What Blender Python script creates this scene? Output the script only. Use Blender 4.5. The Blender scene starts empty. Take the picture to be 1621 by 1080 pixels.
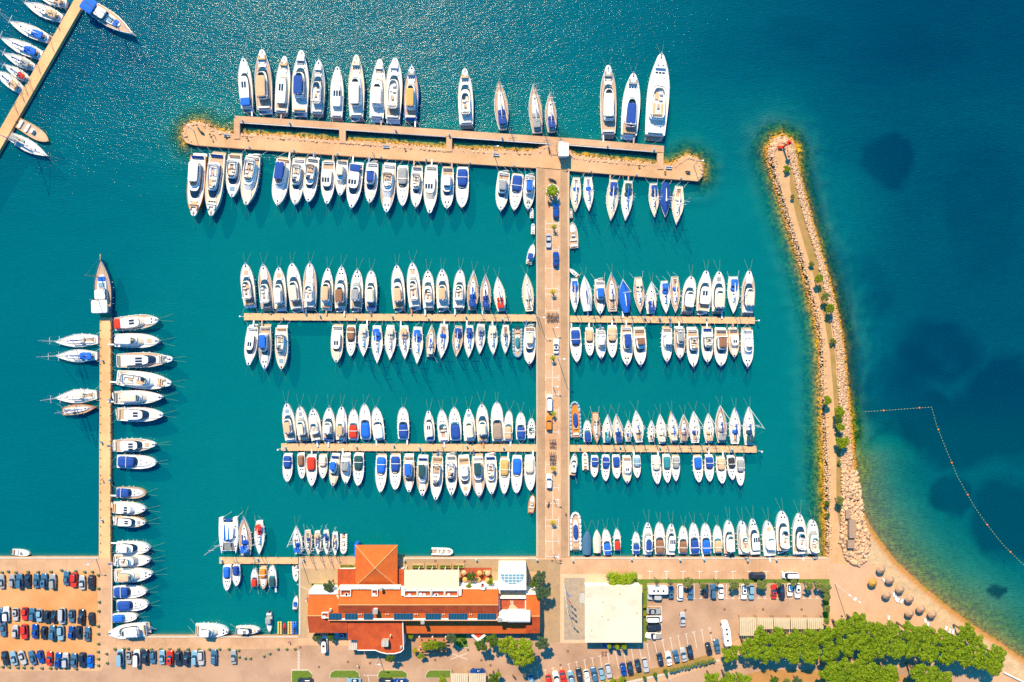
import bpy, math, random
import numpy as np
from mathutils import Vector, Matrix
from mathutils.geometry import tessellate_polygon
random.seed(7)
R = math.radians
# ------------------------------------------------------------------ camera, sky, sun, exposure
SC = bpy.context.scene
COL = SC.collection
S = 0.2          # metres per photo pixel on the water
H = 220.0        # drone height
cam_d = bpy.data.cameras.new('camera'); cam = bpy.data.objects.new('camera', cam_d); COL.objects.link(cam)
cam.location = (0, 0, H); cam.rotation_euler = (0, 0, 0)
cam_d.sensor_width = 36.0
cam_d.lens = 18.0 / ((1621 * S / 2) / H)
cam_d.clip_start = 1.0; cam_d.clip_end = 9000.0
SC.camera = cam
SUN_EL, SUN_AZ = 47.0, 18.0      # sun stands above the picture's top edge, a little to the left
world = bpy.data.worlds.new('World'); SC.world = world; world.use_nodes = True
wn = world.node_tree.nodes; wl = world.node_tree.links
bg = wn['Background']
sky = wn.new('ShaderNodeTexSky'); sky.sky_type = 'NISHITA'; sky.sun_disc = False
sky.sun_elevation = R(SUN_EL); sky.sun_rotation = R(-SUN_AZ)
hs = wn.new('ShaderNodeHueSaturation'); hs.inputs['Saturation'].default_value = 1.35
wl.new(sky.outputs['Color'], hs.inputs['Color']); tn = wn.new('ShaderNodeMix'); tn.data_type = 'RGBA'; tn.blend_type = 'MULTIPLY'; tn.inputs[0].default_value = 1.0; tn.inputs[7].default_value = (.13, 1.0, 1.4, 1)
wl.new(hs.outputs['Color'], tn.inputs[6]); wl.new(tn.outputs[2], bg.inputs['Color'])
bg.inputs['Strength'].default_value = 0.115
sun_d = bpy.data.lights.new('sun', 'SUN'); sun_d.energy = 5.0; sun_d.angle = R(0.5); sun_d.color = (1.0, 0.77, 0.46)
sun = bpy.data.objects.new('sun', sun_d); COL.objects.link(sun)
sdir = Vector((-math.sin(R(SUN_AZ)) * math.cos(R(SUN_EL)), math.cos(R(SUN_AZ)) * math.cos(R(SUN_EL)), math.sin(R(SUN_EL))))
sun.rotation_euler = sdir.to_track_quat('Z', 'Y').to_euler(); sun.location = (0, 0, 150)
SC.view_settings.view_transform = 'Standard'; SC.view_settings.look = 'None'
SC.view_settings.exposure = 0.72; SC.view_settings.gamma = 1.0
SC.cycles.max_bounces = 6; SC.cycles.transparent_max_bounces = 8; SC.cycles.use_denoising = False
SC.cycles.caustics_reflective = False; SC.cycles.caustics_refractive = False

def P(px, py, z=0.0):
    k = S * (H - z) / H
    return ((px - 810.5) * k, (540.0 - py) * k, z)
def PX(px, py, z=0.0):
    x, y, _ = P(px, py, z); return (x, y)

# ------------------------------------------------------------------ materials
MATS = {}
def mat(name, col, rough=0.6, metal=0.0, var=0.12, scale=1.5, col2=None, bump=0.0, spec=0.5, detail=4.0, sharp=None, joint=None):
    """Principled material; noise mottles the colour between col and col2."""
    if name in MATS: return MATS[name]
    m = bpy.data.materials.new(name); m.use_nodes = True
    n, l = m.node_tree.nodes, m.node_tree.links
    b = n['Principled BSDF']; b.inputs['Roughness'].default_value = rough; b.inputs['Metallic'].default_value = metal
    b.inputs['Specular IOR Level'].default_value = spec
    c = (*col, 1)
    if col2 is None: col2 = tuple(max(0, x * (1 - var * 2)) for x in col)
    if var > 0:
        tc = n.new('ShaderNodeTexCoord'); nz = n.new('ShaderNodeTexNoise')
        nz.inputs['Scale'].default_value = scale; nz.inputs['Detail'].default_value = detail; nz.inputs['Roughness'].default_value = 0.62
        l.new(tc.outputs['Object'], nz.inputs['Vector'])
        r = n.new('ShaderNodeValToRGB')
        lo, hi = sharp or (0.3, 0.68)
        r.color_ramp.elements[0].position = lo; r.color_ramp.elements[0].color = (*col2, 1)
        r.color_ramp.elements[1].position = hi; r.color_ramp.elements[1].color = c
        l.new(nz.outputs['Fac'], r.inputs['Fac']); outc = r.outputs['Color']
        if joint:   # slab joints and a few stained slabs
            bt = n.new('ShaderNodeTexBrick'); bt.inputs['Scale'].default_value = 1.0; bt.inputs['Brick Width'].default_value = joint[0]; bt.inputs['Row Height'].default_value = joint[1]; bt.inputs['Mortar Size'].default_value = joint[2]
            bt.inputs['Color1'].default_value = (1, 1, 1, 1); bt.inputs['Color2'].default_value = (joint[3],) * 3 + (1,); bt.inputs['Mortar'].default_value = (joint[4],) * 3 + (1,); bt.offset = 0
            l.new(tc.outputs['Object'], bt.inputs['Vector'])
            n2 = n.new('ShaderNodeTexNoise'); n2.inputs['Scale'].default_value = .06; n2.inputs['Detail'].default_value = 9; n2.inputs['Roughness'].default_value = .7; l.new(tc.outputs['Object'], n2.inputs['Vector'])
            r2 = n.new('ShaderNodeValToRGB'); r2.color_ramp.elements[0].position = .36; r2.color_ramp.elements[0].color = (.80, .76, .72, 1); r2.color_ramp.elements[1].position = .56; l.new(n2.outputs['Fac'], r2.inputs['Fac'])
            for q in (bt.outputs['Color'], r2.outputs['Color']):
                mm = n.new('ShaderNodeMix'); mm.data_type = 'RGBA'; mm.blend_type = 'MULTIPLY'; mm.inputs[0].default_value = 1.0; l.new(outc, mm.inputs[6]); l.new(q, mm.inputs[7]); outc = mm.outputs[2]
        l.new(outc, b.inputs['Base Color'])
        if bump:
            bp = n.new('ShaderNodeBump'); bp.inputs['Strength'].default_value = bump; bp.inputs['Distance'].default_value = 0.1
            l.new(nz.outputs['Fac'], bp.inputs['Height']); l.new(bp.outputs['Normal'], b.inputs['Normal'])
    else:
        b.inputs['Base Color'].default_value = c
    MATS[name] = m
    return m

PAL = {  # key: (word, rgb)
 'w': ('white', (0.82, 0.80, 0.76)), 'c': ('cream', (0.72, 0.62, 0.48)), 't': ('tan', (0.60, 0.40, 0.22)),
 'p': ('peach', (0.70, 0.42, 0.24)), 'o': ('orange', (0.72, 0.22, 0.02)), 'n': ('navy', (0.005, 0.06, 0.31)),
 'b': ('bright blue', (0.004, 0.13, 0.62)), 'd': ('black', (0.02, 0.03, 0.045)), 'g': ('grey', (0.30, 0.31, 0.31)),
 'r': ('red', (0.62, 0.03, 0.01)), 'k': ('brown', (0.26, 0.12, 0.06)), 'q': ('teal', (0.02, 0.22, 0.27)),
 'l': ('light blue', (0.20, 0.36, 0.46)), 'y': ('yellow', (0.62, 0.36, 0.10)), 'e': ('dark green', (0.01, 0.07, 0.08)),
 's': ('silver', (0.42, 0.43, 0.44)), 'u': ('slate blue', (0.05, 0.14, 0.24)), 'K': ('teak', (0.50, 0.33, 0.21)),
 'a': ('taupe', (0.33, 0.24, 0.18))}
def gel(k): return mat('gelcoat_' + PAL[k][0].replace(' ', '_'), PAL[k][1], 0.28, var=0.04, scale=0.8)
def cloth(k): return mat('canvas_' + PAL[k][0].replace(' ', '_'), PAL[k][1], 0.85, var=0.12, scale=2.2, bump=0.5)
def paint(k): return mat('carpaint_' + PAL[k][0].replace(' ', '_'), PAL[k][1], 0.22, var=0.03, spec=0.6)
GLASS = mat('tinted_glass', (0.012, 0.03, 0.06), 0.06, var=0.0, spec=0.7)
GLASSL = mat('acrylic_screen', (0.04, 0.14, 0.19), 0.06, var=0.0, spec=0.7)
TEAK = mat('teak_planks', (0.52, 0.35, 0.23), 0.7, var=0.15, scale=3)
STEEL = mat('stainless_steel', (0.55, 0.55, 0.55), 0.25, metal=0.9, var=0)
ALU = mat('mast_aluminium', (0.62, 0.62, 0.62), 0.35, metal=0.3, var=0)
VINYL = mat('white_vinyl', (0.78, 0.74, 0.68), 0.6, var=0.08)
RUB = mat('rubber', (0.02, 0.02, 0.022), 0.8, var=0)
ROPE = mat('rope', (0.20, 0.30, 0.16), 0.9, var=0)
FENDW = mat('fender_white', (0.75, 0.75, 0.75), 0.5, var=0)
NONSKID = mat('nonskid_deck', (0.74, 0.69, 0.60), 0.75, var=0.06, scale=1.2)
SKIN = mat('skin', (0.45, 0.25, 0.16), 0.6, var=0)

# ------------------------------------------------------------------ mesh helpers
def link(o, parent=None):
    COL.objects.link(o)
    if parent is not None: o.parent = parent
    return o
class MB:
    def __init__(s): s.v = []; s.f = []
    def add(s, v, f):
        k = len(s.v); s.v += [tuple(p) for p in v]; s.f += [tuple(i + k for i in q) for q in f]; return s
    def box(s, x0, x1, y0, y1, z0, z1, top=1.0, a=0, c=None):
        xc, yc = (x0 + x1) / 2, (y0 + y1) / 2
        v = [(x0, y0, z0), (x1, y0, z0), (x1, y1, z0), (x0, y1, z0)]
        v += [(xc + (x - xc) * top, yc + (y - yc) * top, z1) for x, y, _ in v[:4]]
        if a:
            ca, sa = math.cos(a), math.sin(a); cx, cy = c or (xc, yc)
            v = [(cx + (x - cx) * ca - (y - cy) * sa, cy + (x - cx) * sa + (y - cy) * ca, z) for x, y, z in v]
        return s.add(v, [(3, 2, 1, 0), (4, 5, 6, 7), (0, 1, 5, 4), (1, 2, 6, 5), (2, 3, 7, 6), (3, 0, 4, 7)])
    def loft(s, rings, bot=True, top=True):
        n = len(rings[0]); v = [p for r in rings for p in r]; f = []
        for i in range(len(rings) - 1):
            for j in range(n):
                k = (j + 1) % n
                f.append((i * n + j, i * n + k, (i + 1) * n + k, (i + 1) * n + j))
        if bot: f.append(tuple(range(n - 1, -1, -1)))
        if top: f.append(tuple((len(rings) - 1) * n + j for j in range(n)))
        return s.add(v, f)
    def tube(s, p0, p1, r0, r1=None, n=6):
        r1 = r0 if r1 is None else r1
        p0, p1 = Vector(p0), Vector(p1); d = p1 - p0
        if d.length < 1e-5: return s
        q = d.to_track_quat('Z', 'Y'); rs = []
        for p, r in ((p0, r0), (p1, r1)):
            rs.append([tuple(p + q @ Vector((r * math.cos(2 * math.pi * j / n), r * math.sin(2 * math.pi * j / n), 0))) for j in range(n)])
        return s.loft(rs)
    def path(s, pts, r, n=5):
        for a, b in zip(pts[:-1], pts[1:]): s.tube(a, b, r, r, n)
        return s
    def ball(s, c, rx, ry=None, rz=None, n=8, m=5, half=False):
        ry = ry or rx; rz = rz or rx; rings = []
        lo = 0 if half else -math.pi / 2
        for i in range(m + 1):
            a = lo + (math.pi / 2 - lo) * i / m
            ca = max(math.cos(a), 0.02)
            rings.append([(c[0] + rx * ca * math.cos(2 * math.pi * j / n), c[1] + ry * ca * math.sin(2 * math.pi * j / n), c[2] + rz * math.sin(a)) for j in range(n)])
        return s.loft(rings)
    def build(s, name, m, parent=None, smooth=False):
        me = bpy.data.meshes.new(name); me.from_pydata(s.v, [], s.f); me.update()
        if m is not None: me.materials.append(m)
        if smooth: me.polygons.foreach_set('use_smooth', [True] * len(me.polygons))
        return link(bpy.data.objects.new(name, me), parent)
def ring(yc, ly, W, ef=0.7, eb=0.3, taper=0.2, z=0.0, n=24, xc=0.0):
    """Rounded plan outline: front half with exponent ef, rear with eb, narrowing forward by taper."""
    out = []
    for j in range(n):
        a = 2 * math.pi * (j + 0.5) / n; c, s_ = math.cos(a), math.sin(a)
        e = ef if s_ > 0 else eb
        y = math.copysign(abs(s_) ** e, s_); x = math.copysign(abs(c) ** e, c)
        out.append((xc + x * W * (1 - taper * max(0, y)), yc + y * ly, z))
    return out
def rect(xc, yc, w, l, z, n=16, e=0.25): return ring(yc, l / 2, w / 2, e, e, 0, z, n, xc)
def thing(name, label, cat, loc=(0, 0, 0), rz=0.0, group=None):
    o = bpy.data.objects.new(name, None); link(o); o.location = loc; o.rotation_euler = (0, 0, rz)
    o.empty_display_size = 0.5
    return tag(o, label, cat, group)
def tag(o, label=None, cat=None, group=None, kind=None):
    if label: o['label'] = label
    if cat: o['category'] = cat
    if group: o['group'] = group
    if kind: o['kind'] = kind
    return o
def copy_tree(o, parent=None):
    c = o.copy(); COL.objects.link(c)
    if parent is not None: c.parent = parent
    for ch in KIDS.get(o.name, [x for x in o.children]): copy_tree(ch, c)
    return c
KIDS = {}
def poly_mesh(mb, pts, z0, z1, sides=True):
    """Prism from a (possibly concave) outline given in metres."""
    n = len(pts); tri = tessellate_polygon([[Vector((x, y, 0)) for x, y in pts]])
    area = sum(pts[i][0] * pts[(i + 1) % n][1] - pts[(i + 1) % n][0] * pts[i][1] for i in range(n))
    if area < 0: pts = pts[::-1]; tri = tessellate_polygon([[Vector((x, y, 0)) for x, y in pts]])
    v = [(x, y, z1) for x, y in pts]; f = []
    for t in tri:
        a, b, c = (Vector(v[i]) for i in t)
        f.append(tuple(t) if (b - a).cross(c - a).z > 0 else tuple(t[::-1]))
    if sides:
        v += [(x, y, z0) for x, y in pts]
        f += [(i, i + n, (i + 1) % n + n, (i + 1) % n) for i in range(n)]
    return mb.add(v, f)
def prism(name, pxs, z0, z1, m, parent=None, sides=True):
    mb = MB(); poly_mesh(mb, [PX(x, y, z1) for x, y in pxs], z0, z1, sides); return mb.build(name, m, parent)
def rp(x0, y0, x1, y1): return [(x0, y0), (x1, y0), (x1, y1), (x0, y1)]
def pbox(mb, x0, y0, x1, y1, z0, z1, zp=None):
    """Box given by picture pixels at height zp (default its top)."""
    zp = z1 if zp is None else zp
    a = PX(x0, y1, zp); b = PX(x1, y0, zp); return mb.box(a[0], b[0], a[1], b[1], z0, z1)
# ------------------------------------------------------------------ coast outlines (photo pixels)
LZ = 1.1      # quay level
MOLE_W = [(1216, 236), (1218, 252), (1226, 283), (1236, 318), (1246, 350), (1262, 397), (1279, 453), (1291, 500), (1298, 545), (1300, 624), (1303, 684), (1306, 756), (1308, 800), (1309, 883)]
MOLE_E = [(1351, 745), (1345, 689), (1341, 646), (1337, 600), (1332, 543), (1322, 493), (1307, 433), (1290, 377), (1276, 327), (1267, 290), (1262, 262), (1260, 240), (1252, 223), (1238, 216), (1224, 220)]
BEACH = [(1351, 745), (1356, 775), (1367, 809), (1377, 832), (1390, 851), (1420, 890), (1458, 925), (1497, 957), (1539, 989), (1582, 1016), (1625, 1046), (1700, 1100), (1800, 1180), (2100, 1500)]
BREAK = [(308, 230), (620, 252), (847, 266), (1005, 279), (1105, 287), (1112, 279), (1112, 264), (1103, 252), (1087, 247), (1074, 254), (1062, 262), (1040, 260), (960, 253), (911, 247), (902, 240), (886, 236), (870, 228), (858, 232), (850, 240), (820, 240), (716, 236), (640, 230), (580, 225), (536, 223), (460, 217), (379, 213), (343, 207), (328, 199), (318, 194), (303, 195), (293, 203), (289, 215), (294, 226)]
COAST_PX = BEACH[::-1] + MOLE_E + MOLE_W + [(1309, 1500)]
def arr(p): return np.array([PX(x, y) for x, y in p])
def dist_poly(X, Y, pts, closed=False):
    p = arr(pts); q = np.roll(p, -1, 0) if closed else p[1:]; p = p if closed else p[:-1]
    d = np.full(X.shape, 1e9)
    for a, b in zip(p, q):
        e = b - a; t = np.clip(((X - a[0]) * e[0] + (Y - a[1]) * e[1]) / (e @ e), 0, 1)
        d = np.minimum(d, np.hypot(X - a[0] - t * e[0], Y - a[1] - t * e[1]))
    return d
def inside(X, Y, pts):
    p = arr(pts); c = np.zeros(X.shape, bool); j = len(p) - 1
    for i in range(len(p)):
        xi, yi = p[i]; xj, yj = p[j]
        if yi != yj:
            c ^= ((yi > Y) != (yj > Y)) & (X < (xj - xi) * (Y - yi) / (yj - yi) + xi)
        j = i
    return c
rng = np.random.default_rng(3)
def vnoise(X, Y, s, seed):
    r = np.random.default_rng(seed); g = r.random((128, 128)); x = X / s + 1000.3; y = Y / s + 1000.7
    i, j = np.floor(x).astype(int), np.floor(y).astype(int); u, v = x - i, y - j; u = u * u * (3 - 2 * u); v = v * v * (3 - 2 * v)
    a, b, c, d = g[i % 128, j % 128], g[(i + 1) % 128, j % 128], g[i % 128, (j + 1) % 128], g[(i + 1) % 128, (j + 1) % 128]
    return (a * (1 - u) + b * u) * (1 - v) + (c * (1 - u) + d * u) * v
def axis(lo, hi, step):
    mid = list(np.arange(lo, hi + step, step)); out = []
    for k in (6, 15, 40, 100, 300, 900, 2500, 4500): out.append(k)
    return np.array([lo - k for k in out[::-1]] + mid + [mid[-1] + k for k in out])
def grid_mesh(name, xs, ys, Z, m, attrs={}):
    nx, ny = len(xs), len(ys); X, Y = np.meshgrid(xs, ys)
    v = np.stack([X.ravel(), Y.ravel(), Z.ravel()], 1); i = np.arange(nx * ny).reshape(ny, nx)
    f = np.stack([i[:-1, :-1].ravel(), i[:-1, 1:].ravel(), i[1:, 1:].ravel(), i[1:, :-1].ravel()], 1)
    me = bpy.data.meshes.new(name); me.vertices.add(len(v)); me.vertices.foreach_set('co', v.ravel())
    me.loops.add(f.size); me.loops.foreach_set('vertex_index', f.ravel()); me.polygons.add(len(f))
    me.polygons.foreach_set('loop_start', np.arange(0, f.size, 4)); me.update(calc_edges=True)
    me.polygons.foreach_set('use_smooth', [True] * len(f)); me.materials.append(m)
    for k, a in attrs.items():
        at = me.attributes.new(k, 'FLOAT', 'POINT'); at.data.foreach_set('value', a.ravel().astype(np.float32))
    return link(bpy.data.objects.new(name, me))
# ------------------------------------------------------------------ sea bed and beach: one height field
xs, ys = axis(-172, 172, 0.9), axis(-118, 118, 0.9)
X, Y = np.meshgrid(xs, ys)
PXx, PYy = X / S + 810.5, 540 - Y / S
depth = 4.6 + 0 * X
def sstep(a, b, x): t = np.clip((x - a) / (b - a), 0, 1); return t * t * (3 - 2 * t)
depth += 3.0 * sstep(190, 60, PYy) + 3.2 * sstep(1180, 1560, PXx + .25 * (400 - PYy) + 160 * (vnoise(X, Y, 30, 21) - .5)) * (1 - 0.3 * sstep(560, 1000, PYy))
depth += 1.0 * sstep(330, 60, PXx)
depth += 1.2 * (vnoise(X, Y, 22, 1) - .5) + .6 * (vnoise(X, Y, 9, 2) - .5)
Zs = -depth
dm = dist_poly(X, Y, MOLE_E[::-1] + []) ; dw = dist_poly(X, Y, MOLE_W); db = dist_poly(X, Y, BREAK[5:], False)
ins_b = inside(X, Y, BREAK); ins_c = inside(X, Y, COAST_PX)
rough = 1.0 * (vnoise(X, Y, 2.2, 5) - .5) + .5 * (vnoise(X, Y, 1.1, 6) - .5)
def shelf(d, w, k): return .05 - .22 * np.minimum(d, w) - np.maximum(d - w, 0) * k + rough * np.clip(d * .5, 0, 1)
Zs = np.maximum(Zs, shelf(dm, 2.0, .42)); Zs = np.maximum(Zs, shelf(dw, 1.3, .55)); Zs = np.maximum(Zs, shelf(db, 1.4, .5))
dbe = dist_poly(X, Y, BEACH)
sd = np.where(ins_c, dbe, -dbe)
wob = 0.8 * (vnoise(X, Y, 12, 8) - .5)
bz = np.where(sd > 0, sd * 0.16, -((-sd) ** 1.1) * 0.15 + wob * np.clip(-sd / 8, 0, 1))
bmask = sstep(1336, 1340, PXx) * (PYy > 625)
bz = bz - 9 * (1 - sstep(640, 735, PYy)) ** 1.5
Zs = np.where(bmask > 0.5, np.maximum(Zs, bz), Zs)
Zs = np.where(ins_c | ins_b, np.where(bmask > .5, np.clip(bz, 0.0, 1.0), np.minimum(np.maximum(Zs, -1.0) , .3)), Zs)
Zs = np.minimum(Zs, 1.0)
drock = np.minimum(np.minimum(dm, dw), db)
algae = np.clip(1 - drock / 6.5, 0, 1) * (~(ins_c | ins_b)) * np.where(PXx > 1335, sstep(735, 660, PYy), 1)
algae = np.maximum(algae, np.where(bmask > .5, sstep(16, 3, np.abs(-sd)) * (sd < 0) * .2, 0))
# meadows of dark seagrass
blobs = [(1430, 243, 44, 44, 1.3), (1505, 560, 75, 55, .9), (1430, 620, 62, 60, 1.0), (1492, 672, 52, 50, 1.3), (1550, 690, 80, 60, 1.3), (1621, 650, 70, 85, 1.2), (1524, 790, 36, 32, 1.5), (1612, 832, 58, 62, 1.5), (1583, 941, 20, 9, 1.4), (1330, 470, 28, 90, .7),
         (1290, 330, 20, 60, .5), (1350, 575, 26, 60, .8), (1580, 330, 60, 120, .4), (1280, 30, 60, 30, .5), (1500, 60, 60, 40, .35), (1380, 430, 40, 25, .4), (1400, 480, 30, 30, .45), (270, 330, 60, 40, .35)]
gr = 0 * X
wx, wy = 16 * (vnoise(X, Y, 9, 11) - .5) + 12 * (vnoise(X, Y, 3, 15) - .5), 16 * (vnoise(X, Y, 9, 12) - .5) + 12 * (vnoise(X, Y, 3, 16) - .5)
for bx, by, rx, ry, a in blobs:
    r = np.hypot((PXx + wx - bx) / rx, (PYy + wy - by) / ry); gr = np.maximum(gr, a * sstep(1.26, .72, r))
gr = np.clip(gr * (0.62 + .5 * vnoise(X, Y, 5, 14)), 0, .9)
bright = np.clip(sstep(1.3, .2, np.hypot((PXx - 1400) / 70, (PYy - 520) / 60)) + sstep(1.2, .2, np.hypot((PXx - 1560) / 40, (PYy - 575) / 50)), 0, 1)
wet = np.where(bmask > .5, np.exp(-((sd - .5) / 1.1) ** 2), 0)
m = bpy.data.materials.new('sea_bed'); m.use_nodes = True; n, l = m.node_tree.nodes, m.node_tree.links
b = n['Principled BSDF']; b.inputs['Roughness'].default_value = .95; b.inputs['Specular IOR Level'].default_value = .1
def attr(n, k):
    a = n.new('ShaderNodeAttribute'); a.attribute_name = k; return a.outputs['Fac']
def rgb(n, c): r = n.new('ShaderNodeRGB'); r.outputs[0].default_value = (*c, 1); return r.outputs[0]
def mix(n, l, f, a, bb):
    x = n.new('ShaderNodeMix'); x.data_type = 'RGBA'
    for s_, v in (('Factor', f), ('A', a), ('B', bb)):
        k = {'Factor': 0, 'A': 6, 'B': 7}[s_]
        if isinstance(v, (float, int)): x.inputs[k].default_value = v
        else: l.new(v, x.inputs[k])
    return x.outputs[2]
def noise(n, l, scale, detail=4, vec=None, rough=.6):
    z = n.new('ShaderNodeTexNoise'); z.inputs['Scale'].default_value = scale; z.inputs['Detail'].default_value = detail; z.inputs['Roughness'].default_value = rough
    if vec is None: vec = n.new('ShaderNodeTexCoord').outputs['Object']
    l.new(vec, z.inputs['Vector']); return z.outputs['Fac']
def ramp(n, l, f, p0, p1, c0=(0, 0, 0), c1=(1, 1, 1)):
    r = n.new('ShaderNodeValToRGB'); r.color_ramp.elements[0].position = p0; r.color_ramp.elements[1].position = p1
    r.color_ramp.elements[0].color = (*c0, 1); r.color_ramp.elements[1].color = (*c1, 1); l.new(f, r.inputs['Fac']); return r.outputs['Color']
sand = ramp(n, l, noise(n, l, .5, 8), .3, .7, (.40, .27, .15), (.52, .37, .22))
c1 = mix(n, l, attr(n, 'wet'), sand, rgb(n, (.42, .17, .035)))
alg = ramp(n, l, noise(n, l, 1.1, 6), .42, .58, (.06, .08, .005), (.75, .38, .015))
algg = ramp(n, l, noise(n, l, .9, 6), .40, .62, (.02, .045, .008), (.20, .27, .02))
alg = mix(n, l, ramp(n, l, attr(n, 'algae'), .55, .95), algg, alg)
c2 = mix(n, l, ramp(n, l, attr(n, 'algae'), 0, .35), c1, alg)
grs = ramp(n, l, noise(n, l, .35, 6), .3, .7, (.008, .02, .02), (.02, .04, .03))
c3 = mix(n, l, attr(n, 'meadow'), c2, grs)
l.new(c3, b.inputs['Base Color'])
bp = n.new('ShaderNodeBump'); bp.inputs['Strength'].default_value = .8; bp.inputs['Distance'].default_value = .3
l.new(noise(n, l, .9, 6), bp.inputs['Height']); l.new(bp.outputs['Normal'], b.inputs['Normal'])
o = grid_mesh('sea_bed', xs, ys, Zs, m, {'algae': np.clip(algae * 1.15, 0, 1), 'meadow': gr, 'wet': wet}); tag(o, kind='structure')

# ------------------------------------------------------------------ water: glossy rippled top, turbid, absorbing
m = bpy.data.materials.new('sea_water'); m.use_nodes = True; n, l = m.node_tree.nodes, m.node_tree.links
n.remove(n['Principled BSDF']); out = n['Material Output']
geo = n.new('ShaderNodeNewGeometry'); pos = geo.outputs['Position']
mp = n.new('ShaderNodeMapping'); mp.inputs['Rotation'].default_value = (0, 0, R(36)); mp.inputs['Scale'].default_value = (.42, 1.6, 1)
l.new(pos, mp.inputs['Vector'])
w1 = noise(n, l, 1.25, 3, mp.outputs['Vector'], .55)
mp2 = n.new('ShaderNodeMapping'); mp2.inputs['Rotation'].default_value = (0, 0, R(48)); mp2.inputs['Scale'].default_value = (.35, .9, 1); l.new(pos, mp2.inputs['Vector'])
w2 = noise(n, l, .20, 2, mp2.outputs['Vector'], .5)
gust = noise(n, l, .022, 3, pos)
def math_(op, a, bb):
    x = n.new('ShaderNodeMath'); x.operation = op
    for k, v in enumerate((a, bb)):
        if isinstance(v, (float, int)): x.inputs[k].default_value = v
        else: l.new(v, x.inputs[k])
    return x.outputs[0]
chop = attr(n, 'chop')
hgt = math_('ADD', math_('MULTIPLY', w1, 0.40), math_('MULTIPLY', w2, 0.55))
gst = n.new('ShaderNodeMapRange'); gst.inputs[1].default_value = .3; gst.inputs[2].default_value = .7; gst.inputs[3].default_value = .75; gst.inputs[4].default_value = 1.2; l.new(gust, gst.inputs[0])
amp = math_('MULTIPLY', math_('MULTIPLY', chop, gst.outputs[0]), 0.66)
bp = n.new('ShaderNodeBump'); bp.inputs['Strength'].default_value = 1.0; bp.inputs['Distance'].default_value = 1.0
l.new(math_('MULTIPLY', hgt, amp), bp.inputs['Height'])
gl = n.new('ShaderNodeBsdfGlossy'); gl.inputs['Roughness'].default_value = .12; gl.inputs['Color'].default_value = (.34, .36, .36, 1); l.new(bp.outputs['Normal'], gl.inputs['Normal'])
tr = n.new('ShaderNodeBsdfTransparent'); tr.inputs['Color'].default_value = (.97, .98, .98, 1)
df = n.new('ShaderNodeBsdfDiffuse'); l.new(mix(n, l, attr(n, 'murk'), rgb(n, (0, .082, .225)), rgb(n, (0, .205, .25))), df.inputs['Color']); l.new(bp.outputs['Normal'], df.inputs['Normal'])
mx = n.new('ShaderNodeMixShader'); mx.inputs[0].default_value = .42; l.new(tr.outputs[0], mx.inputs[1]); l.new(df.outputs[0], mx.inputs[2])
l.new(attr(n, 'turbid'), mx.inputs[0])
fr = n.new('ShaderNodeFresnel'); fr.inputs['IOR'].default_value = 1.33; l.new(bp.outputs['Normal'], fr.inputs['Normal'])
mx2 = n.new('ShaderNodeMixShader'); l.new(fr.outputs[0], mx2.inputs[0]); l.new(mx.outputs[0], mx2.inputs[1]); l.new(gl.outputs[0], mx2.inputs[2])
l.new(mx2.outputs[0], out.inputs['Surface'])
va = n.new('ShaderNodeVolumeAbsorption'); va.inputs['Color'].default_value = (0.0, .835, .915, 1); va.inputs['Density'].default_value = .46
l.new(va.outputs[0], out.inputs['Volume'])
wxs, wys = axis(-174, 174, 2), axis(-120, 120, 2)
WX, WY = np.meshgrid(wxs, wys); QX, QY = WX / S + 810.5, 540 - WY / S
inner = sstep(300, 350, QX) * sstep(1290, 1240, QX) * sstep(225, 300, QY)
left = sstep(330, 180, QX)
right = sstep(1150, 1400, QX)
ch = .66 * sstep(430, 150, QY) * (1 - .42 * sstep(900, 1400, QX)) * (1 - inner) + .33 + .06 * left
ch = np.where(QY > 470, np.minimum(ch, .42), ch)
ch = ch * (1 - .40 * inner)
ch = np.where((QX > 370) & (QX < 1050) & (QY > 186 + (QX - 370) * .07) & (QY < 245 + (QX - 370) * .07), .25, ch)
wv = 90 * (vnoise(WX, WY, 26, 31) - .5) + 50 * (vnoise(WX, WY, 11, 32) - .5)
out_ = sstep(960, 1480, QX + .35 * (230 - QY) + wv) * sstep(330, 200, QY) + np.where((QX > 1225 + (QY - 230) * .22) & (QY > 200), .35 + .65 * sstep(1230, 1440, QX + wv - .12 * (QY - 230)), 0) * sstep(200, 330, QY)
right = np.clip(out_, 0, 1)
murk = 1 - .88 * right - .25 * sstep(240, 60, QY) * (1 - right) - .3 * left
murk = np.clip(murk + .35 * sstep(600, 700, QY) * right, 0, 1)
shore = np.minimum(np.minimum(dist_poly(WX, WY, MOLE_E), dist_poly(WX, WY, MOLE_W)), dist_poly(WX, WY, BREAK[5:]))
turb = .46 - .19 * right - .34 * np.exp(-(shore / 4) ** 2) - .22 * np.clip(1 - dist_poly(WX, WY, BEACH) / 25, 0, 1)
wo = grid_mesh('sea_water', wxs, wys, 0 * WX, m, {'chop': ch, 'turbid': turb, 'murk': murk})
# close the body of water below the sea bed
bm = wo.data; import bmesh
b_ = bmesh.new(); b_.from_mesh(bm)
x0, x1, y0, y1 = wxs[0], wxs[-1], wys[0], wys[-1]
edges = [e for e in b_.edges if e.is_boundary]
ex = bmesh.ops.extrude_edge_only(b_, edges=edges); nv = [g for g in ex['geom'] if isinstance(g, bmesh.types.BMVert)]
for v in nv: v.co.z = -24
bmesh.ops.contextual_create(b_, geom=[g for g in ex['geom'] if isinstance(g, bmesh.types.BMEdge)])
bmesh.ops.recalc_face_normals(b_, faces=b_.faces); b_.to_mesh(bm); b_.free()
tag(wo, kind='structure')

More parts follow.
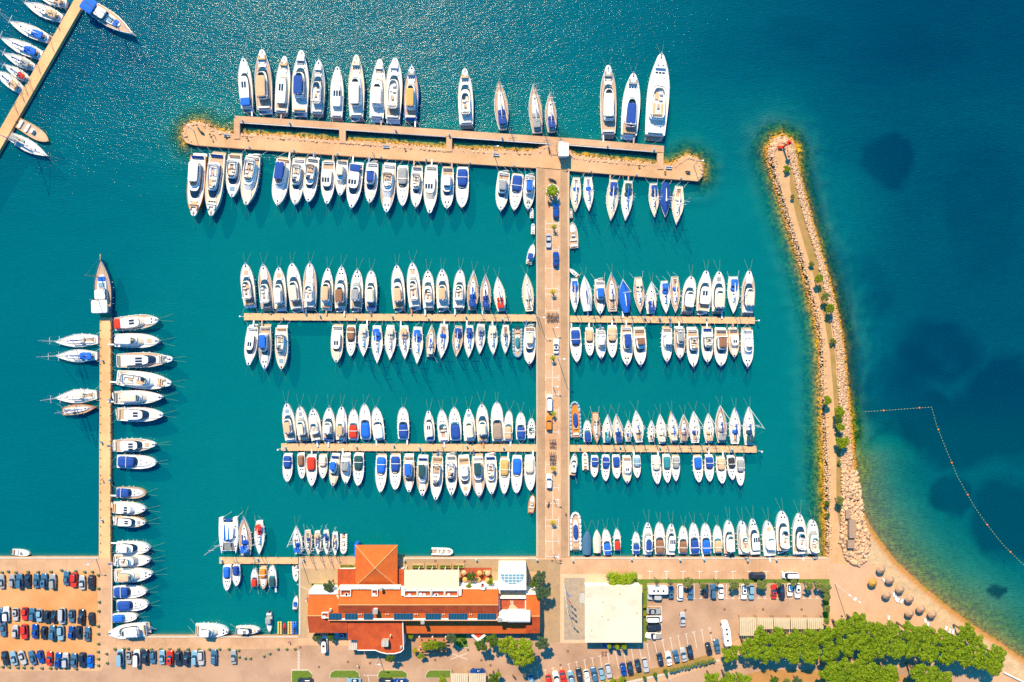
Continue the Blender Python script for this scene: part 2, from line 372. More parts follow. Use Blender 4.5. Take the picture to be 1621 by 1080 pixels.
# ------------------------------------------------------------------ land
CONC = mat('quay_concrete', (.61, .365, .205), .9, var=.09, scale=.35, bump=.1, detail=8, joint=(5.2, 5.2, .05, .93, .78))
CONC2 = mat('pontoon_boards', (.62, .39, .20), .85, var=.08, scale=.8, detail=8)
PAVE = mat('pier_paving', (.46, .29, .165), .9, var=.08, scale=.6, detail=8, joint=(.6, .3, .03, .9, .8))
ASPH = mat('pinkish_asphalt', (.45, .28, .175), .92, var=.07, scale=.12, detail=10, joint=(60, 60, .01, .97, .9))  # pinkish asphalt, its own colour with faint mottling
EARTH = mat('orange_gravel', (.58, .315, .135), .95, col2=(.47, .205, .06), scale=.09, detail=10)
PATH = mat('sandy_path', (.58, .34, .16), .95, var=.12, scale=.5, detail=8)
SANDM = mat('beach_sand', (.56, .34, .20), .95, var=.08, scale=.4, detail=9)
CEM = mat('grey_pavers', (.38, .29, .20), .9, col2=(.27, .21, .155), scale=.8, detail=10)
WHITEP = mat('road_paint', (.72, .66, .58), .8, var=.1, scale=3)
KERB = mat('kerb_stone', (.55, .47, .37), .85, var=.1)
LAWN = mat('lawn_turf', (.13, .20, .01), .95, col2=(.06, .11, .008), scale=1.6, detail=8, bump=.6)
DRYG = mat('dry_ground', (.36, .20, .07), .95, col2=(.22, .16, .03), scale=.35, detail=9)
SHEETS = {}
def st(name, pts, lvl, m, z0=None):
    o = prism(name, pts, -6 if z0 is None else z0, LZ + 0.004 * lvl, m, sides=(lvl == 0)); return tag(o, kind='structure')
beach_in = [(1340, 745), (1341, 790), (1346, 830), (1355, 860), (1378, 895), (1420, 936), (1461, 968), (1503, 1000), (1546, 1032), (1589, 1060), (1660, 1108), (1760, 1190), (2060, 1500)]
land = [(-700, 882), (157, 882), (157, 884), (175, 884), (175, 1007), (473, 1007), (473, 882.5), (850, 882.5), (902, 882.5), (1309, 882.5)] + \
       [(1314, 882), (1314, 800), (1312, 756), (1309, 684), (1306, 624), (1304, 545), (1297, 500), (1285, 453), (1268, 397), (1252, 350), (1242, 318), (1232, 283), (1224, 252), (1223, 238), (1229, 227), (1240, 226), (1248, 232), (1252, 245), (1255, 265), (1263, 300), (1277, 350), (1295, 405), (1309, 455), (1318, 500), (1326, 550), (1331, 610), (1335, 660), (1338, 700)] + beach_in + [(2060, 2500), (-700, 2500)]
st('ground', land, 0, CONC)
st('beach', [(1313, 893), (1345, 893), (1355, 862)] + beach_in[4:9] + [(1589, 1060), (1560, 1080), (1313, 1010)], 1, SANDM)
st('mole_path', [(1226, 240), (1234, 232), (1242, 236), (1246, 262), (1252, 300), (1264, 345), (1280, 400), (1296, 460), (1307, 505), (1316, 560), (1320, 620), (1325, 690), (1326, 760), (1326, 840), (1332, 880), (1345, 893), (1313, 893), (1313, 800), (1311, 740), (1308, 684), (1305, 624), (1303, 545), (1294, 495), (1275, 425), (1254, 352), (1240, 312), (1230, 275)], 1, PATH)
# mole verge of weeds between path and boulders
st('mole_verge', [(1251, 262), (1258, 292), (1272, 345), (1288, 395), (1303, 455), (1313, 500), (1322, 560), (1326, 620), (1330, 690), (1332, 760), (1330, 840), (1324, 800), (1324, 700), (1319, 620), (1314, 560), (1305, 505), (1292, 452), (1277, 400), (1261, 345), (1250, 295)], 2, DRYG)
st('car_park_soil', rp(-300, 906, 155, 1047), 1, EARTH)
st('road', [(-700, 1070), (160, 1062), (176, 1030), (470, 1027), (470, 1022), (560, 1022), (560, 1004), (860, 1004), (885, 1018), (1020, 1020), (1020, 923), (1306, 923), (1306, 978), (1172, 978), (1172, 1010), (1125, 1036), (1000, 1065), (900, 1092), (900, 1300), (-700, 1300)], 1, ASPH)
st('slip_road', [(1000, 1090), (1060, 1075), (1130, 1052), (1180, 1046), (1300, 1060), (1480, 1055), (1621, 1100), (1700, 1160), (1700, 1300), (1000, 1300)], 2, ASPH)
st('dry_slope', [(1180, 1068), (1215, 1060), (1300, 1062), (1420, 1068), (1560, 1110), (1560, 1300), (1160, 1300)], 3, mat('orange_soil', (.42, .20, .06), .95, col2=(.30, .16, .04), scale=.3))
st('plaza_paving', [(473, 900), (535, 900), (535, 930), (487, 930), (487, 1010), (473, 1010)], 1, mat('brown_plaza', (.42, .28, .15), .9, var=.08, scale=.5))
st('promenade_paving', [(640, 886), (868, 886), (887, 886), (887, 1017), (857, 1017), (857, 905), (640, 905)], 2, mat('brown_brick_paving', (.38, .25, .135), .9, var=.09, scale=.6))
st('plaza_border', rp(887, 909, 1017, 1018), 2, mat('pale_border', (.62, .41, .245), .9, var=.08))
st('plaza_court', rp(893, 915, 926, 1013), 3, CEM)
st('lawn_strip', [(1000, 917), (1313, 917), (1313, 985), (1303, 985), (1303, 923), (1024, 923), (1024, 1016), (1017, 1016), (1017, 926), (1000, 920)], 3, LAWN)
st('hotel_lawn', rp(493, 924, 536, 938), 3, LAWN)
st('hedge_soil', [(950, 1085), (1000, 1066), (1060, 1052), (1120, 1037), (1128, 1040), (1126, 1046), (1065, 1064), (1000, 1078), (960, 1092)], 6, DRYG)
# kerbed islands on the road
for k, p in enumerate([[(462, 1062), (488, 1062), (494, 1068), (494, 1100), (462, 1100)], [(530, 1061.5), (562, 1061.5), (568, 1066), (568, 1073), (522, 1073), (524, 1065)],
                       [(604, 1061.5), (636, 1061.5), (644, 1066), (644, 1073), (598, 1073), (600, 1065)], [(680, 1061.5), (713, 1061.5), (713, 1073), (673, 1073), (676, 1065)], [(700, 1004), (738, 1004), (741, 1024), (728, 1026)]]):
    cx = sum(q[0] for q in p) / len(p); cy = sum(q[1] for q in p) / len(p)
    o = prism('kerb', [(cx + (x - cx) * 1.05, cy + (y - cy) * 1.12) for x, y in p], LZ, LZ + .12, KERB); tag(o, kind='structure')
    o = prism('lawn', p, LZ, LZ + .16, LAWN); tag(o, kind='structure')
# quay edge coping
def edge_strip(name, pts, w, z0, z1, m, kind='structure'):
    mb = MB(); q = [Vector((*PX(x, y, z1), 0)) for x, y in pts]
    for a, b2 in zip(q[:-1], q[1:]):
        d = (b2 - a).normalized() * w / 2; nn = Vector((-d.y, d.x, 0))
        v = [a - d * 0 + nn, a - nn, b2 - nn, b2 + nn]
        poly_mesh(mb, [(p.x, p.y) for p in v], z0, z1)
    o = mb.build(name, m); return tag(o, kind=kind)
edge_strip('kerb', [(-300, 883.5), (156, 883.5)], .5, LZ, LZ + .13, KERB)
edge_strip('kerb', [(176.5, 890), (176.5, 1008.5), (471, 1008.5)], .5, LZ, LZ + .13, KERB)
edge_strip('kerb', [(474.5, 1005), (474.5, 885)], .5, LZ, LZ + .13, KERB)
edge_strip('kerb', [(640, 884), (848, 884)], .5, LZ, LZ + .13, KERB)
edge_strip('kerb', [(904, 884), (1308, 884)], .5, LZ, LZ + .13, KERB)
edge_strip('kerb', [(950, 1093), (1000, 1079), (1065, 1065), (1128, 1047), (1140, 1046)], .7, LZ, LZ + .14, KERB)
edge_strip('kerb', [(1590, 1065), (1625, 1082), (1660, 1100)], .5, LZ, LZ + .5, mat('white_wall', (.7, .68, .62), .8))
# ------------------------------------------------------------------ piers, pontoons, breakwater
def pier_thing(name, label, cat, pts, z0, z1, m, lvl=0):
    t = thing(name, label, cat)
    prism('slab' if z0 < -1 else 'deck', pts, z0, z1, m, t); return t
t = pier_thing('central_pier', 'wide stone pier with a parking strip running up the middle of the marina', 'pier', [(849, 262), (901, 262), (902, 882), (850, 882)], -6, LZ, CONC)
prism('walkway', [(851, 268), (862, 268), (863, 882), (852, 882)], LZ, LZ + .006, PAVE, t, False)
prism('walkway', [(887, 268), (898, 268), (899, 882), (888, 882)], LZ, LZ + .006, PAVE, t, False)
mb = MB()
for xx in (849.6, 900.6):
    a, b2 = PX(xx - .6, 266, LZ), PX(xx + .6, 881, LZ); mb.box(a[0], b2[0], b2[1], a[1], LZ, LZ + .14)
mb.build('kerb_edge', KERB, t)
mb = MB()
def pline(x0, y0, x1, y1, w=.14, lvl=3, mb_=None):
    a, b2 = Vector(PX(x0, y0, LZ)), Vector(PX(x1, y1, LZ)); d = (b2 - a).normalized() * w / 2; nn = Vector((-d.y, d.x))
    poly_mesh(mb_, [tuple(a + nn), tuple(a - nn), tuple(b2 - nn), tuple(b2 + nn)], 0, LZ + .004 * lvl, False)
for xx in (863.5, 884.5):
    for y in (314, 354, 363, 395, 425, 457, 466, 492, 510, 536, 561, 570, 598, 624, 650, 660, 684, 735, 745, 772, 797, 823, 833, 857, 881): pline(xx, y - 5, xx, y + 5, mb_=mb)
for y in (354, 363, 395, 425, 457, 466, 492, 536, 561, 598, 624, 650, 684, 735, 772, 797, 823, 833, 857, 881): pline(863.5, y, 884.5, y, mb_=mb)
pline(874, 315, 874, 354, mb_=mb); pline(874, 363, 874, 457, mb_=mb); pline(874, 466, 874, 492, mb_=mb); pline(874.5, 570, 874.5, 650, mb_=mb); pline(875, 772, 875, 881, mb_=mb)
tag(mb.build('parking_markings', WHITEP), kind='structure')
def pontoon(label, x0, x1, ya, yb, th, name='pontoon', cat='pontoon', tie=6.0):
    """Floating pontoon of deck modules; ya, yb = picture y of its middle at either end."""
    z1 = .75; t = thing(name, label, cat)
    nseg = max(1, round(abs(x1 - x0) * S / 11)); mb, cl, fl = MB(), MB(), MB()
    for i in range(nseg):
        u0, u1 = i / nseg, (i + 1) / nseg
        a = Vector(PX(x0 + (x1 - x0) * u0, ya + (yb - ya) * u0, z1)); b2 = Vector(PX(x0 + (x1 - x0) * u1, ya + (yb - ya) * u1, z1))
        d = (b2 - a).normalized(); nn = Vector((-d.y, d.x)) * th * S / 2; a = a + d * .03; b2 = b2 - d * .03
        poly_mesh(mb, [tuple(a + nn), tuple(a - nn), tuple(b2 - nn), tuple(b2 + nn)], .3, z1)
        n2 = nn * .8; poly_mesh(fl, [tuple(a + n2 + d * .5), tuple(a - n2 + d * .5), tuple(b2 - n2 - d * .5), tuple(b2 + n2 - d * .5)], -.5, .29)
        for sgn in (1, -1):
            for k in range(3):
                p = a + (b2 - a) * ((k + .5) / 3) + nn * sgn * .93
                cl = MB(); cl.box(p.x - .13, p.x + .13, p.y - .06, p.y + .06, z1, z1 + .14); cl.build('cleat', RUB, t)
    mb.build('deck', CONC2, t); fl.build('float', mat('pontoon_float', (.3, .28, .25), .9), t); return t
pontoon('long floating pontoon reaching from the central pier past the upper left yachts', 386, 849, 501.5, 503.5, 11)
pontoon('floating pontoon reaching from the central pier past the upper right sailing boats', 902, 1195, 505, 507.5, 10.5)
pontoon('long floating pontoon reaching from the central pier past the lower left yachts', 445, 849, 708, 709.5, 11.5)
pontoon('floating pontoon reaching from the central pier past the lower right sailing boats', 902, 1198, 710, 711.5, 10.5)
pontoon('short narrow pontoon beside the big catamaran near the square orange roof', 347, 472, 887.5, 888, 10)
def vslab(label, pts, name='jetty'):
    t = thing(name, label, 'jetty'); prism('slab', pts, -6, LZ, mat('jetty_concrete', (.78, .44, .20), .88, var=.09, scale=.4, detail=8, joint=(8.1, 4.1, .05, .94, .8)), t)
    mb = MB()
    return t
tj = vslab('long straight concrete jetty joining the car park quay, gulet moored at its tip', [(158, 503), (175, 503), (174.5, 884), (156.5, 884)])
mb = MB()
for k in range(28):
    for xx in (158.6, 174): pbox(mb, xx - .4, 509 + k * 13.5, xx + .4, 510.2 + k * 13.5, LZ, LZ + .3)
mb.build('bollard', RUB, tj)
vslab('slanting concrete jetty crossing the top left corner of the marina', [(142, -40), (160, -40), (133, 5), (0, 237), (-60, 342), (-60, 306), (0, 204), (117, 0)])
tb = thing('breakwater', 'broad rock-edged breakwater quay across the top of the central pier', 'breakwater')
prism('slab', BREAK, -6, LZ, CONC, tb)
pv = [(308, 229), (620, 251), (847, 265), (1005, 278), (1104, 286), (1110, 278), (1110, 266), (1102, 255), (1088, 251), (1076, 258), (1062, 266), (960, 260), (905, 255), (850, 247), (716, 243), (580, 232), (460, 224), (379, 219), (343, 212), (326, 204), (316, 198), (304, 198), (295, 205), (292, 215), (296, 225)]
prism('paving', pv, LZ, LZ + .006, mat('breakwater_paving', (.63, .375, .19), .9, var=.08, scale=.4, detail=8, joint=(6, 6, .05, .95, .85)), tb, False)
tw = thing('outer_wharf', 'narrow raised wharf on four cross-walls running above the long breakwater quay', 'wharf')
prism('walkway', [(370, 183), (620, 199.5), (920, 220), (1051, 231), (1051, 241.5), (920, 230), (620, 210.5), (379, 193)], .1, LZ + .25, CONC, tw)
for x0, x1, y0, y1 in ((370, 379.5, 183, 220), (537, 547, 200, 227), (706.5, 715.5, 213, 240), (874, 900, 222, 245), (1040.5, 1050.5, 238, 268)):
    prism('cross_wall', [(x0, y0 + 4), (x1, y0 + 4), (x1, y1), (x0, y1)], -5, LZ + .24, CONC, tw)
mb = MB()
for (x0, y0), (x1, y1) in (((380, 194.5), (537, 205)), ((547, 206), (706, 216.5)), ((716, 217.5), (874, 228.5)), ((901, 230), (1040, 241))):
    a, b2 = Vector(PX(x0, y0, 1.2)), Vector(PX(x1, y1, 1.2)); mb.tube((a.x, a.y, 1.15), (b2.x, b2.y, 1.15), .18)
mb.build('fender_beam', mat('white_coping', (.7, .68, .64), .7), tw)
# pontoon end lamps
# ------------------------------------------------------------------ car-park lines
mb = MB()
for k in range(9): pline(1028.5 + k * 26.3, 905, 1028.5 + k * 26.3, 917, .16, 3, mb); pline(1025 + k * 26.3, 904.6, 1033 + k * 26.3, 904.6, .2, 4, mb)
for k in range(22): pline(1086 + k * 10.2, 947.5, 1092 + k * 10.2, 947.5, .12, 4, mb); pline(1089 + k * 10.2, 925, 1089 + k * 10.2, 947.5, .12, 3, mb)
for k in range(24):
    x = 838 + k * 12.4; y = 1067 - (k * 12.4) * .255
    pline(x, y, x + 4.8, y + 26, .13, 3, mb); pline(x - 2.5, y + .6, x + 2.5, y - .6, .14, 4, mb)
for (a, c) in (((1026, 960), (1047, 960)), ((1047, 960), (1047, 1015)), ((713, 1034), (740, 1044)), ((740, 1034), (713, 1044)), ((582, 1069), (590, 1100)), ((575, 1069), (600, 1069))): pline(*a, *c, .14, 4, mb)
pline(470, 925, 493, 936, .1, 2, mb)
for k in range(14): pline(471, 1031 + k * 2.3, 474.5, 1031 + k * 2.3, .2, 3, mb)
o = mb.build('road_markings', WHITEP); tag(o, kind='structure')
# ------------------------------------------------------------------ boats
NST = 13
BOW = [2.35, .72]
def half(t, sail, ster):
    if t < .45: return ster + (1 - ster) * math.sin(math.pi / 2 * t / .45)
    u = (t - .45) / .55
    return max(max(1 - u ** (1.75 if sail else BOW[0]), 0) ** (1.0 if sail else BOW[1]), .02)
def hull_ring(L, B, sail, ster, z, w=1.0, inset=0.0, y0=-.5, y1=.5, sheer=0.0):
    ts = [.5 - .5 * math.cos(math.pi * i / (NST - 1)) for i in range(NST)]
    ts = [0.45 * t + .55 * i / (NST - 1) for i, t in enumerate(ts)]
    side = []
    for t in ts:
        x = max(B / 2 * w * half(t, sail, ster) - inset, .015); y = (y0 + (y1 - y0) * t) * L
        y = min(y, y1 * L - inset); y = max(y, y0 * L + inset * .6)
        side.append((x, y, z + sheer * t * t))
    return side + [(-x, y, zz) for x, y, zz in reversed(side)]
def deck_faces(mb, rg):
    n = len(rg) // 2; mb.add(rg, [(i, i + 1, 2 * n - 2 - i, 2 * n - 1 - i) for i in range(n - 1)])
def hull(L, B, root, hk, dk, sail=False, ster=.86, F=1.1, y0=-.5, y1=.5, sheer=.35, dm=None, rim=None):
    mb = MB(); a = dict(sail=sail, ster=ster, y0=y0)
    mb.loft([hull_ring(L, B, z=-.45, w=.5, y1=y1 * .80, **a), hull_ring(L, B, z=0, w=.90, y1=y1 * .94, **a), hull_ring(L, B, z=F * .6, w=.97, y1=y1 * .98, sheer=sheer * .6, **a),
             hull_ring(L, B, z=F, y1=y1, sheer=sheer, **a), hull_ring(L, B, z=F + .02, y1=y1, inset=.10, sheer=sheer, **a), hull_ring(L, B, z=F - .16, y1=y1, inset=.13, sheer=sheer, **a)], top=False)
    h = mb.build('hull', gel(hk), root)
    mb = MB(); deck_faces(mb, hull_ring(L, B, z=F - .14, y1=y1, inset=.09, sheer=sheer, **a))
    mb.build('deck', dm or (TEAK if dk == 'K' else gel(dk) if dk not in 'wc' else (NONSKID if dk == 'w' else mat('cream_deck', (.70, .56, .40), .75, var=.08))), root)
    return h
def rail(L, B, root, F, sail=False, ster=.86, y0=-.1, y1=.5, h=.62, sheer=.35, hy0=-.5):
    rg = hull_ring(L, B, sail, ster, F + h, inset=.16, y1=y1, y0=hy0, sheer=sheer); mb = MB()
    pts = [p for p in rg if p[1] > y0 * L]
    mb.path(pts, .028, 4)
    for p in pts[::2]: mb.tube((p[0], p[1], p[2] - h - .1), p, .022, n=4)
    mb.build('guard_rail', STEEL, root)
def fenders(L, B, root, ster, sail, n, dark, F):
    for s_ in (-1, 1):
        for k in range(n):
            t = .12 + .55 * (k + .5) / n + random.uniform(-.03, .03); x = s_ * (B / 2 * half(t, sail, ster) + .10); y = (t - .5) * L
            mb = MB(); mb.ball((x, y, .55), .15, .15, .38, 6, 4); mb.tube((x, y, .9), (x - s_ * .12, y, F + .3), .015, n=3)
            mb.build('fender', dark, root)
def lines(L, B, root, F, stern=True, bow=True, out=4.0):
    if bow:
        for s_ in (-1, 1):
            mb = MB(); mb.tube((s_ * .15, L * .47, F + .35), (s_ * random.uniform(.5, 1.6), L * .5 + out, -.15), .02, n=3); mb.build('mooring_line', ROPE, root)
    if stern:
        for s_ in (-1, 1):
            mb = MB(); mb.tube((s_ * B * .38, -L * .47, F), (s_ * B * random.choice((.5, -.15, .75)), -L * .5 - random.uniform(1.4, 2.2), .85), .02, n=3); mb.build('mooring_line', FENDW, root)
def dome(mb, yc, ly, W, z, h, ef=.5, eb=.35, taper=.1, n=20):
    mb.loft([ring(yc, ly, W, ef, eb, taper, z, n), ring(yc, ly * .98, W * .97, ef, eb, taper, z + h * .45, n), ring(yc, ly * .9, W * .86, ef, eb, taper, z + h * .8, n), ring(yc, ly * .65, W * .55, ef, eb, taper, z + h, n)])
def shell(mb, yc, ly, W, z0, z1, ef=.6, eb=.3, taper=.15, th=.1, n=24):
    mb.loft([ring(yc, ly, W, ef, eb, taper, z0, n), ring(yc, ly, W, ef, eb, taper, z1, n), ring(yc, ly - th, W - th, ef, eb, taper, z1, n), ring(yc, ly - th, W - th, ef, eb, taper, z0 + .02, n)], bot=False, top=False)
def canopy(L, yc, l, w, z, hgt, key, root, name='canopy'):
    """Arched cloth on four poles; corner seams and a slight crown."""
    mb = MB(); mb.loft([rect(0, yc, w, l, z + hgt - .10), rect(0, yc, w, l, z + hgt), rect(0, yc, w * .86, l * .93, z + hgt + .13), rect(0, yc, w * .45, l * .6, z + hgt + .2)])
    c = mb.build(name, cloth(key), root, smooth=False)
    mb = MB()
    for sx in (-1, 1):
        for sy in (-1, 1): mb.tube((sx * w * .46, yc + sy * l * .2, z), (sx * w * .46, yc + sy * l * .46, z + hgt), .03, n=4)
    mb.build('canopy_frame', STEEL, root); return c
def sofa_u(mb, yc, w, l, z, open_front=True):
    mb.box(-w / 2, w / 2, yc - l / 2, yc - l / 2 + .55, z, z + .42); mb.box(-w / 2, -w / 2 + .5, yc - l / 2 + .56, yc + l / 2, z, z + .42); mb.box(w / 2 - .5, w / 2, yc - l / 2 + .56, yc + l / 2, z, z + .42)
    mb.box(-w / 2 - .08, w / 2 + .08, yc - l / 2 - .14, yc - l / 2 - .01, z, z + .75)
def gangway(L, B, root, F, key):
    x = random.choice((-.3, .3, 0)) * B; mb = MB(); mb.box(x - .22, x + .22, -L * .5 - 1.5, -L * .44, F * .75, F * .75 + .07); mb.build('gangway', key, root)
def dinghy_part(L, B, root, z, y, rot=True):
    mb = MB(); l = B * .8; pts = []
    for i in range(13):
        u = i / 12; a = -math.pi / 2 + math.pi * u
        pts.append((-l * .42 + (l * .62) * max(math.cos(a), 0) ** .7, y + .62 * math.sin(a), z + .2))
    mb.path(pts, .19, 6); t = mb.build('tender', gel('s') if random.random() < .5 else FENDW, root)
    mb = MB(); mb.box(-l * .42, l * .1, y - .45, y + .45, z + .02, z + .12); mb.build('tender_floor', mat('tender_floor', (.3, .32, .33), .7), t)
    mb = MB(); mb.box(-l * .5, -l * .36, y - .18, y + .18, z + .1, z + .65); mb.build('outboard_motor', RUB, t)

def motor_yacht(root, L, B, cov, dk, hk, hard=False, tender=None, cock='K'):
    F = 1.15 + L * .035; ster = random.uniform(.82, .9); rr = random.random
    hull(L, B, root, hk, dk, False, ster, F, y0=-.445, sheer=.25 + L * .012)
    mb = MB(); mb.loft([rect(0, -.462 * L, B * .80, .076 * L, .25), rect(0, -.462 * L, B * .80, .076 * L, .42)]); mb.build('swim_platform', TEAK if cock == 'K' and rr() < .6 else gel('w'), root)
    z = F - .13
    # cockpit
    mb = MB(); mb.box(-B * .37, B * .37, -.435 * L, -.27 * L, z, z + .04); mb.build('cockpit_floor', TEAK if rr() < .45 else NONSKID, root)
    mb = MB(); mb.box(-B * .33, B * .33, -.428 * L, -.428 * L + .6, z + .045, z + .5); mb.box(-B * .33, B * .33, -.428 * L - .0, -.428 * L + .16, z + .501, z + .85); mb.build('sofa', VINYL if rr() < .5 else cloth(random.choice('gtnpc')), root)
    cy, cl = -.015, .255
    yb = random.uniform(-.31, -.23)
    # saloon: lower coaming, glazed band, roof
    W = B * random.uniform(.36, .40); top = z + 1.35
    fr = random.uniform(.17, .23) if not hard else random.uniform(.2, .25)
    if L > 17: fr += .035
    yc, ly = (yb + fr) / 2 * L, (fr - yb) / 2 * L
    dlt = random.uniform(.06, .11); yc2, ly2 = (yb + fr - dlt) / 2 * L, (fr - dlt - yb) / 2 * L
    mb = MB(); mb.loft([ring(yc, ly, W, .62, .25, .22, z), ring(yc, ly * .995, W * .99, .62, .25, .22, z + .55)]); mb.build('cabin', gel('w'), root)
    mb = MB(); mb.loft([ring(yc, ly * .985, W * .975, .62, .25, .22, z + .551), ring(yc2, ly2, W * .86, .55, .25, .12, top)], top=False); wsh = mb.build('windshield', GLASS if rr() < .68 else cloth(random.choice('wcwg')), root)
    mb = MB(); mb.loft([ring(yc2 - .012 * L, ly2 * 1.0, W * .89, .55, .25, .12, top), ring(yc2 - .012 * L, ly2 * .99, W * .87, .55, .25, .12, top + .16)]); roof = mb.build('roof', gel('w'), root)
    for k in range(2):
        mb = MB(); x = (k - .5) * W * .62; mb.box(x - .035, x + .035, yc2 + ly2 * .55, yc + ly * .88, z + .9, z + .97); 
        mb.v = [(a, b, z + .56 + (top - z - .5) * (1 - (b - yc2 - ly2 * .55) / (yc + ly * .88 - yc2 - ly2 * .55)) + (c - z - .9)) for a, b, c in mb.v]; mb.build('window_pillar', gel('w'), wsh)
    zt = top + .165; e0, e1 = yb * L + .1, (fr - dlt - .03) * L
    # foredeck
    ysp = (fr + .135) * L * .98
    mb = MB(); mb.loft([ring(ysp, .15 * L, B * .27, .7, .4, .32, z + .02), ring(ysp, .145 * L, B * .25, .7, .4, .32, z + .34 + .2)]); mb.build('coachroof', gel('w') if dk != 'c' else gel('c'), root)
    if rr() < .45:
        mb = MB(); mb.loft([rect(0, ysp - .035 * L, B * .32, .10 * L, z + .555), rect(0, ysp - .035 * L, B * .31, .098 * L, z + .65)]); mb.build('sunpad', cloth(random.choice('ccwtpgl')), root)
    if L > 17:   # big yachts: bow lounge, skylights in the coachroof
        mb = MB(); sofa_u(mb, ysp + .01 * L, B * .44, L * .07, z + .56); mb.build('bow_lounge', VINYL if rr() < .4 else cloth(random.choice('ctg')), root)
        for k in (-1, 0, 1):
            mb = MB(); mb.box(k * B * .15 - B * .06, k * B * .15 + B * .06, ysp - .085 * L, ysp - .065 * L, z + .545, z + .6); mb.build('skylight', GLASS, root)
    for k in range(random.choice((1, 1, 3))):
        x, y = ((0, .10), (-.1, .01), (.1, .01))[k]; mb = MB(); mb.loft([rect(x * B * 1.1, ysp + y * L, .5, .5, z + .3, 10, .4), rect(x * B * 1.1, ysp + y * L, .46, .46, z + .665, 10, .4)]); mb.build('deck_hatch', GLASS, root)
    mb = MB(); mb.box(-.16, .16, L * .44, L * .5 + .35, F + .22 + L * .012, F + .32 + L * .012, .8); mb.tube((0, L * .40, F + .2), (0, L * .5, F + .4), .05, n=5); mb.build('anchor', STEEL, root)
    rail(L, B, root, F, ster=ster, y0=.02, sheer=.25 + L * .012, hy0=-.445)
    if hard:
        for k in range(random.choice((2, 3))):
            x = (k - 1) * W * .42 if rr() < .5 else 0
            mb = MB(); mb.box((k - 1) * W * .5 + .05, (k - 1) * W * .5 + W * .4, yc2 - ly2 * .1, yc2 + ly2 * .45, zt - .02, zt + .03); mb.build('roof_window', GLASS, roof)
        if cov not in '-w':
            canopy(L, -.34 * L, .15 * L, B * .68, z, 1.4, cov, root, 'cockpit_canopy')
    else:
        fw = W * .80; e0 -= random.choice((0, .04, .08)) * L; e1 -= random.choice((0, 0, .05)) * L; fy, fl = (e0 + e1) / 2, (e1 - e0) / 2
        mb = MB(); shell(mb, fy, fl, fw, zt - .02, zt + .62, .62, .3, .18); fb = mb.build('flybridge', gel('w'), root)
        mb = MB(); mb.loft([ring(fy, fl - .12, fw - .12, .62, .3, .18, zt), ring(fy, fl - .12, fw - .12, .62, .3, .18, zt + .03)]); mb.build('flybridge_floor', NONSKID if rr() < .6 else TEAK, fb)
        mb = MB(); sw = ring(fy, fl - .03, fw - .03, .62, .3, .18, zt + .6); front = [p for p in sw if p[1] > fy + fl * .55]; front.sort(key=lambda p: p[0])
        v = front + [(x * .9, y - .35, z_ + .4) for x, y, z_ in front]; k = len(front); mb.add(v, [(i, i + 1, i + 1 + k, i + k) for i in range(k - 1)]); mb.build('wind_deflector', GLASSL, fb)
        if cov == '-':
            mb = MB(); sofa_u(mb, fy - fl * .42, fw * 1.35, fl * .75, zt + .04); mb.build('sofa', random.choice((VINYL, VINYL, cloth('c'), cloth('t'))), fb)
            mb = MB(); mb.box(-.4, .4, fy - fl * .38, fy - fl * .1, zt + .5, zt + .56); mb.box(-.06, .06, fy - fl * .26, fy - fl * .2, zt + .04, zt + .49); mb.build('table', TEAK, fb)
            mb = MB(); x = random.choice((-1, 1)) * fw * .3; mb.box(x - .55, x + .55, fy + fl * .5, fy + fl * .72, zt + .04, zt + .8, .8); mb.build('helm_console', gel('w') if rr() < .6 else GLASS, fb); mb = MB(); mb.box(x - .5, x + .5, fy + fl * .14, fy + fl * .3, zt + .04, zt + .6); mb.build('helm_seat', VINYL, fb)
            if rr() < .6:
                mb = MB(); mb.box(-x - .55, -x + .55, fy + fl * .2, fy + fl * .66, zt + .04, zt + .35); mb.build('sunpad', random.choice((VINYL, cloth('c'), cloth('p'))), fb)
        else:
            canopy(L, fy - fl * .12, fl * 1.55, fw * 1.75, zt, 1.35 if rr() < .7 else .75, cov, fb)
        mb = MB(); ya = e0 + fl * .22
        mb.path([(-fw * 1.05, ya + .3, zt), (-fw * .95, ya - .2, zt + 1.0), (-fw * .5, ya - .3, zt + (1.75 if cov == '-' else 1.0)), (fw * .5, ya - .3, zt + (1.75 if cov == '-' else 1.0)), (fw * .95, ya - .2, zt + 1.0), (fw * 1.05, ya + .3, zt)], .11, 5)
        arch = mb.build('radar_arch', gel('w'), fb)
        mb = MB(); mb.ball((random.uniform(-.4, .4), ya - .3, zt + (1.95 if cov == '-' else 1.2)), .3, .3, .2, 8, 4); mb.build('radar_dome', gel('w'), arch, True)
    fenders(L, B, root, ster, False, 4 if L > 11 else 3, FENDW if rr() < .75 else gel('n'), F)
    lines(L, B, root, F)
    if rr() < .5: gangway(L, B, root, F, random.choice((FENDW, TEAK, gel('o') if rr() < .2 else STEEL)))
    if tender or (tender is None and rr() < .28): dinghy_part(L, B, root, .5, -.47 * L)

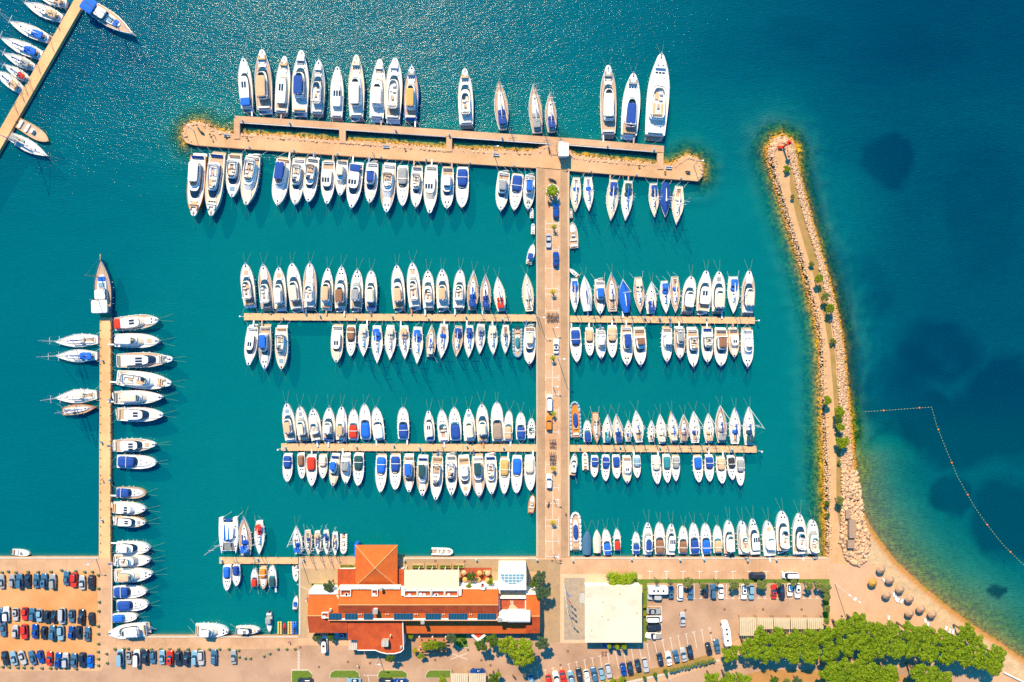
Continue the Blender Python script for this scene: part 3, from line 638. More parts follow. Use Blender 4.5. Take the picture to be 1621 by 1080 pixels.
def cruiser(root, L, B, cov, dk, hk):
    """Open sport cruiser: long foredeck, wrap-round screen, cockpit under canvas."""
    F = .95 + L * .03; ster = random.uniform(.84, .92); rr = random.random
    hull(L, B, root, hk, dk, False, ster, F, y0=-.455, sheer=.3)
    z = F - .13
    mb = MB(); mb.loft([rect(0, -.468 * L, B * .78, .064 * L, .22), rect(0, -.468 * L, B * .78, .064 * L, .38)]); mb.build('swim_platform', TEAK if rr() < .35 else gel('w'), root)
    mb = MB(); mb.loft([ring(.17 * L, .235 * L, B * .36, .75, .35, .35, z), ring(.165 * L, .225 * L, B * .32, .75, .35, .36, z + .34), ring(.15 * L, .20 * L, B * .25, .75, .35, .36, z + .45)]); mb.build('coachroof', gel('w'), root, True)
    for k in range(random.choice((1, 3))):
        x, y = ((0, .27), (-.13, .13), (.13, .13))[k]; mb = MB(); mb.loft([rect(x * B, y * L, .44, .44, z + .2, 10, .5), rect(x * B, y * L, .4, .4, z + .5, 10, .5)]); mb.build('deck_hatch', GLASS, root)
    mb = MB(); shell(mb, -.19 * L, .25 * L, B * .40, z, z + .3, .5, .25, .05, .16); mb.build('cockpit_coaming', gel('w'), root)
    mb = MB(); sc = ring(-.13 * L, .20 * L, B * .375, .55, .3, .08, z + .3); fr = sorted([p for p in sc if p[1] > -.13 * L + .06 * L], key=lambda p: math.atan2(p[0], p[1] + .13 * L)); k = len(fr)
    v = fr + [(x * .82, y - .55, z_ + .62) for x, y, z_ in fr]; mb.add(v, [(i, i + 1, i + 1 + k, i + k) for i in range(k - 1)]); mb.add([(x * .8, y - .57, z_) for x, y, z_ in v], [(i + k, i + 1 + k, i + 1, i) for i in range(k - 1)]); mb.build('windshield', GLASS if rr() < .6 else GLASSL, root)
    if cov != '-':
        mb = MB(); dome(mb, -.215 * L, .205 * L, B * .385, z + .3, .95, .42, .3, .06); c = mb.build('cockpit_cover', cloth(cov), root)
        mb = MB(); ya = random.uniform(-.26, -.12) * L; mb.path([(-B * .42, ya, z + .3), (-B * .36, ya - .1, z + 1.35), (B * .36, ya - .1, z + 1.35), (B * .42, ya, z + .3)], .09, 5)
        if rr() < .65: mb.build('arch', gel('w'), root)
    else:
        mb = MB(); mb.box(-B * .34, B * .34, -.42 * L, .02 * L, z, z + .05); mb.build('cockpit_floor', random.choice((TEAK, NONSKID)), root)
        mb = MB(); sofa_u(mb, -.3 * L, B * .62, L * .2, z + .06); mb.build('sofa', VINYL, root)
        mb = MB(); mb.box(.05 * B, .32 * B, -.07 * L, -.02 * L, z + .06, z + .9); mb.build('helm_console', gel('w'), root); mb = MB(); mb.box(-.3 * B, .3 * B, -.16 * L, -.12 * L, z + .06, z + .75); mb.build('helm_seat', VINYL, root)
    rail(L, B, root, F, ster=ster, y0=.02, sheer=.3, h=.5, hy0=-.455)
    mb = MB(); mb.box(-.12, .12, L * .45, L * .5 + .25, F + .3, F + .38, .8); mb.build('anchor', STEEL, root)
    fenders(L, B, root, ster, False, 3, FENDW if rr() < .7 else gel('n'), F); lines(L, B, root, F, out=3)
    if rr() < .25: gangway(L, B, root, F, FENDW)

def tarp_boat(root, L, B, cov, dk, hk):
    F = .9 + L * .02; hull(L, B, root, hk, dk, False, .88, F, y0=-.46)
    mb = MB(); a = dict(sail=False, ster=.88, y0=-.44)
    mb.loft([hull_ring(L, B, z=F - .1, w=1.01, y1=.49, **a), hull_ring(L, B, z=F + .1, w=1.0, y1=.48, **a), hull_ring(L, B, z=F + .55, w=.62, y1=.4, **a), hull_ring(L, B, z=F + .8, w=.2, y1=.3, **a)]); mb.build('tarpaulin', cloth(cov), root)
    mb = MB(); mb.box(-B * .38, B * .38, -.5 * L, -.462 * L, .2, .36); mb.build('swim_platform', gel('b'), root); 
    mb = MB(); mb.box(-.25, .25, -.5 * L - .3, -.5 * L + .1, .37, 1.2, .7); mb.build('outboard_motor', RUB, root); lines(L, B, root, F, out=3)

def sail_yacht(root, L, B, cov, dk, hk, tarp=False, boomc=None, mast=True, mfac=None, tender=False):
    F = .85 + L * .025; ster = random.uniform(.55, .72); rr = random.random
    hull(L, B, root, hk, dk, True, ster, F, sheer=.3, dm=TEAK if dk == 'K' else None)
    z = F - .12; mh = L * (mfac or random.uniform(1.15, 1.3)); ym = .07 * L; bz = z + 1.75; bl = .40 * L
    if tarp:
        mb = MB(); a = dict(sail=True, ster=ster)
        mb.loft([hull_ring(L, B, z=F - .15, w=1.03, y1=.5, **a), hull_ring(L, B, z=F + .15, w=1.0, y1=.49, **a), hull_ring(L, B, z=F + 1.0, w=.45, y1=.44, **a), hull_ring(L, B, z=F + 1.5, w=.05, y1=.4, **a)]); mb.build('tarpaulin', cloth(cov), root)
    else:
        trunk = mat('trunk_white', (.80, .77, .71), .4, var=.05)
        mb = MB(); mb.loft([ring(.06 * L, .235 * L, B * .24, .9, .3, .45, z), ring(.055 * L, .228 * L, B * .215, .9, .3, .46, z + .42)]); ct = mb.build('cabin', trunk, root)
        for s_ in (-1, 1):
            mb = MB(); mb.box(s_ * B * .222 - .05, s_ * B * .222 + .05, -.1 * L, .12 * L, z + .12, z + .32)
            mb.v = [(x * (1 - .22 * max(0, y / L - .0) / .12 * .6), y, zz) for x, y, zz in mb.v]; mb.build('window', GLASS, ct)
        for x, y in ((0, .19), (0, -.02), (0, .33)):
            mb = MB(); hz = z + (.42 if y < .28 else .05); mb.box(x - .24, x + .24, y * L - .24, y * L + .24, hz - .03, hz + .06, .9); mb.build('deck_hatch', GLASS, ct if y < .28 else root)
        mb = MB(); shell(mb, -.305 * L, .135 * L, B * .25, z + .01, z + .32, .3, .3, 0, .14); mb.build('cockpit_coaming', trunk, root)
        mb = MB(); mb.box(-B * .21, B * .21, -.425 * L, -.185 * L, z + .02, z + .06); mb.build('cockpit_floor', TEAK, root)
        mb = MB(); mb.box(-B * .21, -B * .12, -.40 * L, -.20 * L, z + .061, z + .3); mb.box(B * .12, B * .21, -.40 * L, -.20 * L, z + .061, z + .3); mb.build('cockpit_bench', TEAK if rr() < .5 else VINYL, root)
        mb = MB(); wr = .42
        mb.path([(wr * math.cos(a), -.385 * L, z + .75 + wr * math.sin(a)) for a in [k * math.pi / 5 for k in range(11)]], .03, 4); mb.box(-.12, .12, -.385 * L + .03, -.385 * L + .2, z + .06, z + .8); mb.build('steering_wheel', STEEL, root)
        sp = cov if cov not in '-w' else random.choice('ncwgb')
        mb = MB(); dome(mb, -.155 * L, .055 * L, B * .27, z + .3, .62, .6, .4, .1, 16); mb.build('sprayhood', cloth(sp if sp != 'w' else 'c'), root)
        if cov != '-': canopy(L, -.325 * L, .19 * L, B * .56, z, 1.45, cov if cov != 'w' else 'c', root, 'bimini')
    if mast:
        mb = MB(); mb.tube((0, ym, z), (0, ym, z + mh), .10, .075, 6); ms = mb.build('mast', ALU, root)
        mb = MB(); mb.box(-B * .34, B * .34, ym - .06, ym + .06, z + mh * .42, z + mh * .42 + .06); mb.box(-B * .25, B * .25, ym - .05, ym + .05, z + mh * .70, z + mh * .70 + .05); mb.build('spreader', ALU, ms)
        mb = MB()
        for s_ in (-1, 1):
            mb.tube((s_ * B * .46, ym - .2, F), (s_ * B * .34, ym, z + mh * .43), .010, n=3); mb.tube((s_ * B * .34, ym, z + mh * .43), (s_ * B * .25, ym, z + mh * .71), .010, n=3); mb.tube((s_ * B * .25, ym, z + mh * .71), (0, ym, z + mh * .99), .010, n=3)
        mb.tube((0, -.49 * L, F), (0, ym, z + mh * .99), .010, n=3); mb.build('rigging', STEEL, ms)
        mb = MB(); mb.tube((0, .475 * L, F + .4), (0, ym + .1, z + mh * .95), .085, .05, 5); mb.build('furled_jib', cloth(random.choice('wwwnb')), root)
        mb = MB(); mb.tube((0, ym - .1, bz), (0, ym - bl, bz + .05), .075, n=6); bm_ = mb.build('boom', ALU, ms)
        bc = boomc or random.choice('wwcnnb')
        mb = MB(); mb.loft([[(x * .17 * s1, ym - .15 - bl * .9 * u, bz + .22 + zz * .22 * s1) for x, zz in ((1, 0), (.7, .8), (0, 1.1), (-.7, .8), (-1, 0), (0, -.7))] for u, s1 in ((0, 1.3), (.3, 1.1), (.7, .85), (1, .5))]); mb.build('sail_cover', cloth(bc), bm_)
    rail(L, B, root, F, True, ster, -.48, .5, .6, sheer=.3)
    fenders(L, B, root, ster, True, 3, FENDW if rr() < .7 else gel('n'), F); lines(L, B, root, F, out=3.2)
    if tender: dinghy_part(L, B, root, .9, -.50 * L)
    if rr() < .25: gangway(L, B, root, F, random.choice((TEAK, FENDW)))

def rib(root, L, B, cov, dk, hk, big=False):
    r = min(.36, B * .15); F = .55; pts = []; bx = B / 2 - r
    for i in range(21):
        u = i / 20
        if u <= .3: pts.append((-bx, -L * .5 + L * .66 * u / .3, F))
        elif u >= .7: pts.append((bx, -L * .5 + L * .66 * (1 - u) / .3, F))
        else:
            a = math.pi * (1 - (u - .3) / .4); c = math.cos(a); pts.append((bx * c, L * .16 + (L * .34 - r) * max(math.sin(a), 0) ** .75, F + .25 * math.sin(a)))
    rings = []
    mb = MB(); mb.path(pts, r, 8)
    for p in pts[1:-1]: mb.ball(p, r * .99, r * .99, r * .99, 8, 4)
    tb_ = mb.build('inflatable_tube', mat('hypalon_' + PAL[hk][0].replace(' ', '_'), PAL[hk][1], .6, var=.06), root, True)
    mb = MB(); mb.loft([hull_ring(L * .93, B * .62, False, .95, -.3, .4), hull_ring(L * .93, B * .72, False, .95, .1), hull_ring(L * .95, B * .74, False, .95, .42)]); mb.build('hull', gel('w'), root)
    fl = {'o': 'o', 'K': 'K'}.get(dk, 'w'); mb = MB(); deck_faces(mb, hull_ring(L * .93, B * .70, False, .95, .46)); mb.build('deck', TEAK if fl == 'K' else (gel('o') if fl == 'o' else NONSKID), root)
    mb = MB(); mb.box(-B * .14, B * .14, -L * .10, L * .02, .47, 1.25, .8); mb.build('helm_console', gel('w') if cov == '-' else cloth(cov), root)
    if cov != '-' and L > 8:
        mb = MB(); dome(mb, -.02 * L, .2 * L, B * .2, .47, 1.2, .8, .8, 0); mb.build('console_cover', cloth(cov), root)
    mb = MB(); mb.box(-B * .2, B * .2, -L * .26, -L * .17, .47, .95); mb.build('seat', VINYL if fl != 'o' else cloth('t'), root)
    mb = MB(); mb.box(-B * .22, B * .22, -L * .42, -L * .36, .47, .85); mb.build('seat', VINYL if fl != 'K' else cloth('p'), root)
    if L > 4: 
        mb = MB(); mb.loft([ring(L * .2, L * .09, B * .2, .8, .3, .4, .47), ring(L * .2, L * .085, B * .19, .8, .3, .4, .8)]); mb.build('bow_seat', VINYL if dk != 'o' else cloth('o'), root)
    for x in ((0,) if L < 9 else (-.35, .35)):
        mb = MB(); mb.loft([rect(x, -L * .5 - .15, .42, .6, .3, 8, .4), rect(x, -L * .5 - .2, .46, .7, .95, 8, .4), rect(x, -L * .5 - .2, .3, .45, 1.15, 8, .4)]); mb.build('outboard_motor', mat('motor_cowl', (.05, .055, .06), .4, var=0), root)

def open_boat(root, L, B, cov, dk, hk):
    F = .75; hull(L, B, root, hk, dk, False, .82, F, sheer=.25, dm=TEAK if dk == 'K' else None)
    z = F - .13
    mb = MB(); mb.loft([ring(.27 * L, .15 * L, B * .3, .8, .3, .5, z), ring(.27 * L, .14 * L, B * .27, .8, .3, .5, z + .22)]); mb.build('foredeck', gel('w') if hk != 'y' else gel('t'), root)
    mb = MB(); mb.box(-B * .2, B * .2, -.06 * L, .04 * L, z, z + .75, .75); mb.build('helm_console', gel('w'), root)
    mb = MB(); mb.box(-B * .16, B * .16, .035 * L, .05 * L, z + .6, z + 1.0, .8); mb.build('windshield', GLASSL, root)
    mb = MB(); mb.box(-B * .36, B * .36, -.22 * L, -.15 * L, z, z + .4); mb.build('seat', VINYL, root)
    mb = MB(); mb.box(-B * .33, B * .33, -.44 * L, -.36 * L, z, z + .42); mb.build('seat', random.choice((VINYL, TEAK)), root)
    if cov != '-':
        if cov in 'ngbd' and L > 6: canopy(L, -.14 * L, .3 * L, B * .75, z, 1.3, cov, root)
        else:
            mb = MB(); dome(mb, -.1 * L, .17 * L, B * .36, z + .15, .6, .4, .4); mb.build('cockpit_cover', cloth(cov), root)
    mb = MB(); mb.loft([rect(0, -L * .5 - .12, .42, .55, .3, 8, .4), rect(0, -L * .5 - .2, .46, .65, .95, 8, .4), rect(0, -L * .5 - .2, .3, .45, 1.15, 8, .4)]); mb.build('outboard_motor', mat('motor_cowl', (.05, .055, .06), .4, var=0), root)
    mb = MB(); mb.tube((0, L * .47, F + .2), (random.uniform(-1, 1), L * .5 + 1.2, .6), .03, n=4); mb.build('mooring_line', ROPE, root)

def catamaran(root, L, B, cov, dk, hk):
    hw = B * .27; F = 1.5
    for s_ in (-1, 1):
        mb = MB(); r = lambda z, w, y1=.5: [(x + s_ * (B / 2 - hw / 2), y, zz) for x, y, zz in hull_ring(L, hw, True, .8, z, w, y1=y1)]
        mb.loft([r(-.4, .5, .46), r(0, .8, .49), r(F, 1.0), r(F + .06, .9)]); mb.build('hull', gel('w'), root)
        for y in (.3, .05, -.25):
            mb = MB(); x = s_ * (B / 2 - hw / 2); mb.box(x - .25, x + .25, y * L - .25, y * L + .25, F + .05, F + .12, .9); mb.build('deck_hatch', GLASS, root)
    i = B / 2 - hw + .1
    mb = MB(); mb.box(-i, i, -.36 * L, .2 * L, .9, F + .03); mb.build('bridge_deck', NONSKID, root)
    mb = MB(); mb.loft([ring(-.03 * L, .2 * L, B * .36, .6, .3, .15, F + .03), ring(-.04 * L, .19 * L, B * .33, .6, .3, .15, F + .45)]); cb = mb.build('cabin', gel('w'), root)
    mb = MB(); mb.loft([ring(-.04 * L, .19 * L, B * .33, .6, .3, .15, F + .451), ring(-.07 * L, .15 * L, B * .29, .6, .3, .15, F + .95)], top=False); mb.build('windshield', GLASS, root)
    mb = MB(); mb.loft([ring(-.10 * L, .19 * L, B * .34, .5, .3, .1, F + .95), ring(-.10 * L, .19 * L, B * .33, .5, .3, .1, F + 1.12)]); mb.build('roof', gel('w'), root)
    mb = MB(); mb.box(-i, i, .205 * L, .40 * L, F - .25, F - .22); mb.build('trampoline', mat('net_grey', (.22, .22, .21), .9, var=.1, scale=8), root)
    mb = MB(); mb.tube((-B * .4, .42 * L, F - .1), (B * .4, .42 * L, F - .1), .12); mb.tube((-B * .4, -.44 * L, 1.1), (B * .4, -.44 * L, 1.1), .09); mb.build('crossbeam', ALU, root)
    mb = MB(); mb.box(-B * .16, B * .16, -.47 * L, -.38 * L, 1.0, 1.5, .85); mb.build('tender', cloth(cov), root)
    ym = .08 * L; mb = MB(); mb.tube((0, ym, F), (0, ym, F + 17), .13, .09); ms = mb.build('mast', ALU, root)
    mb = MB(); mb.box(-1.1, 1.1, ym - .05, ym + .05, F + 8, F + 8.07); mb.box(-.8, .8, ym - .05, ym + .05, F + 12.5, F + 12.56); mb.build('spreader', ALU, ms)
    mb = MB(); mb.tube((0, ym - .2, F + 2.6), (0, -.4 * L, F + 2.7), .1); b_ = mb.build('boom', ALU, ms)
    mb = MB(); mb.loft([[(x * .28 * s1, ym - .2 - .42 * L * u, F + 2.85 + zz * .3 * s1) for x, zz in ((1, 0), (.7, .8), (0, 1.1), (-.7, .8), (-1, 0), (0, -.7))] for u, s1 in ((0, 1.2), (.5, 1), (1, .5))]); mb.build('sail_cover', cloth('b'), b_)
    mb = MB(); mb.tube((0, .42 * L, F), (0, ym, F + 16), .07, .05, 5); mb.build('furled_jib', cloth('b'), root)
    mb = MB()
    for s_ in (-1, 1): mb.tube((s_ * B * .46, ym - .6, F), (0, ym, F + 15.5), .02, n=3)
    mb.build('rigging', STEEL, ms); lines(L, B, root, F, bow=False)

def gulet(root, L, B, cov, dk, hk):
    F = 1.5; hull(L, B, root, hk, 'K', True, .8, F, sheer=.9)
    z = F - .12
    mb = MB(); mb.box(-.16, .16, L * .47, L * .58, F + .95, F + 1.1, .7); mb.build('bowsprit', TEAK, root)
    mb = MB(); mb.loft([ring(-.02 * L, .24 * L, B * .29, .7, .3, .25, z), ring(-.02 * L, .235 * L, B * .27, .7, .3, .25, z + .75)]); mb.build('cabin', gel('w'), root)
    mb = MB(); mb.loft([rect(0, -.14 * L, B * .62, .2 * L, z + .76), rect(0, -.15 * L, B * .60, .17 * L, z + 1.9)]); wh = mb.build('wheelhouse', gel('w'), root)
    mb = MB(); mb.loft([rect(0, -.14 * L, B * .625, .203 * L, z + 1.1), rect(0, -.145 * L, B * .615, .19 * L, z + 1.6)], bot=False, top=False); mb.build('window', GLASS, wh)
    mb = MB(); mb.box(-B * .16, B * .16, -.01 * L, .07 * L, z + .76, z + 1.05); mb.build('sunpad', cloth('l'), root)
    mb = MB(); mb.box(-B * .2, B * .2, .1 * L, .18 * L, z + .76, z + .95); mb.build('sunpad', cloth('b'), root)
    for y in (.27, .33):
        mb = MB(); mb.box(-.35, .35, y * L - .35, y * L + .35, z + .1, z + .3, .9); mb.build('deck_hatch', GLASS, root)
    canopy(L, -.37 * L, .24 * L, B * .92, z, 2.3, cov, root)
    mb = MB(); sofa_u(mb, -.4 * L, B * .6, .13 * L, z + .02); mb.build('sofa', VINYL, root)
    for ym, h in ((.16, 9), (-.26, 7)):
        mb = MB(); mb.tube((0, ym * L, z), (0, ym * L, z + h), .16, .1); mb.build('mast', TEAK, root)
    mb = MB(); mb.tube((0, .54 * L, F + 1.1), (0, .16 * L, z + 8.8), .03, n=4); mb.build('rigging', STEEL, root)
    rail(L, B, root, F, True, .8, -.2, sheer=.9); fenders(L, B, root, .8, True, 4, FENDW, F)

KIND = {'F': ('motor_yacht', 'motor yacht', 'motor yacht'), 'H': ('motor_yacht', 'hardtop motor yacht', 'motor yacht'), 'E': ('sport_cruiser', 'sport cruiser', 'motor boat'),
        'S': ('sailing_yacht', 'sailing yacht', 'sailing boat'), 'U': ('sailing_yacht', 'sailing yacht', 'sailing boat'), 'T': ('covered_boat', 'motor boat', 'motor boat'), 'R': ('inflatable_boat', 'inflatable boat', 'inflatable boat'),
        'O': ('open_boat', 'open boat', 'small boat'), 'C': ('catamaran', 'sailing catamaran', 'catamaran'), 'W': ('gulet', 'wooden gulet', 'gulet')}
ORD = ['', 'first', 'second', 'third', 'fourth', 'fifth', 'sixth', 'seventh', 'eighth', 'ninth', 'tenth', 'eleventh', 'twelfth', 'thirteenth', 'fourteenth', 'fifteenth', 'sixteenth',
       'seventeenth', 'eighteenth', 'nineteenth', 'twentieth', 'twenty-first', 'twenty-second', 'twenty-third', 'twenty-fourth', 'twenty-fifth', 'twenty-sixth', 'twenty-seventh', 'twenty-eighth', 'twenty-ninth', 'thirtieth', 'thirty-first', 'thirty-second']
def look(kind, cov, dk, hk, W_):
    word, c = KIND[kind][1], PAL.get(cov, ('', 0))[0]
    pre = (PAL[hk][0] + '-hulled ' if hk != 'w' else 'white ') if kind != 'R' else PAL[hk][0] + ' '
    if kind in 'FH': s = f'with {c} canopy' if cov != '-' and not (kind == 'H' and cov == 'w') else ('with open flybridge' if kind == 'F' else 'with dark roof windows')
    elif kind == 'E': s = f'with {c} cockpit cover' if cov != '-' else 'with open cockpit'
    elif kind in 'TU': s = f'under full {c} tarpaulin'
    elif kind == 'S': s = f'with {c if cov != "w" else "cream"} bimini' if cov != '-' else 'with open cockpit'
    elif kind == 'R': s = f'with {c} console cover' if cov != '-' else 'with uncovered console'
    elif kind == 'O': s = f'with {c} cover' if cov != '-' else 'with open deck'
    else: s = f'with {c} cover'
    return pre + word + ' ' + s
def boat_row(ox, oy, k, phrase, group, rows, frm='left', start=0, key=0, z=1.5, only=None):
    """rows: (bow x, bow y, stern x, stern y, width, kind, cover, deck, hull[, own words]) in enlarged-picture units."""
    rs = []
    for r in rows: rs.append([ox + r[0] / k, oy + r[1] / k, ox + r[2] / k, oy + r[3] / k, r[4] / k] + list(r[5:]))
    mid = lambda r: ((r[0] + r[2]) / 2, (r[1] + r[3]) / 2)
    order = sorted(range(len(rs)), key=lambda i: {'left': mid(rs[i])[0], 'pier': mid(rs[i])[0], 'top': mid(rs[i])[1], 'right': -mid(rs[i])[0]}[frm])
    frw = {'left': 'from left', 'pier': 'from the central pier', 'top': 'from top', 'right': 'from right'}[frm]
    for n, i in enumerate(order):
        r = rs[i]; bx, by, sx, sy, w, kind, cov, dk, hk = r[:9]; own = r[9] if len(r) > 9 else None
        a, b = Vector(PX(bx, by, z)), Vector(PX(sx, sy, z)); d = a - b; L = d.length; c = (a + b) / 2; B = w * S * (H - z) / H
        B = min(max(B, L * .22), L * (.36 if kind != 'C' else .6))
        lab = own or f'{look(kind, cov, dk, hk, w)}, {ORD[n + 1 + start]} {frw} {phrase}'
        random.seed(int(bx * 7 + by * 13)); BOW[0] = random.uniform(1.95, 2.9); BOW[1] = random.uniform(.62, .82)
        t = thing(KIND[kind][0], lab, KIND[kind][2], (c.x, c.y, 0), math.atan2(d.y, d.x) - math.pi / 2, group)
        if kind == 'F': motor_yacht(t, L, B, cov, dk, hk)
        elif kind == 'H': motor_yacht(t, L, B, cov, dk, hk, hard=True)
        elif kind == 'E': cruiser(t, L, B, cov, dk, hk)
        elif kind == 'T': tarp_boat(t, L, B, cov, dk, hk)
        elif kind == 'S': sail_yacht(t, L, B, cov, dk, hk)
        elif kind == 'U': sail_yacht(t, L, B, cov, dk, hk, tarp=True)
        elif kind == 'R': rib(t, L, B, cov, dk, hk)
        elif kind == 'O': open_boat(t, L, B, cov, dk, hk)
        elif kind == 'C': catamaran(t, L, B, cov, dk, hk)
        elif kind == 'W': gulet(t, L, B, cov, dk, hk)
# ------------------------------------------------------------------ the fleet, berth by berth
def merge(o2, k2, o1, k1, rows):
    """rows measured on another enlargement -> units of the first"""
    out = []
    for r in rows:
        q = list(r)
        for i in (0, 2): q[i] = (o2[0] + r[i] / k2 - o1[0]) * k1
        for i in (1, 3): q[i] = (o2[1] + r[i] / k2 - o1[1]) * k1
        q[4] = r[4] / k2 * k1; out.append(tuple(q))
    return out
boat_row(360, 70, 5.066, 'above breakwater wharf', 'yachts moored above the breakwater wharf', [
 (133,115,160,540,110,'H','b','w','w'), (282,55,300,555,135,'F','t','K','w'), (463,112,430,572,115,'H','w','w','w'), (597,62,580,575,135,'F','n','w','w'), (738,130,718,580,112,'F','-','g','w'),  # first yacht: blue canopy added where its cockpit only lies in shadow
 (885,192,875,610,105,'H','w','w','w'), (1038,98,1035,612,128,'F','w','c','w'), (1225,138,1195,620,125,'F','w','w','w'), (1347,125,1325,630,135,'F','-','w','w'), (1480,178,1470,625,118,'F','y','K','b')]
 + merge((680,70), 3.684, (360,70), 5.066, [
 (206,150,215,487,88,'F','-','w','w'), (405,210,428,495,82,'S','n','K','w'), (605,230,628,515,78,'S','g','K','w'), (702,283,712,510,68,'S','n','K','w'), (1040,142,1042,545,95,'F','w','K','w'),
 (1188,172,1160,552,105,'F','n','w','w'), (1350,58,1310,560,130,'F','-','w','w')]))
boat_row(280, 170, 4.768, 'below breakwater', 'yachts moored below the breakwater', [
 (133,815,165,340,132,'F','w','w','o'), (265,810,310,330,130,'F','-','c','w'), (420,680,440,340,115,'F','-','w','w'), (525,738,580,350,125,'F','-','c','w'), (760,745,810,370,120,'F','n','w','w'),
 (893,740,925,370,105,'F','-','w','w'), (993,718,1030,370,105,'F','-','w','w'), (1135,730,1145,390,105,'H','w','w','w'), (1232,668,1250,390,95,'F','c','w','w'), (1318,765,1360,408,115,'H','n','w','w'), (1455,725,1478,405,100,'F','n','w','w')]
 + merge((580,180), 4.768, (280,170), 4.768, [
 (152,750,175,365,110,'F','-','K','w'), (272,700,275,385,92,'E','g','w','w'), (373,712,385,385,92,'F','-','w','w'), (478,750,492,380,105,'H','w','w','w'), (608,720,615,392,98,'F','w','w','w'), (720,712,727,395,98,'E','n','w','w'),
 (1012,738,1040,430,100,'F','g','w','w'), (1113,732,1145,445,95,'E','n','w','w'), (1218,728,1235,455,85,'F','b','w','w')])
 + merge((820,210), 5.403, (280,170), 4.768, [
 (488,680,500,380,95,'S','-','c','w'), (608,672,600,378,88,'S','-','w','w'), (793,755,820,400,105,'S','n','c','w'), (918,755,945,410,100,'S','e','w','w'), (1168,725,1160,430,88,'S','n','c','w'), (1260,725,1262,430,92,'U','n','w','w'), (1355,788,1380,455,105,'S','-','c','w')]))
boat_row(370, 400, 5.4, 'above upper left pontoon', 'boats above the upper left pontoon', [
 (103,92,140,472,115,'F','-','w','w'), (255,97,290,500,115,'F','-','K','w'), (388,130,400,500,110,'F','w','w','w'), (500,92,545,505,118,'F','c','w','w'), (655,85,650,495,115,'F','-','K','w'), (808,135,790,495,105,'F','p','w','w'),
 (925,112,912,500,110,'F','k','w','w'), (1060,142,1045,500,108,'F','g','w','w'), (1177,148,1172,500,105,'F','c','w','w')]
 + merge((600,400), 5.4, (370,400), 5.4, [
 (152,108,175,500,115,'F','p','w','w'), (284,82,310,490,115,'F','-','w','w'), (418,148,425,495,105,'F','-','w','w'), (540,145,548,495,112,'F','t','w','w'), (695,140,680,495,105,'F','-','w','w'), (808,150,795,490,100,'S','n','K','w'),
 (910,185,912,490,95,'S','n','K','w'), (1012,205,1045,500,100,'S','r','w','w'), (1257,175,1285,500,100,'S','-','c','w')]))
boat_row(370, 400, 5.4, 'below upper left pontoon', 'boats below the upper left pontoon', [
 (130,955,165,620,105,'H','w','w','w'), (268,1000,270,610,105,'F','b','g','w'), (412,1000,408,620,110,'F','-','c','w'), (878,935,888,610,105,'H','w','c','w'), (998,890,1003,615,85,'E','k','w','w'), (1105,890,1107,615,95,'S','w','w','w'), (1223,950,1222,625,100,'S','b','w','w')]
 + merge((600,400), 5.4, (370,400), 5.4, [
 (90,920,97,620,100,'S','w','w','w'), (218,915,212,625,95,'S','p','w','w'), (322,955,330,635,98,'S','b','w','w'), (450,615,437,890,85,'S','c','K','w'), (528,905,555,610,100,'S','-','w','w'), (658,890,680,625,90,'S','n','K','w'), (763,900,775,620,90,'S','n','w','w'),
 (858,868,872,610,85,'S','g','w','w'), (975,878,970,625,85,'S','w','w','w'), (1078,868,1083,618,78,'S','-','w','w'), (1185,900,1183,650,90,'R','q','K','l'), (1283,955,1290,620,105,'F','c','w','w')]))
boat_row(890, 410, 5.066, 'above upper right pontoon', 'boats above the upper right pontoon', [
 (102,430,98,155,75,'S','b','w','w'), (178,135,205,418,95,'U','w','w','w'), (303,445,300,160,92,'F','b','K','w'), (395,108,405,420,100,'S','-','K','w'), (487,160,515,430,92,'U','b','w','w'), (628,440,610,145,88,'S','c','K','w'), (718,180,712,440,90,'S','n','w','w'),
 (835,440,820,175,85,'S','b','w','w'), (910,435,905,140,82,'S','-','K','w'), (1033,135,1000,445,105,'F','w','w','w'), (1153,98,1125,440,115,'H','w','w','w'), (1255,98,1250,440,108,'F','c','w','w'), (1375,440,1375,140,95,'S','b','w','w'), (1497,95,1485,455,105,'F','c','K','w')], 'left')
boat_row(890, 410, 5.066, 'below upper right pontoon', 'boats below the upper right pontoon', [
 (118,830,103,550,92,'E','n','w','w'), (222,780,218,550,75,'E','t','w','w'), (312,800,307,560,85,'F','w','w','w'), (402,795,402,530,85,'E','p','w','w'), (517,855,515,530,100,'F','n','w','w'), (628,855,618,545,105,'F','k','w','w'), (838,828,840,540,88,'F','w','w','w'),
 (943,800,940,540,90,'F','g','K','w'), (1050,868,1043,545,98,'F','-','w','w'), (1163,830,1163,540,95,'F','-','w','w'), (1270,860,1275,550,110,'F','k','w','w'), (1378,790,1373,550,88,'H','w','c','t'), (1483,870,1483,550,100,'F','w','w','w')])
boat_row(430, 620, 6.355, 'above lower left pontoon', 'boats above the lower left pontoon', [
 (152,112,195,510,125,'F','p','w','w'), (285,145,325,505,120,'F','c','w','w'), (415,165,455,510,120,'F','-','w','w'), (580,150,570,510,125,'F','w','w','w'), (705,145,700,505,118,'F','t','w','w'), (822,168,820,495,110,'E','r','w','w'),
 (932,118,945,490,120,'E','b','w','w'), (1045,150,1085,500,120,'E','w','w','w'), (1320,152,1325,490,120,'E','n','w','w')]
 + merge((640,620), 5.4, (430,620), 6.355, [
 (207,170,220,430,90,'H','w','w','w'), (317,148,340,438,95,'E','-','w','w'), (425,128,440,425,108,'E','n','w','w'), (550,148,560,435,105,'F','c','w','w'), (663,100,675,438,108,'F','c','w','w'), (790,85,800,438,108,'E','a','w','w'), (897,155,885,430,78,'E','p','w','w'), (995,172,997,420,88,'E','n','w','w'), (1088,222,1085,410,70,'E','-','w','w')]))
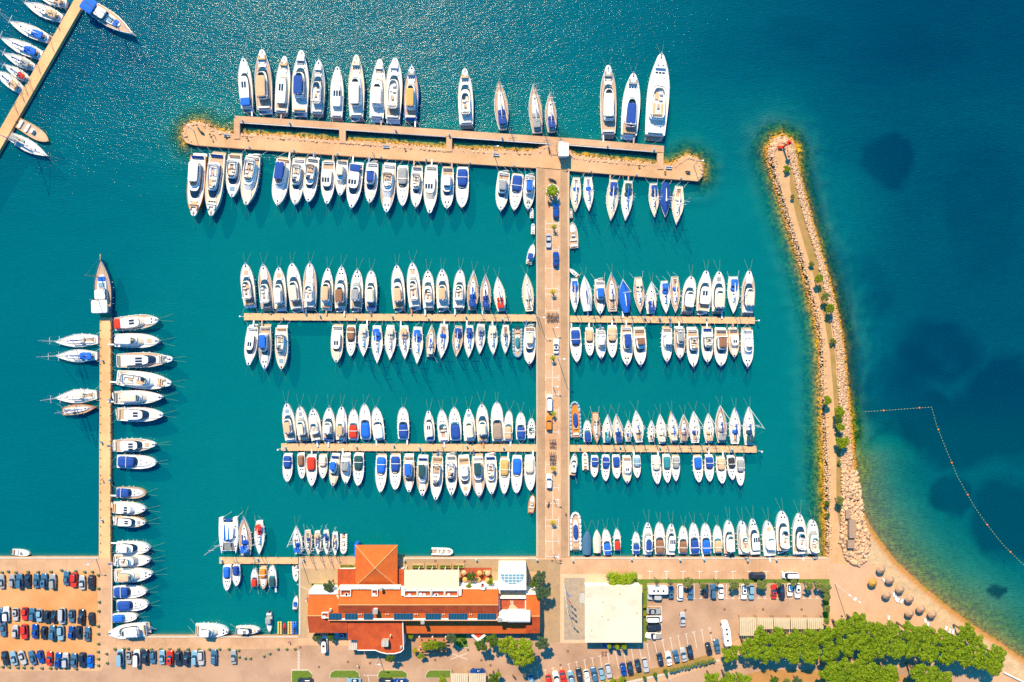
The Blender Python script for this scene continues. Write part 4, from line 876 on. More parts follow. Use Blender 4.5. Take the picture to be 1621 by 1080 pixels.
boat_row(430, 620, 6.355, 'below lower left pontoon', 'boats below the lower left pontoon', [
 (155,912,160,625,100,'E','n','w','w'), (305,880,290,620,80,'E','k','w','w'), (402,955,398,635,110,'E','r','w','w'), (513,880,515,630,90,'E','c','w','w'), (617,955,642,625,100,'F','b','c','c'), (748,925,745,620,105,'F','g','w','w'), (868,950,875,620,110,'E','e','w','w'),
 (1092,1018,1105,630,115,'E','b','w','w'), (1242,990,1245,625,115,'E','n','w','w'), (1383,1010,1380,630,115,'F','b','K','w')]
 + merge((640,620), 5.4, (430,620), 6.355, [
 (155,890,160,545,105,'F','e','K','w'), (268,925,285,535,110,'F','-','w','w'), (404,890,400,530,100,'F','-','w','w'), (530,890,505,545,110,'F','w','w','w'), (640,900,625,535,110,'F','e','K','w'), (747,880,735,535,108,'F','-','w','w'), (853,880,860,560,92,'E','y','w','w'),
 (958,872,965,548,95,'E','b','w','w'), (1077,852,1072,545,95,'E','c','w','w')]))
boat_row(890, 620, 5.066, 'above lower right pontoon', 'boats above the lower right pontoon', [
 (100,78,115,375,95,'R','n','o','l'), (200,225,205,412,68,'E','n','w','w'), (280,420,265,170,72,'S','t','K','o'), (367,185,360,412,88,'S','q','w','w'), (435,180,455,415,85,'S','n','c','w'), (532,230,532,402,68,'S','-','w','w'), (592,150,620,408,100,'S','-','w','w'), (718,232,718,405,68,'S','-','w','w'),
 (785,180,805,420,82,'S','w','w','w'), (875,155,900,410,85,'S','w','w','y'), (977,185,978,412,85,'S','a','K','w'), (1057,158,1070,412,88,'S','-','w','w'), (1175,175,1180,412,85,'S','t','w','w'), (1270,112,1280,410,95,'S','g','K','w'), (1387,130,1388,420,92,'S','-','w','w'), (1500,122,1500,430,95,'S','e','w','w')])
boat_row(890, 620, 5.066, 'below lower right pontoon', 'boats below the lower right pontoon', [
 (102,500,80,680,60,'H','w','w','w'), (183,490,190,635,65,'R','-','K','w'), (257,690,262,515,65,'E','n','w','w'), (348,720,350,510,68,'E','n','w','w'), (440,700,432,510,72,'E','n','w','w'), (520,735,518,515,78,'H','w','c','w'), (603,695,597,515,65,'E','l','w','w'),
 (765,745,750,515,78,'E','c','w','w'), (845,735,838,505,72,'E','q','w','w'), (912,722,912,510,68,'E','g','w','w'), (1098,730,1085,510,78,'E','b','w','w'), (1183,725,1180,508,75,'E','n','w','w'), (1285,740,1270,520,78,'E','p','w','w'), (1367,712,1355,515,68,'E','d','w','w'), (1430,758,1430,530,70,'E','g','w','w')])
boat_row(890, 790, 3.86, 'along car park quay', 'boats berthed stern-to along the car park quay', [
 (82,82,85,320,72,'R','n','K','w'), (152,193,150,350,65,'T','u','w','n'), (212,190,215,338,50,'T','c','w','w'), (265,182,280,350,55,'E','b','w','w'), (335,180,338,322,45,'E','r','w','w'), (453,200,452,345,48,'E','n','w','w'), (523,145,522,350,62,'F','n','w','w'), (595,142,597,348,65,'E','k','w','w'), (667,155,662,350,62,'H','w','w','w'),
 (742,165,738,342,58,'E','k','w','w'), (803,145,812,345,65,'E','n','w','w'), (877,148,882,345,65,'E','b','w','w'), (950,160,953,340,58,'E','t','w','w'), (1017,128,1020,345,68,'F','w','w','w'), (1098,132,1112,348,72,'F','-','g','w'), (1162,122,1182,350,68,'H','w','w','w'), (1255,130,1270,358,80,'F','w','w','w'),
 (1343,72,1350,330,80,'F','-','w','w'), (1448,85,1450,350,85,'F','-','w','w'), (1530,125,1530,345,72,'F','-','w','w')])
boat_row(60, 400, 3.857, 'left of long jetty', 'sailing boats on the left side of the long jetty', [
 (100,545,362,530,80,'S','-','w','w'), (100,630,358,630,78,'S','b','w','w'), (100,888,355,868,85,'S','-','w','w'), (352,945,145,970,65,'S','-','K','o')], 'top')
boat_row(60, 400, 3.857, 'right of long jetty', 'yachts on the right side of the long jetty', [
 (740,410,455,440,88,'H','r','K','w'), (748,540,455,535,88,'F','w','w','w'), (815,650,468,660,92,'H','w','K','w'), (815,798,470,760,105,'F','-','w','w'), (768,882,450,885,85,'F','c','w','w'), (762,990,470,985,88,'H','w','w','w')]
 + merge((150,680), 3.086, (60,400), 3.857, [
 (300,72,80,80,65,'H','w','K','w'), (303,162,98,155,68,'E','n','w','w'), (252,312,95,308,65,'E','n','K','t'), (250,390,80,380,62,'H','w','w','w'), (250,455,88,445,55,'H','w','w','t'), (272,580,98,575,62,'F','w','w','w'), (272,638,85,640,60,'F','-','w','w'), (283,705,88,715,72,'F','p','w','w'),
 (255,792,82,795,68,'E','n','w','w'), (262,855,98,862,65,'E','n','w','w'), (208,915,80,925,48,'E','b','w','w'), (70,995,262,975,72,'F','w','w','w')]), 'top')
boat_row(60, 400, 3.857, '', None, [(393,40,400,375,105,'W','w','K','u','wooden gulet with brown deck and white aft canopy at the tip of the long jetty')])
boat_row(300, 800, 4.911, 'above small basin pontoon', 'boats above the small basin pontoon', [
 (305,375,300,95,150,'C','n','w','w','wide white sailing catamaran with blue sail cover above the small basin pontoon'), (418,90,435,390,100,'S','b','K','w'), (540,385,540,125,80,'S','r','w','w'), (825,162,845,380,75,'S','b','w','w'), (925,390,915,200,62,'S','-','K','w'), (1000,390,990,205,55,'S','p','w','w'),
 (1065,390,1058,200,55,'S','n','w','w'), (1130,395,1128,215,52,'S','-','w','w'), (1193,385,1195,230,62,'R','-','K','w')])
boat_row(300, 800, 4.911, 'below small basin pontoon', 'boats below the small basin pontoon', [
 (288,668,290,462,65,'E','b','w','w'), (363,630,360,460,62,'E','n','w','w'), (503,490,503,645,60,'E','r','w','w'), (573,655,570,478,68,'E','o','K','t'), (637,465,645,645,65,'E','e','w','w'), (825,598,810,480,48,'O','-','w','w')])
boat_row(300, 800, 4.911, '', None, [
 (825,710,812,818,42,'O','b','w','w','small white motor boat with blue cover against the basin quay beside the hotel'), (615,998,612,838,55,'O','g','g','u','grey open workboat nosing the basin quay beside the yellow pontoon boats'),
 (305,980,35,965,100,'F','w','w','w','big white motor yacht lying lengthwise along the bottom basin quay'), (545,972,350,972,58,'H','w','K','w','cream double-ended launch with teak foredeck lying along the bottom basin quay')])
boat_row(0, 0, 4, '', None, [
 (850,222,545,25,98,'W','b','K','w','white gulet with bright blue canopy on the slanting jetty, top left corner')])
boat_row(0, 0, 4, 'beside slanting jetty', 'sailing boats beside the slanting jetty', [
 (235,-30,412,22,72,'S','p','w','w'), (150,15,385,115,82,'S','t','w','w'), (55,135,300,245,78,'S','b','w','w'), (0,240,258,350,82,'S','b','w','w'), (15,335,210,425,68,'S','g','w','w'), (20,405,175,505,60,'S','r','w','w'), (-35,440,130,570,75,'S','t','w','w')], 'top')
boat_row(0, 0, 4, '', None, [
 (300,890,100,770,78,'O','-','K','y','yellow-rimmed wooden launch beside the foot of the slanting jetty'), (297,988,60,860,78,'S','g','w','w','white sailing yacht with grey bimini beside the yellow-rimmed launch')])
boat_row(820, 210, 5.403, '', None, [
 (465,762,482,985,82,'O','-','K','w','white open boat with teak seats alongside the central pier, right of parked silver car'), (455,645,457,728,42,'R','-','w','s','tiny grey dinghy tied to the pier behind the bow of the first right sailing yacht'),
 (130,775,128,868,42,'R','-','w','w','tiny white dinghy alone on the left side of the central pier'), (118,640,118,730,46,'R','-','w','w','tiny dinghy at the bow of the bright blue covered motor yacht')])
boat_row(830, 260, 4.91, '', None, [(70,618,35,775,55,'O','n','w','w','small white boat with navy cover on the left side of the central pier'), (350,812,422,872,32,'O','-','w','w','small orange-floored rowing boat touching the pier above the blue-canvas sailing yacht')])
boat_row(640, 620, 5.4, '', None, [(1100,885,1080,1045,66,'O','-','K','o','small orange speedboat alongside the central pier below the last lower left yacht')])
boat_row(670, 850, 4.696, '', None, [(222,118,60,115,62,'R','-','K','w','white inflatable boat lying along the hotel promenade quay')])
boat_row(0, 860, 4.91, '', None, [(220,88,80,72,55,'O','-','w','w','small white speedboat along the car park quay in the far left basin')])
boat_row(1300, 700, 2.84, '', None, [(222,510,200,474,24,'O','-','w','w','small white boat drawn up on the beach beside the boulders')])
# jet-ski floats
for x, c, lab in ((700, 'y', 'yellow floating jet-ski dock, left of the red jet ski'), (779, 'y', 'yellow floating jet-ski dock between the red jet ski and the blue dock'), (815, 'b', 'bright blue floating dock in the corner of the hotel basin')):
    px, py = 300 + x / 4.911, 800 + 955 / 4.911; a = P(px, py, .4)
    t = thing('floating_dock', lab, 'floating dock', a[:2] + (0,), 0, 'floating docks in the basin corner')
    mb = MB()
    for i in range(2):
        for j in range(6): mb.loft([rect(-.36 + i * .72, -1.65 + j * .66, .68, .62, .02, 8, .4), rect(-.36 + i * .72, -1.65 + j * .66, .68, .62, .36, 8, .4), rect(-.36 + i * .72, -1.65 + j * .66, .5, .45, .42, 8, .4)])
    mb.build('float', gel(c) if c == 'b' else mat('dock_yellow', (.62, .42, .12), .6, var=.05), t)
    mb = MB(); mb.box(-.12, .12, -1.9, 1.9, .43, .5); mb.build('keel_roller', RUB, t)
def jetski(x, c, lab):
    a = P(300 + x / 4.911, 800 + 955 / 4.911, .4); t = thing('jet_ski', lab, 'jet ski', (a[0], a[1], .0), 0)
    mb = MB(); mb.loft([hull_ring(3.2, 1.1, False, .8, -.1, .6), hull_ring(3.2, 1.1, False, .8, .3), hull_ring(3.2, 1.1, False, .8, .5, .8)]); mb.build('hull', gel(c), t)
    mb = MB(); mb.loft([ring(-.5, .9, .24, .5, .5, 0, .5, 10), ring(-.5, .85, .2, .5, .5, 0, .85, 10)]); mb.build('seat', RUB, t)
    mb = MB(); mb.loft([ring(.6, .6, .35, .8, .5, .3, .5, 10), ring(.5, .4, .22, .8, .5, .3, .95, 10)]); mb.build('cowling', gel(c), t)
    mb = MB(); mb.tube((-.4, .25, 1.0), (.4, .25, 1.0), .04); mb.build('handlebar', RUB, t)
jetski(738, 'r', 'red jet ski floating between the two yellow docks'); jetski(817, 'b', 'blue jet ski riding on the bright blue floating dock')
# ------------------------------------------------------------------ hotel
def tile_mat(name, c1, c2, ang=0.0):
    m = mat(name, c1, .85, col2=c2, scale=.5, detail=10)
    n, l = m.node_tree.nodes, m.node_tree.links; b = n['Principled BSDF']
    w = n.new('ShaderNodeTexWave'); w.inputs['Scale'].default_value = 1.6; w.bands_direction = 'X'; w.inputs['Distortion'].default_value = .4
    tc = n.new('ShaderNodeTexCoord'); l.new(tc.outputs['Object'], w.inputs['Vector'])
    bp = n.new('ShaderNodeBump'); bp.inputs['Strength'].default_value = .5; bp.inputs['Distance'].default_value = .12; l.new(w.outputs['Fac'], bp.inputs['Height']); l.new(bp.outputs['Normal'], b.inputs['Normal'])
    return m
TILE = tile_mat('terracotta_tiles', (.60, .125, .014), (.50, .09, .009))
TILED = tile_mat('dark_terracotta', (.50, .078, .010), (.33, .04, .006))  # darker terracotta; on south slopes it puts their shade into the colour
STUC = mat('white_stucco', (.80, .76, .68), .85, var=.05, scale=.6)
RIDGE = mat('ridge_mortar', (.66, .30, .12), .9, var=.1)
REDF = mat('red_tile_floor', (.42, .07, .02), .8, col2=(.24, .045, .015), scale=1.2)
hotel = thing('hotel', 'long waterfront hotel with orange tiled roofs, solar panels and square hip-roofed pavilion', 'hotel')
def wallbox(x0, y0, x1, y1, z, inset=.35, m=STUC, z0=LZ, parent=hotel, name='wall'):
    a, b = PX(x0, y1, z), PX(x1, y0, z); mb = MB(); mb.box(a[0] + inset, b[0] - inset, a[1] + inset, b[1] - inset, z0, z - .16); return mb.build(name, m, parent)
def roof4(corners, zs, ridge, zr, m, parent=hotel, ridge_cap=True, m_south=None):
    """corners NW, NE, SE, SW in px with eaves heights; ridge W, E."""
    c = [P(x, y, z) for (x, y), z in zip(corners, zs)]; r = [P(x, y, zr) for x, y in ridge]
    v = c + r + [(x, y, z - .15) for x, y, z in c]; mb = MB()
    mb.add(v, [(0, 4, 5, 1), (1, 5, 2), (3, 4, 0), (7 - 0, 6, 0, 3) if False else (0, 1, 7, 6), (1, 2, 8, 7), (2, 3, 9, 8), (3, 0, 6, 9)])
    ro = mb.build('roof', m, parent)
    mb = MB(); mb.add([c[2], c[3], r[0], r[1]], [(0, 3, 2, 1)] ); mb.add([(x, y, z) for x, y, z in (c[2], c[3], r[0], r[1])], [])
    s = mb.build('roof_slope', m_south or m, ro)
    if ridge_cap:
        mb = MB(); mb.tube(r[0], r[1], .16, n=6); mb.build('ridge_cap', RIDGE, ro)
    return ro
# square pavilion over the water
ez, pz = 5.2, 8.6
wallbox(564, 865, 628, 927, ez, 1.5, z0=0)
c = [P(562.6, 863, ez), P(629.3, 863, ez), P(629.3, 928.7, ez), P(562.6, 928.7, ez)]; pk = P(593.7, 899.6, pz)
mb = MB(); mb.add(c + [pk] + [(x, y, z - .2) for x, y, z in c], [(0, 4, 1), (1, 4, 2), (2, 4, 3), (3, 4, 0), (0, 1, 6, 5), (1, 2, 7, 6), (2, 3, 8, 7), (3, 0, 5, 8)]); rf = mb.build('roof', TILE, hotel)
mb = MB()
for q in c: mb.tube(pk, q, .14, n=5)
mb.ball(pk, .3, .3, .3); mb.build('ridge_cap', RIDGE, rf)
mb = MB(); pbox(mb, 560.6, 861.5, 566, 882, 1.0, 4.5); mb.build('awning', cloth('b'), hotel)
# low red roofs beside the pavilion
for x0, y0, x1, y1, z in ((534.4, 901, 562, 933, 4.2), (630, 901, 640, 930, 4.2)):
    wallbox(x0, y0, x1, y1, z); mb = MB(); pbox(mb, x0, y0, x1, y1, z - .15, z); mb.build('roof', TILED, hotel)
# left wing, main range, east wing
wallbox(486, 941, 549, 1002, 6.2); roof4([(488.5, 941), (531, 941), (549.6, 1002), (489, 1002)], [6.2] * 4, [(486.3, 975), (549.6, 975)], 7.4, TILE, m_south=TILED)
mb = MB(); pbox(mb, 489, 935.5, 535, 941, LZ, 6.6); mb.build('parapet', STUC, hotel)
wallbox(536, 933, 789, 984, 8.3)
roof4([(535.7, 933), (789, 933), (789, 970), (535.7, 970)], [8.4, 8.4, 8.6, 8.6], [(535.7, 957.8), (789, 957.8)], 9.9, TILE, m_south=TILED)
a = [P(519.5, 970.4, 8.5), P(789, 970.4, 8.5), P(789, 982.4, 8.0), P(519.5, 982.4, 8.0)]
mb = MB(); mb.add(a + [(x, y, z - .2) for x, y, z in a], [(3, 2, 1, 0), (4, 5, 6, 7), (2, 3, 7, 6), (1, 2, 6, 5), (3, 0, 4, 7), (0, 1, 5, 4)]); pr = mb.build('roof', TILE, hotel)
mb = MB(); mb.tube(a[2], a[3], .13, n=5); mb.build('gutter', RIDGE, pr)
SOL = mat('solar_glass', (.012, .07, .13), .12, var=0)
for x0, x1 in ((520.9, 540.7), (546.3, 566), (576, 590.4), (623.7, 653.3), (673.7, 698), (710, 740), (755.8, 785.6)):
    sp = None; nn = max(3, round((x1 - x0) / 4.6)); 
    q = [P(x0, 971.3, 8.62), P(x1, 971.3, 8.62), P(x1, 981.2, 8.22), P(x0, 981.2, 8.22)]
    mb = MB(); mb.add(q + [(x, y, z - .1) for x, y, z in q], [(3, 2, 1, 0), (4, 5, 6, 7), (2, 3, 7, 6), (1, 2, 6, 5), (3, 0, 4, 7), (0, 1, 5, 4)]); sp = mb.build('solar_panel', SOL, hotel)
    mb = MB()
    for i in range(nn + 1):
        u = i / nn; A = Vector(q[0]).lerp(Vector(q[1]), u); B_ = Vector(q[3]).lerp(Vector(q[2]), u); mb.tube((A.x, A.y, A.z + .03), (B_.x, B_.y, B_.z + .03), .035, n=4)
    mb.build('panel_frame', mat('panel_rim', (.10, .25, .30), .5, var=0), sp)
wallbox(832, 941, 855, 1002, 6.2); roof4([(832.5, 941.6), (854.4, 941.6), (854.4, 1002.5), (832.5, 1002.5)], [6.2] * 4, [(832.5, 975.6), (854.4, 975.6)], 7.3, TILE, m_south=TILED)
mb = MB(); pbox(mb, 833, 937, 853, 941.5, LZ, 6.5); mb.build('parapet', STUC, hotel)
# low south range and the south wing with its rounded end
wallbox(640, 984, 853, 1003, 4.3)
a = [P(638, 982, 5.2), P(854.4, 982, 5.2), P(854.4, 1003, 4.3), P(638, 1003, 4.3)]; mb = MB(); mb.add(a + [(x, y, z - .2) for x, y, z in a], [(3, 2, 1, 0), (4, 5, 6, 7), (2, 3, 7, 6), (1, 2, 6, 5), (3, 0, 4, 7)]); mb.build('roof', TILE, hotel)
sw = [(549.6, 983), (637.5, 983), (638.8, 1028), (634, 1032.5), (624, 1035), (612, 1035), (603, 1033), (594, 1029.5), (566, 1029.5), (566, 1013.5), (551, 1013)]
z_ = 6.6; mb = MB(); poly_mesh(mb, [PX(x, y, z_) for x, y in sw], z_ - .2, z_); mb.build('roof', TILED, hotel)
mb = MB(); poly_mesh(mb, [PX(594 + (x - 594) * .985, 1005 + (y - 1005) * .97, z_) for x, y in sw], LZ, z_ - .21); mb.build('wall', STUC, hotel)
mb = MB(); mb.path([P(x, y, z_ + .05) for x, y in sw[1:9]], .16, 5); mb.build('gutter', STUC, hotel)
mb = MB(); pbox(mb, 553, 1014, 565.5, 1029, LZ, 4.6); sc = mb.build('glass_porch', mat('porch_glass', (.45, .33, .25), .2, var=0), hotel)
mb = MB()
for i in range(5): x = 553.5 + i * 2.8; mb.tube(P(x, 1014, 4.7), P(x - 1, 1029, 4.6), .1, n=4)
mb.build('porch_beam', STUC, sc)
# white parapets, stair recesses, balconies
mb = MB(); pbox(mb, 536, 929.5, 633, 933, 7, 9.2); mb.build('parapet', STUC, hotel)
def cell(x0, y0, x1, y1, z, depth, nm='balcony'):
    mb = MB(); t = .9
    pbox(mb, x0 - t, y0 - t, x1 + t, y0, z - depth, z); pbox(mb, x0 - t, y1, x1 + t, y1 + t, z - depth, z); pbox(mb, x0 - t, y0, x0, y1, z - depth, z - .003, z); pbox(mb, x1, y0, x1 + t, y1, z - depth, z - .003, z)
    o = mb.build(nm, STUC, hotel); mb = MB(); pbox(mb, x0, y0, x1, y1, z - depth, z - depth + .1, z); mb.build('balcony_floor', REDF, o)
    for _ in range(random.choice((1, 2))):
        x, y = random.uniform(x0 + 4, x1 - 4), random.uniform(y0 + 3, y1 - 3); a = P(x, y, z - .9); mb = MB(); mb.tube((a[0], a[1], z - depth + .1), (a[0], a[1], z - depth + .8), .06); mb.tube((a[0], a[1], z - depth + .8), (a[0], a[1], z - depth + .86), .5, n=10); mb.build('balcony_table', FENDW, o)
random.seed(5)
cell(540, 934.5, 554.5, 943.5, 9.6, .9); cell(589.5, 934.5, 597, 943.5, 9.6, .8, 'stairwell'); cell(510, 971, 519, 978, 8.2, .7, 'stairwell')
for x0, x1 in ((641, 659.5), (662, 681), (684, 702.5), (705, 724)): cell(x0, 936, x1, 944.2, 9.7, .9)
cell(762, 924, 766, 933, 9.0, .7, 'stairwell')
mb = MB(); pbox(mb, 635, 932, 640.5, 943, 8, 9.75); pbox(mb, 726, 932, 730.5, 943, 8, 9.75); mb.build('parapet', STUC, hotel)
# cream corrugated awning
z_ = 5.4; a = [P(640, 902, z_), P(726.5, 902, z_), P(726.5, 934.5, z_ + 1.2), P(640, 934.5, z_ + 1.2)]; mb = MB(); N = 34
for i in range(N):
    A, B_ = [Vector(a[0]).lerp(Vector(a[1]), u) for u in (i / N, (i + .5) / N)]; C_, D = [Vector(a[3]).lerp(Vector(a[2]), u) for u in ((i + .5) / N, i / N)]; E, F_ = Vector(a[0]).lerp(Vector(a[1]), (i + 1) / N), Vector(a[3]).lerp(Vector(a[2]), (i + 1) / N); h = Vector((0, 0, .14))
    mb.add([A, B_ + h, C_ + h, D, E, F_], [(3, 2, 1, 0), (2, 5, 4, 1)])
mb.build('awning_roof', mat('cream_awning', (.66, .56, .38), .7, var=.05), hotel)
mb = MB(); pbox(mb, 641, 903, 725, 933, LZ, LZ + .1, LZ); mb.build('terrace_floor', REDF, hotel)
mb = MB()
for x in (641, 662, 683, 704, 725):
    b = P(x, 903, 5.3); mb.box(b[0] - .1, b[0] + .1, b[1] - .1, b[1] + .1, LZ, 5.35)
mb.build('awning_post', STUC, hotel)
# restaurant terrace
mb = MB(); pbox(mb, 729, 899, 778, 933, LZ, LZ + .14); mb.build('terrace_floor', REDF, hotel)
mb = MB(); pbox(mb, 731, 925, 789, 933, LZ, 4.2); mb.build('planter_wall', STUC, hotel)
# white block with half-round skylight
mb = MB(); pbox(mb, 789, 900, 833, 934, LZ, 8.6); wb = mb.build('wall', STUC, hotel)
mb = MB(); A = P(811, 908.6, 8.62); w = 18.6 * S * .96
pts = [(A[0] + w * math.cos(t), A[1] + min(0, -abs(math.sin(t)) ** .8 * 16 * S * .96)) for t in [math.pi * k / 16 for k in range(17)]]
poly_mesh(mb, pts, 8.61, 8.72); sk = mb.build('skylight', mat('pale_skylight', (.12, .30, .38), .15, var=0), hotel)
mb = MB()
for i in range(-2, 3):
    x = A[0] + w * i / 3.1; yy = math.sqrt(max(0, 1 - (i / 3.1) ** 2)) ** .8 * 16 * S * .95; mb.box(x - .07, x + .07, A[1] - yy, A[1], 8.73, 8.78)
for k in range(4): y = A[1] - k * .85; ww = w * (1 - (k / 4.2) ** 2.4); mb.box(A[0] - ww, A[0] + ww, y - .07, y + .07, 8.785, 8.83)
mb.build('glazing_bar', STUC, sk)
mb = MB(); pbox(mb, 790, 934.5, 832, 945, LZ, 5.5); mb.build('terrace_wall', STUC, hotel)
mb = MB(); pbox(mb, 791.5, 936, 831, 942, 5.5, 5.6); mb.build('terrace_floor', mat('grey_green_slab', (.30, .27, .20), .6, var=.15, scale=1.5), hotel)
mb = MB(); pbox(mb, 789.5, 945.5, 833, 969.5, LZ, 6.0); fl = mb.build('roof_terrace', STUC, hotel)
mb = MB(); pbox(mb, 792, 948.5, 831, 967.5, 6.0, 6.06); mb.build('terrace_floor', REDF, fl)
mb = MB(); pbox(mb, 789.5, 945.5, 833, 947.8, 6.01, 7.0); pbox(mb, 789.5, 948.0, 791.5, 969, 6.01, 6.99); mb.build('parapet', STUC, fl)
mb = MB(); poly_mesh(mb, [PX(x, y, 6.1) for x, y in ((807, 951), (813, 951), (813, 957), (819, 962), (819, 967), (805, 967), (806, 960), (808.5, 957))], 6.08, 6.16); mb.build('stone_patch', mat('stone_patch', (.55, .36, .22), .8), fl)
# white barrel roof
b0, b1 = P(803.5, 979, 9.3), P(839.3, 979, 9.3); mb = MB(); ry = 1.65; rg = []
for X_ in (b0[0], b1[0]): rg.append([(X_, b0[1] + ry * math.cos(math.pi * k / 12), 8.2 + ry * .62 * math.sin(math.pi * k / 12)) for k in range(13)] + [(X_, b0[1] - ry, 5.5), (X_, b0[1] + ry, 5.5)])
mb.loft(rg); mb.build('barrel_roof', mat('white_membrane', (.82, .80, .76), .4, var=.03), hotel)
mb = MB(); pbox(mb, 790, 970.5, 803, 984, 6, 8.9); mb.build('lift_tower', STUC, hotel)
def chimney(x, y, z0, h, w=.5, m=STUC):
    mb = MB(); a = P(x, y, z0 + h); mb.box(a[0] - w, a[0] + w, a[1] - w, a[1] + w, z0 - .5, z0 + h); o = mb.build('chimney', m, hotel)
    mb = MB(); mb.box(a[0] - w * 1.25, a[0] + w * 1.25, a[1] - w * 1.25, a[1] + w * 1.25, z0 + h + .15, z0 + h + .25); mb.box(a[0] - w * .6, a[0] + w * .6, a[1] - w * .6, a[1] + w * .6, z0 + h + .003, z0 + h + .15); mb.build('chimney_cap', mat('grey_cap', (.35, .33, .30), .8), o)
for q in ((594, 968, 9.3, 1.2, .6), (603, 933, 8.6, 2.0, .35), (791, 981, 8.5, .9, .5), (669, 985, 5, 4, .45), (634.8, 1025, 6.6, .6, .25), (618, 1007, 6.6, .9, .18), (523, 966, 7, .7, .3)): chimney(*q)
mb = MB(); 
for k in range(5): pbox(mb, 604 + k * 2.2, 1015, 605.6 + k * 2.2, 1024 , 6.61, 8.6)
mb.build('roof_ventilator', mat('vent_metal', (.55, .52, .46), .4, var=.05), hotel)
for x in (567, 572, 577, 615, 619):
    mb = MB(); pbox(mb, x - 1, 929.7, x + 2.4, 931.6, 9.2, 9.45); mb.build('roof_hatch', STUC, hotel)
for k, x in enumerate((567.5, 570, 572.5, 610.5, 613, 615.5, 656, 658.5, 661, 701, 703.5, 744, 746.5)):
    a = P(x, 972.2, 8.6); mb = MB(); mb.tube((a[0], a[1], 8.3), (a[0], a[1], 9.0), .1, n=6); mb.build('vent_pipe', STUC, hotel)
# windows on the walls that face the water and the road
for (x0, x1, y, z0, n, fy) in ((496, 530, 936, 3.0, 5, 1), (642, 724, 934, 6.4, 8, 1), (792, 830, 900.5, 5.5, 6, 1), (650, 850, 1003, 2.0, 16, -1), (556, 590, 1029, 3.0, 5, -1)):
    for k in range(n):
        a = P(x0 + (x1 - x0) * (k + .5) / n, y, z0 + 1); yy = a[1] + (.0 if fy > 0 else .35); mb = MB(); mb.box(a[0] - .6, a[0] + .6, yy - .06, yy + .06, z0, z0 + 1.5); mb.build('window', GLASS, hotel)
# ------------------------------------------------------------------ flat white boathouse
wh = thing('flat_roofed_building', 'square white flat-roofed building between the chess court and the car park', 'building')
mb = MB(); pbox(mb, 927.5, 930, 1014.5, 1015.5, LZ, 5.3, 5.4); mb.build('wall', STUC, wh)
mb = MB(); poly_mesh(mb, [PX(x, y, 5.6) for x, y in ((926, 928.8), (1016.2, 927.5), (1016.2, 1017.4), (926, 1017.4))], 5.3, 5.6); rf = mb.build('roof', mat('white_roof_membrane', (.66, .56, .42), .85, col2=(.54, .42, .28), scale=.3, detail=13, sharp=(.2, .42), joint=(4.5, 1.6, .03, .97, .9)), wh)
rng2 = random.Random(3)
for k in range(6):
    mb = MB(); x, y = rng2.uniform(935, 1008), rng2.uniform(935, 1010); pbox(mb, x, y, x + 1.2, y + 1.2, 5.6, 5.85); mb.build('roof_vent', mat('rust', (.42, .20, .08), .9), rf)
kio = thing('kiosk', 'small white-roofed kiosk at the junction of pier and breakwater', 'kiosk')
mb = MB(); poly_mesh(mb, [PX(x, y, 4.6) for x, y in ((886, 226), (899, 227.5), (899, 245), (885.5, 245.5))], LZ, 4.4); mb.build('wall', STUC, kio)
mb = MB(); poly_mesh(mb, [PX(x, y, 4.7) for x, y in ((884.5, 225), (900.5, 226.5), (900.3, 247), (884, 247))], 4.4, 4.7); mb.build('roof', STUC, kio)
mb = MB(); a = P(892, 229, 4.8); b = P(894, 245, 4.8); mb.tube((a[0], a[1], 4.7), (a[0], a[1], 9), .05, n=4); mb.build('antenna', STEEL, kio)
# beach hut on the boulders
hut = thing('beach_hut', 'low wooden beach hut among the pale boulders', 'hut')
WOOD = mat('bleached_wood', (.36, .24, .16), .85, var=.15, scale=2)
for x0, y0, x1, y1, z in ((1344.5, 823, 1355, 852, 3.6), (1342, 855, 1353, 868, 3.2), (1339, 808, 1347, 821, 3.0)):
    mb = MB(); pbox(mb, x0 + 1, y0 + 1, x1 - 1, y1 - 1, .6, z - .2, z); mb.build('wall', WOOD, hut); mb = MB(); pbox(mb, x0, y0, x1, y1, z - .2, z); mb.build('roof', WOOD, hut)
# pergola with vines
pg = thing('pergola', 'orange-beamed pergola overgrown with green vines south of the hotel', 'pergola')
for k in range(5):
    mb = MB(); y = 1011 + k * 5; a, b = P(662, y, 4), P(707, y, 4); mb.box(a[0], b[0], a[1] - .18, a[1] + .18, 3.8, 4.05); mb.build('beam', mat('orange_beam', (.50, .16, .05), .8), pg)
mb = MB()
for x in (663, 684, 705):
    for y in (1011, 1031): a = P(x, y, 4); mb.box(a[0] - .2, a[0] + .2, a[1] - .2, a[1] + .2, LZ, 3.8)
mb.build('post', STUC, pg)
a = [P(668, 1008, 4), P(706, 1008, 4)]
# entrance porch, red and white chevron
en = thing('entrance_canopy', 'small red and white chevron-shaped entrance canopy under the hotel eaves', 'canopy')
mb = MB(); poly_mesh(mb, [PX(x, y, 3.6) for x, y in ((746, 1006), (757.5, 1017), (769, 1006), (766, 1004), (757.5, 1011), (749, 1004))], 3.4, 3.6); mb.build('edge_beam', STUC, en)
mb = MB(); poly_mesh(mb, [PX(x, y, 3.5) for x, y in ((749, 1003.5), (757.5, 1010.5), (766, 1003.5))], 3.3, 3.5); mb.build('cover', cloth('r'), en)
mb = MB()
for x, y in ((748, 1006), (767, 1006), (757.5, 1015)): a = P(x, y, 3.3); mb.tube((a[0], a[1], LZ), (a[0], a[1], 3.39), .08)
mb.build('post', STEEL, en)
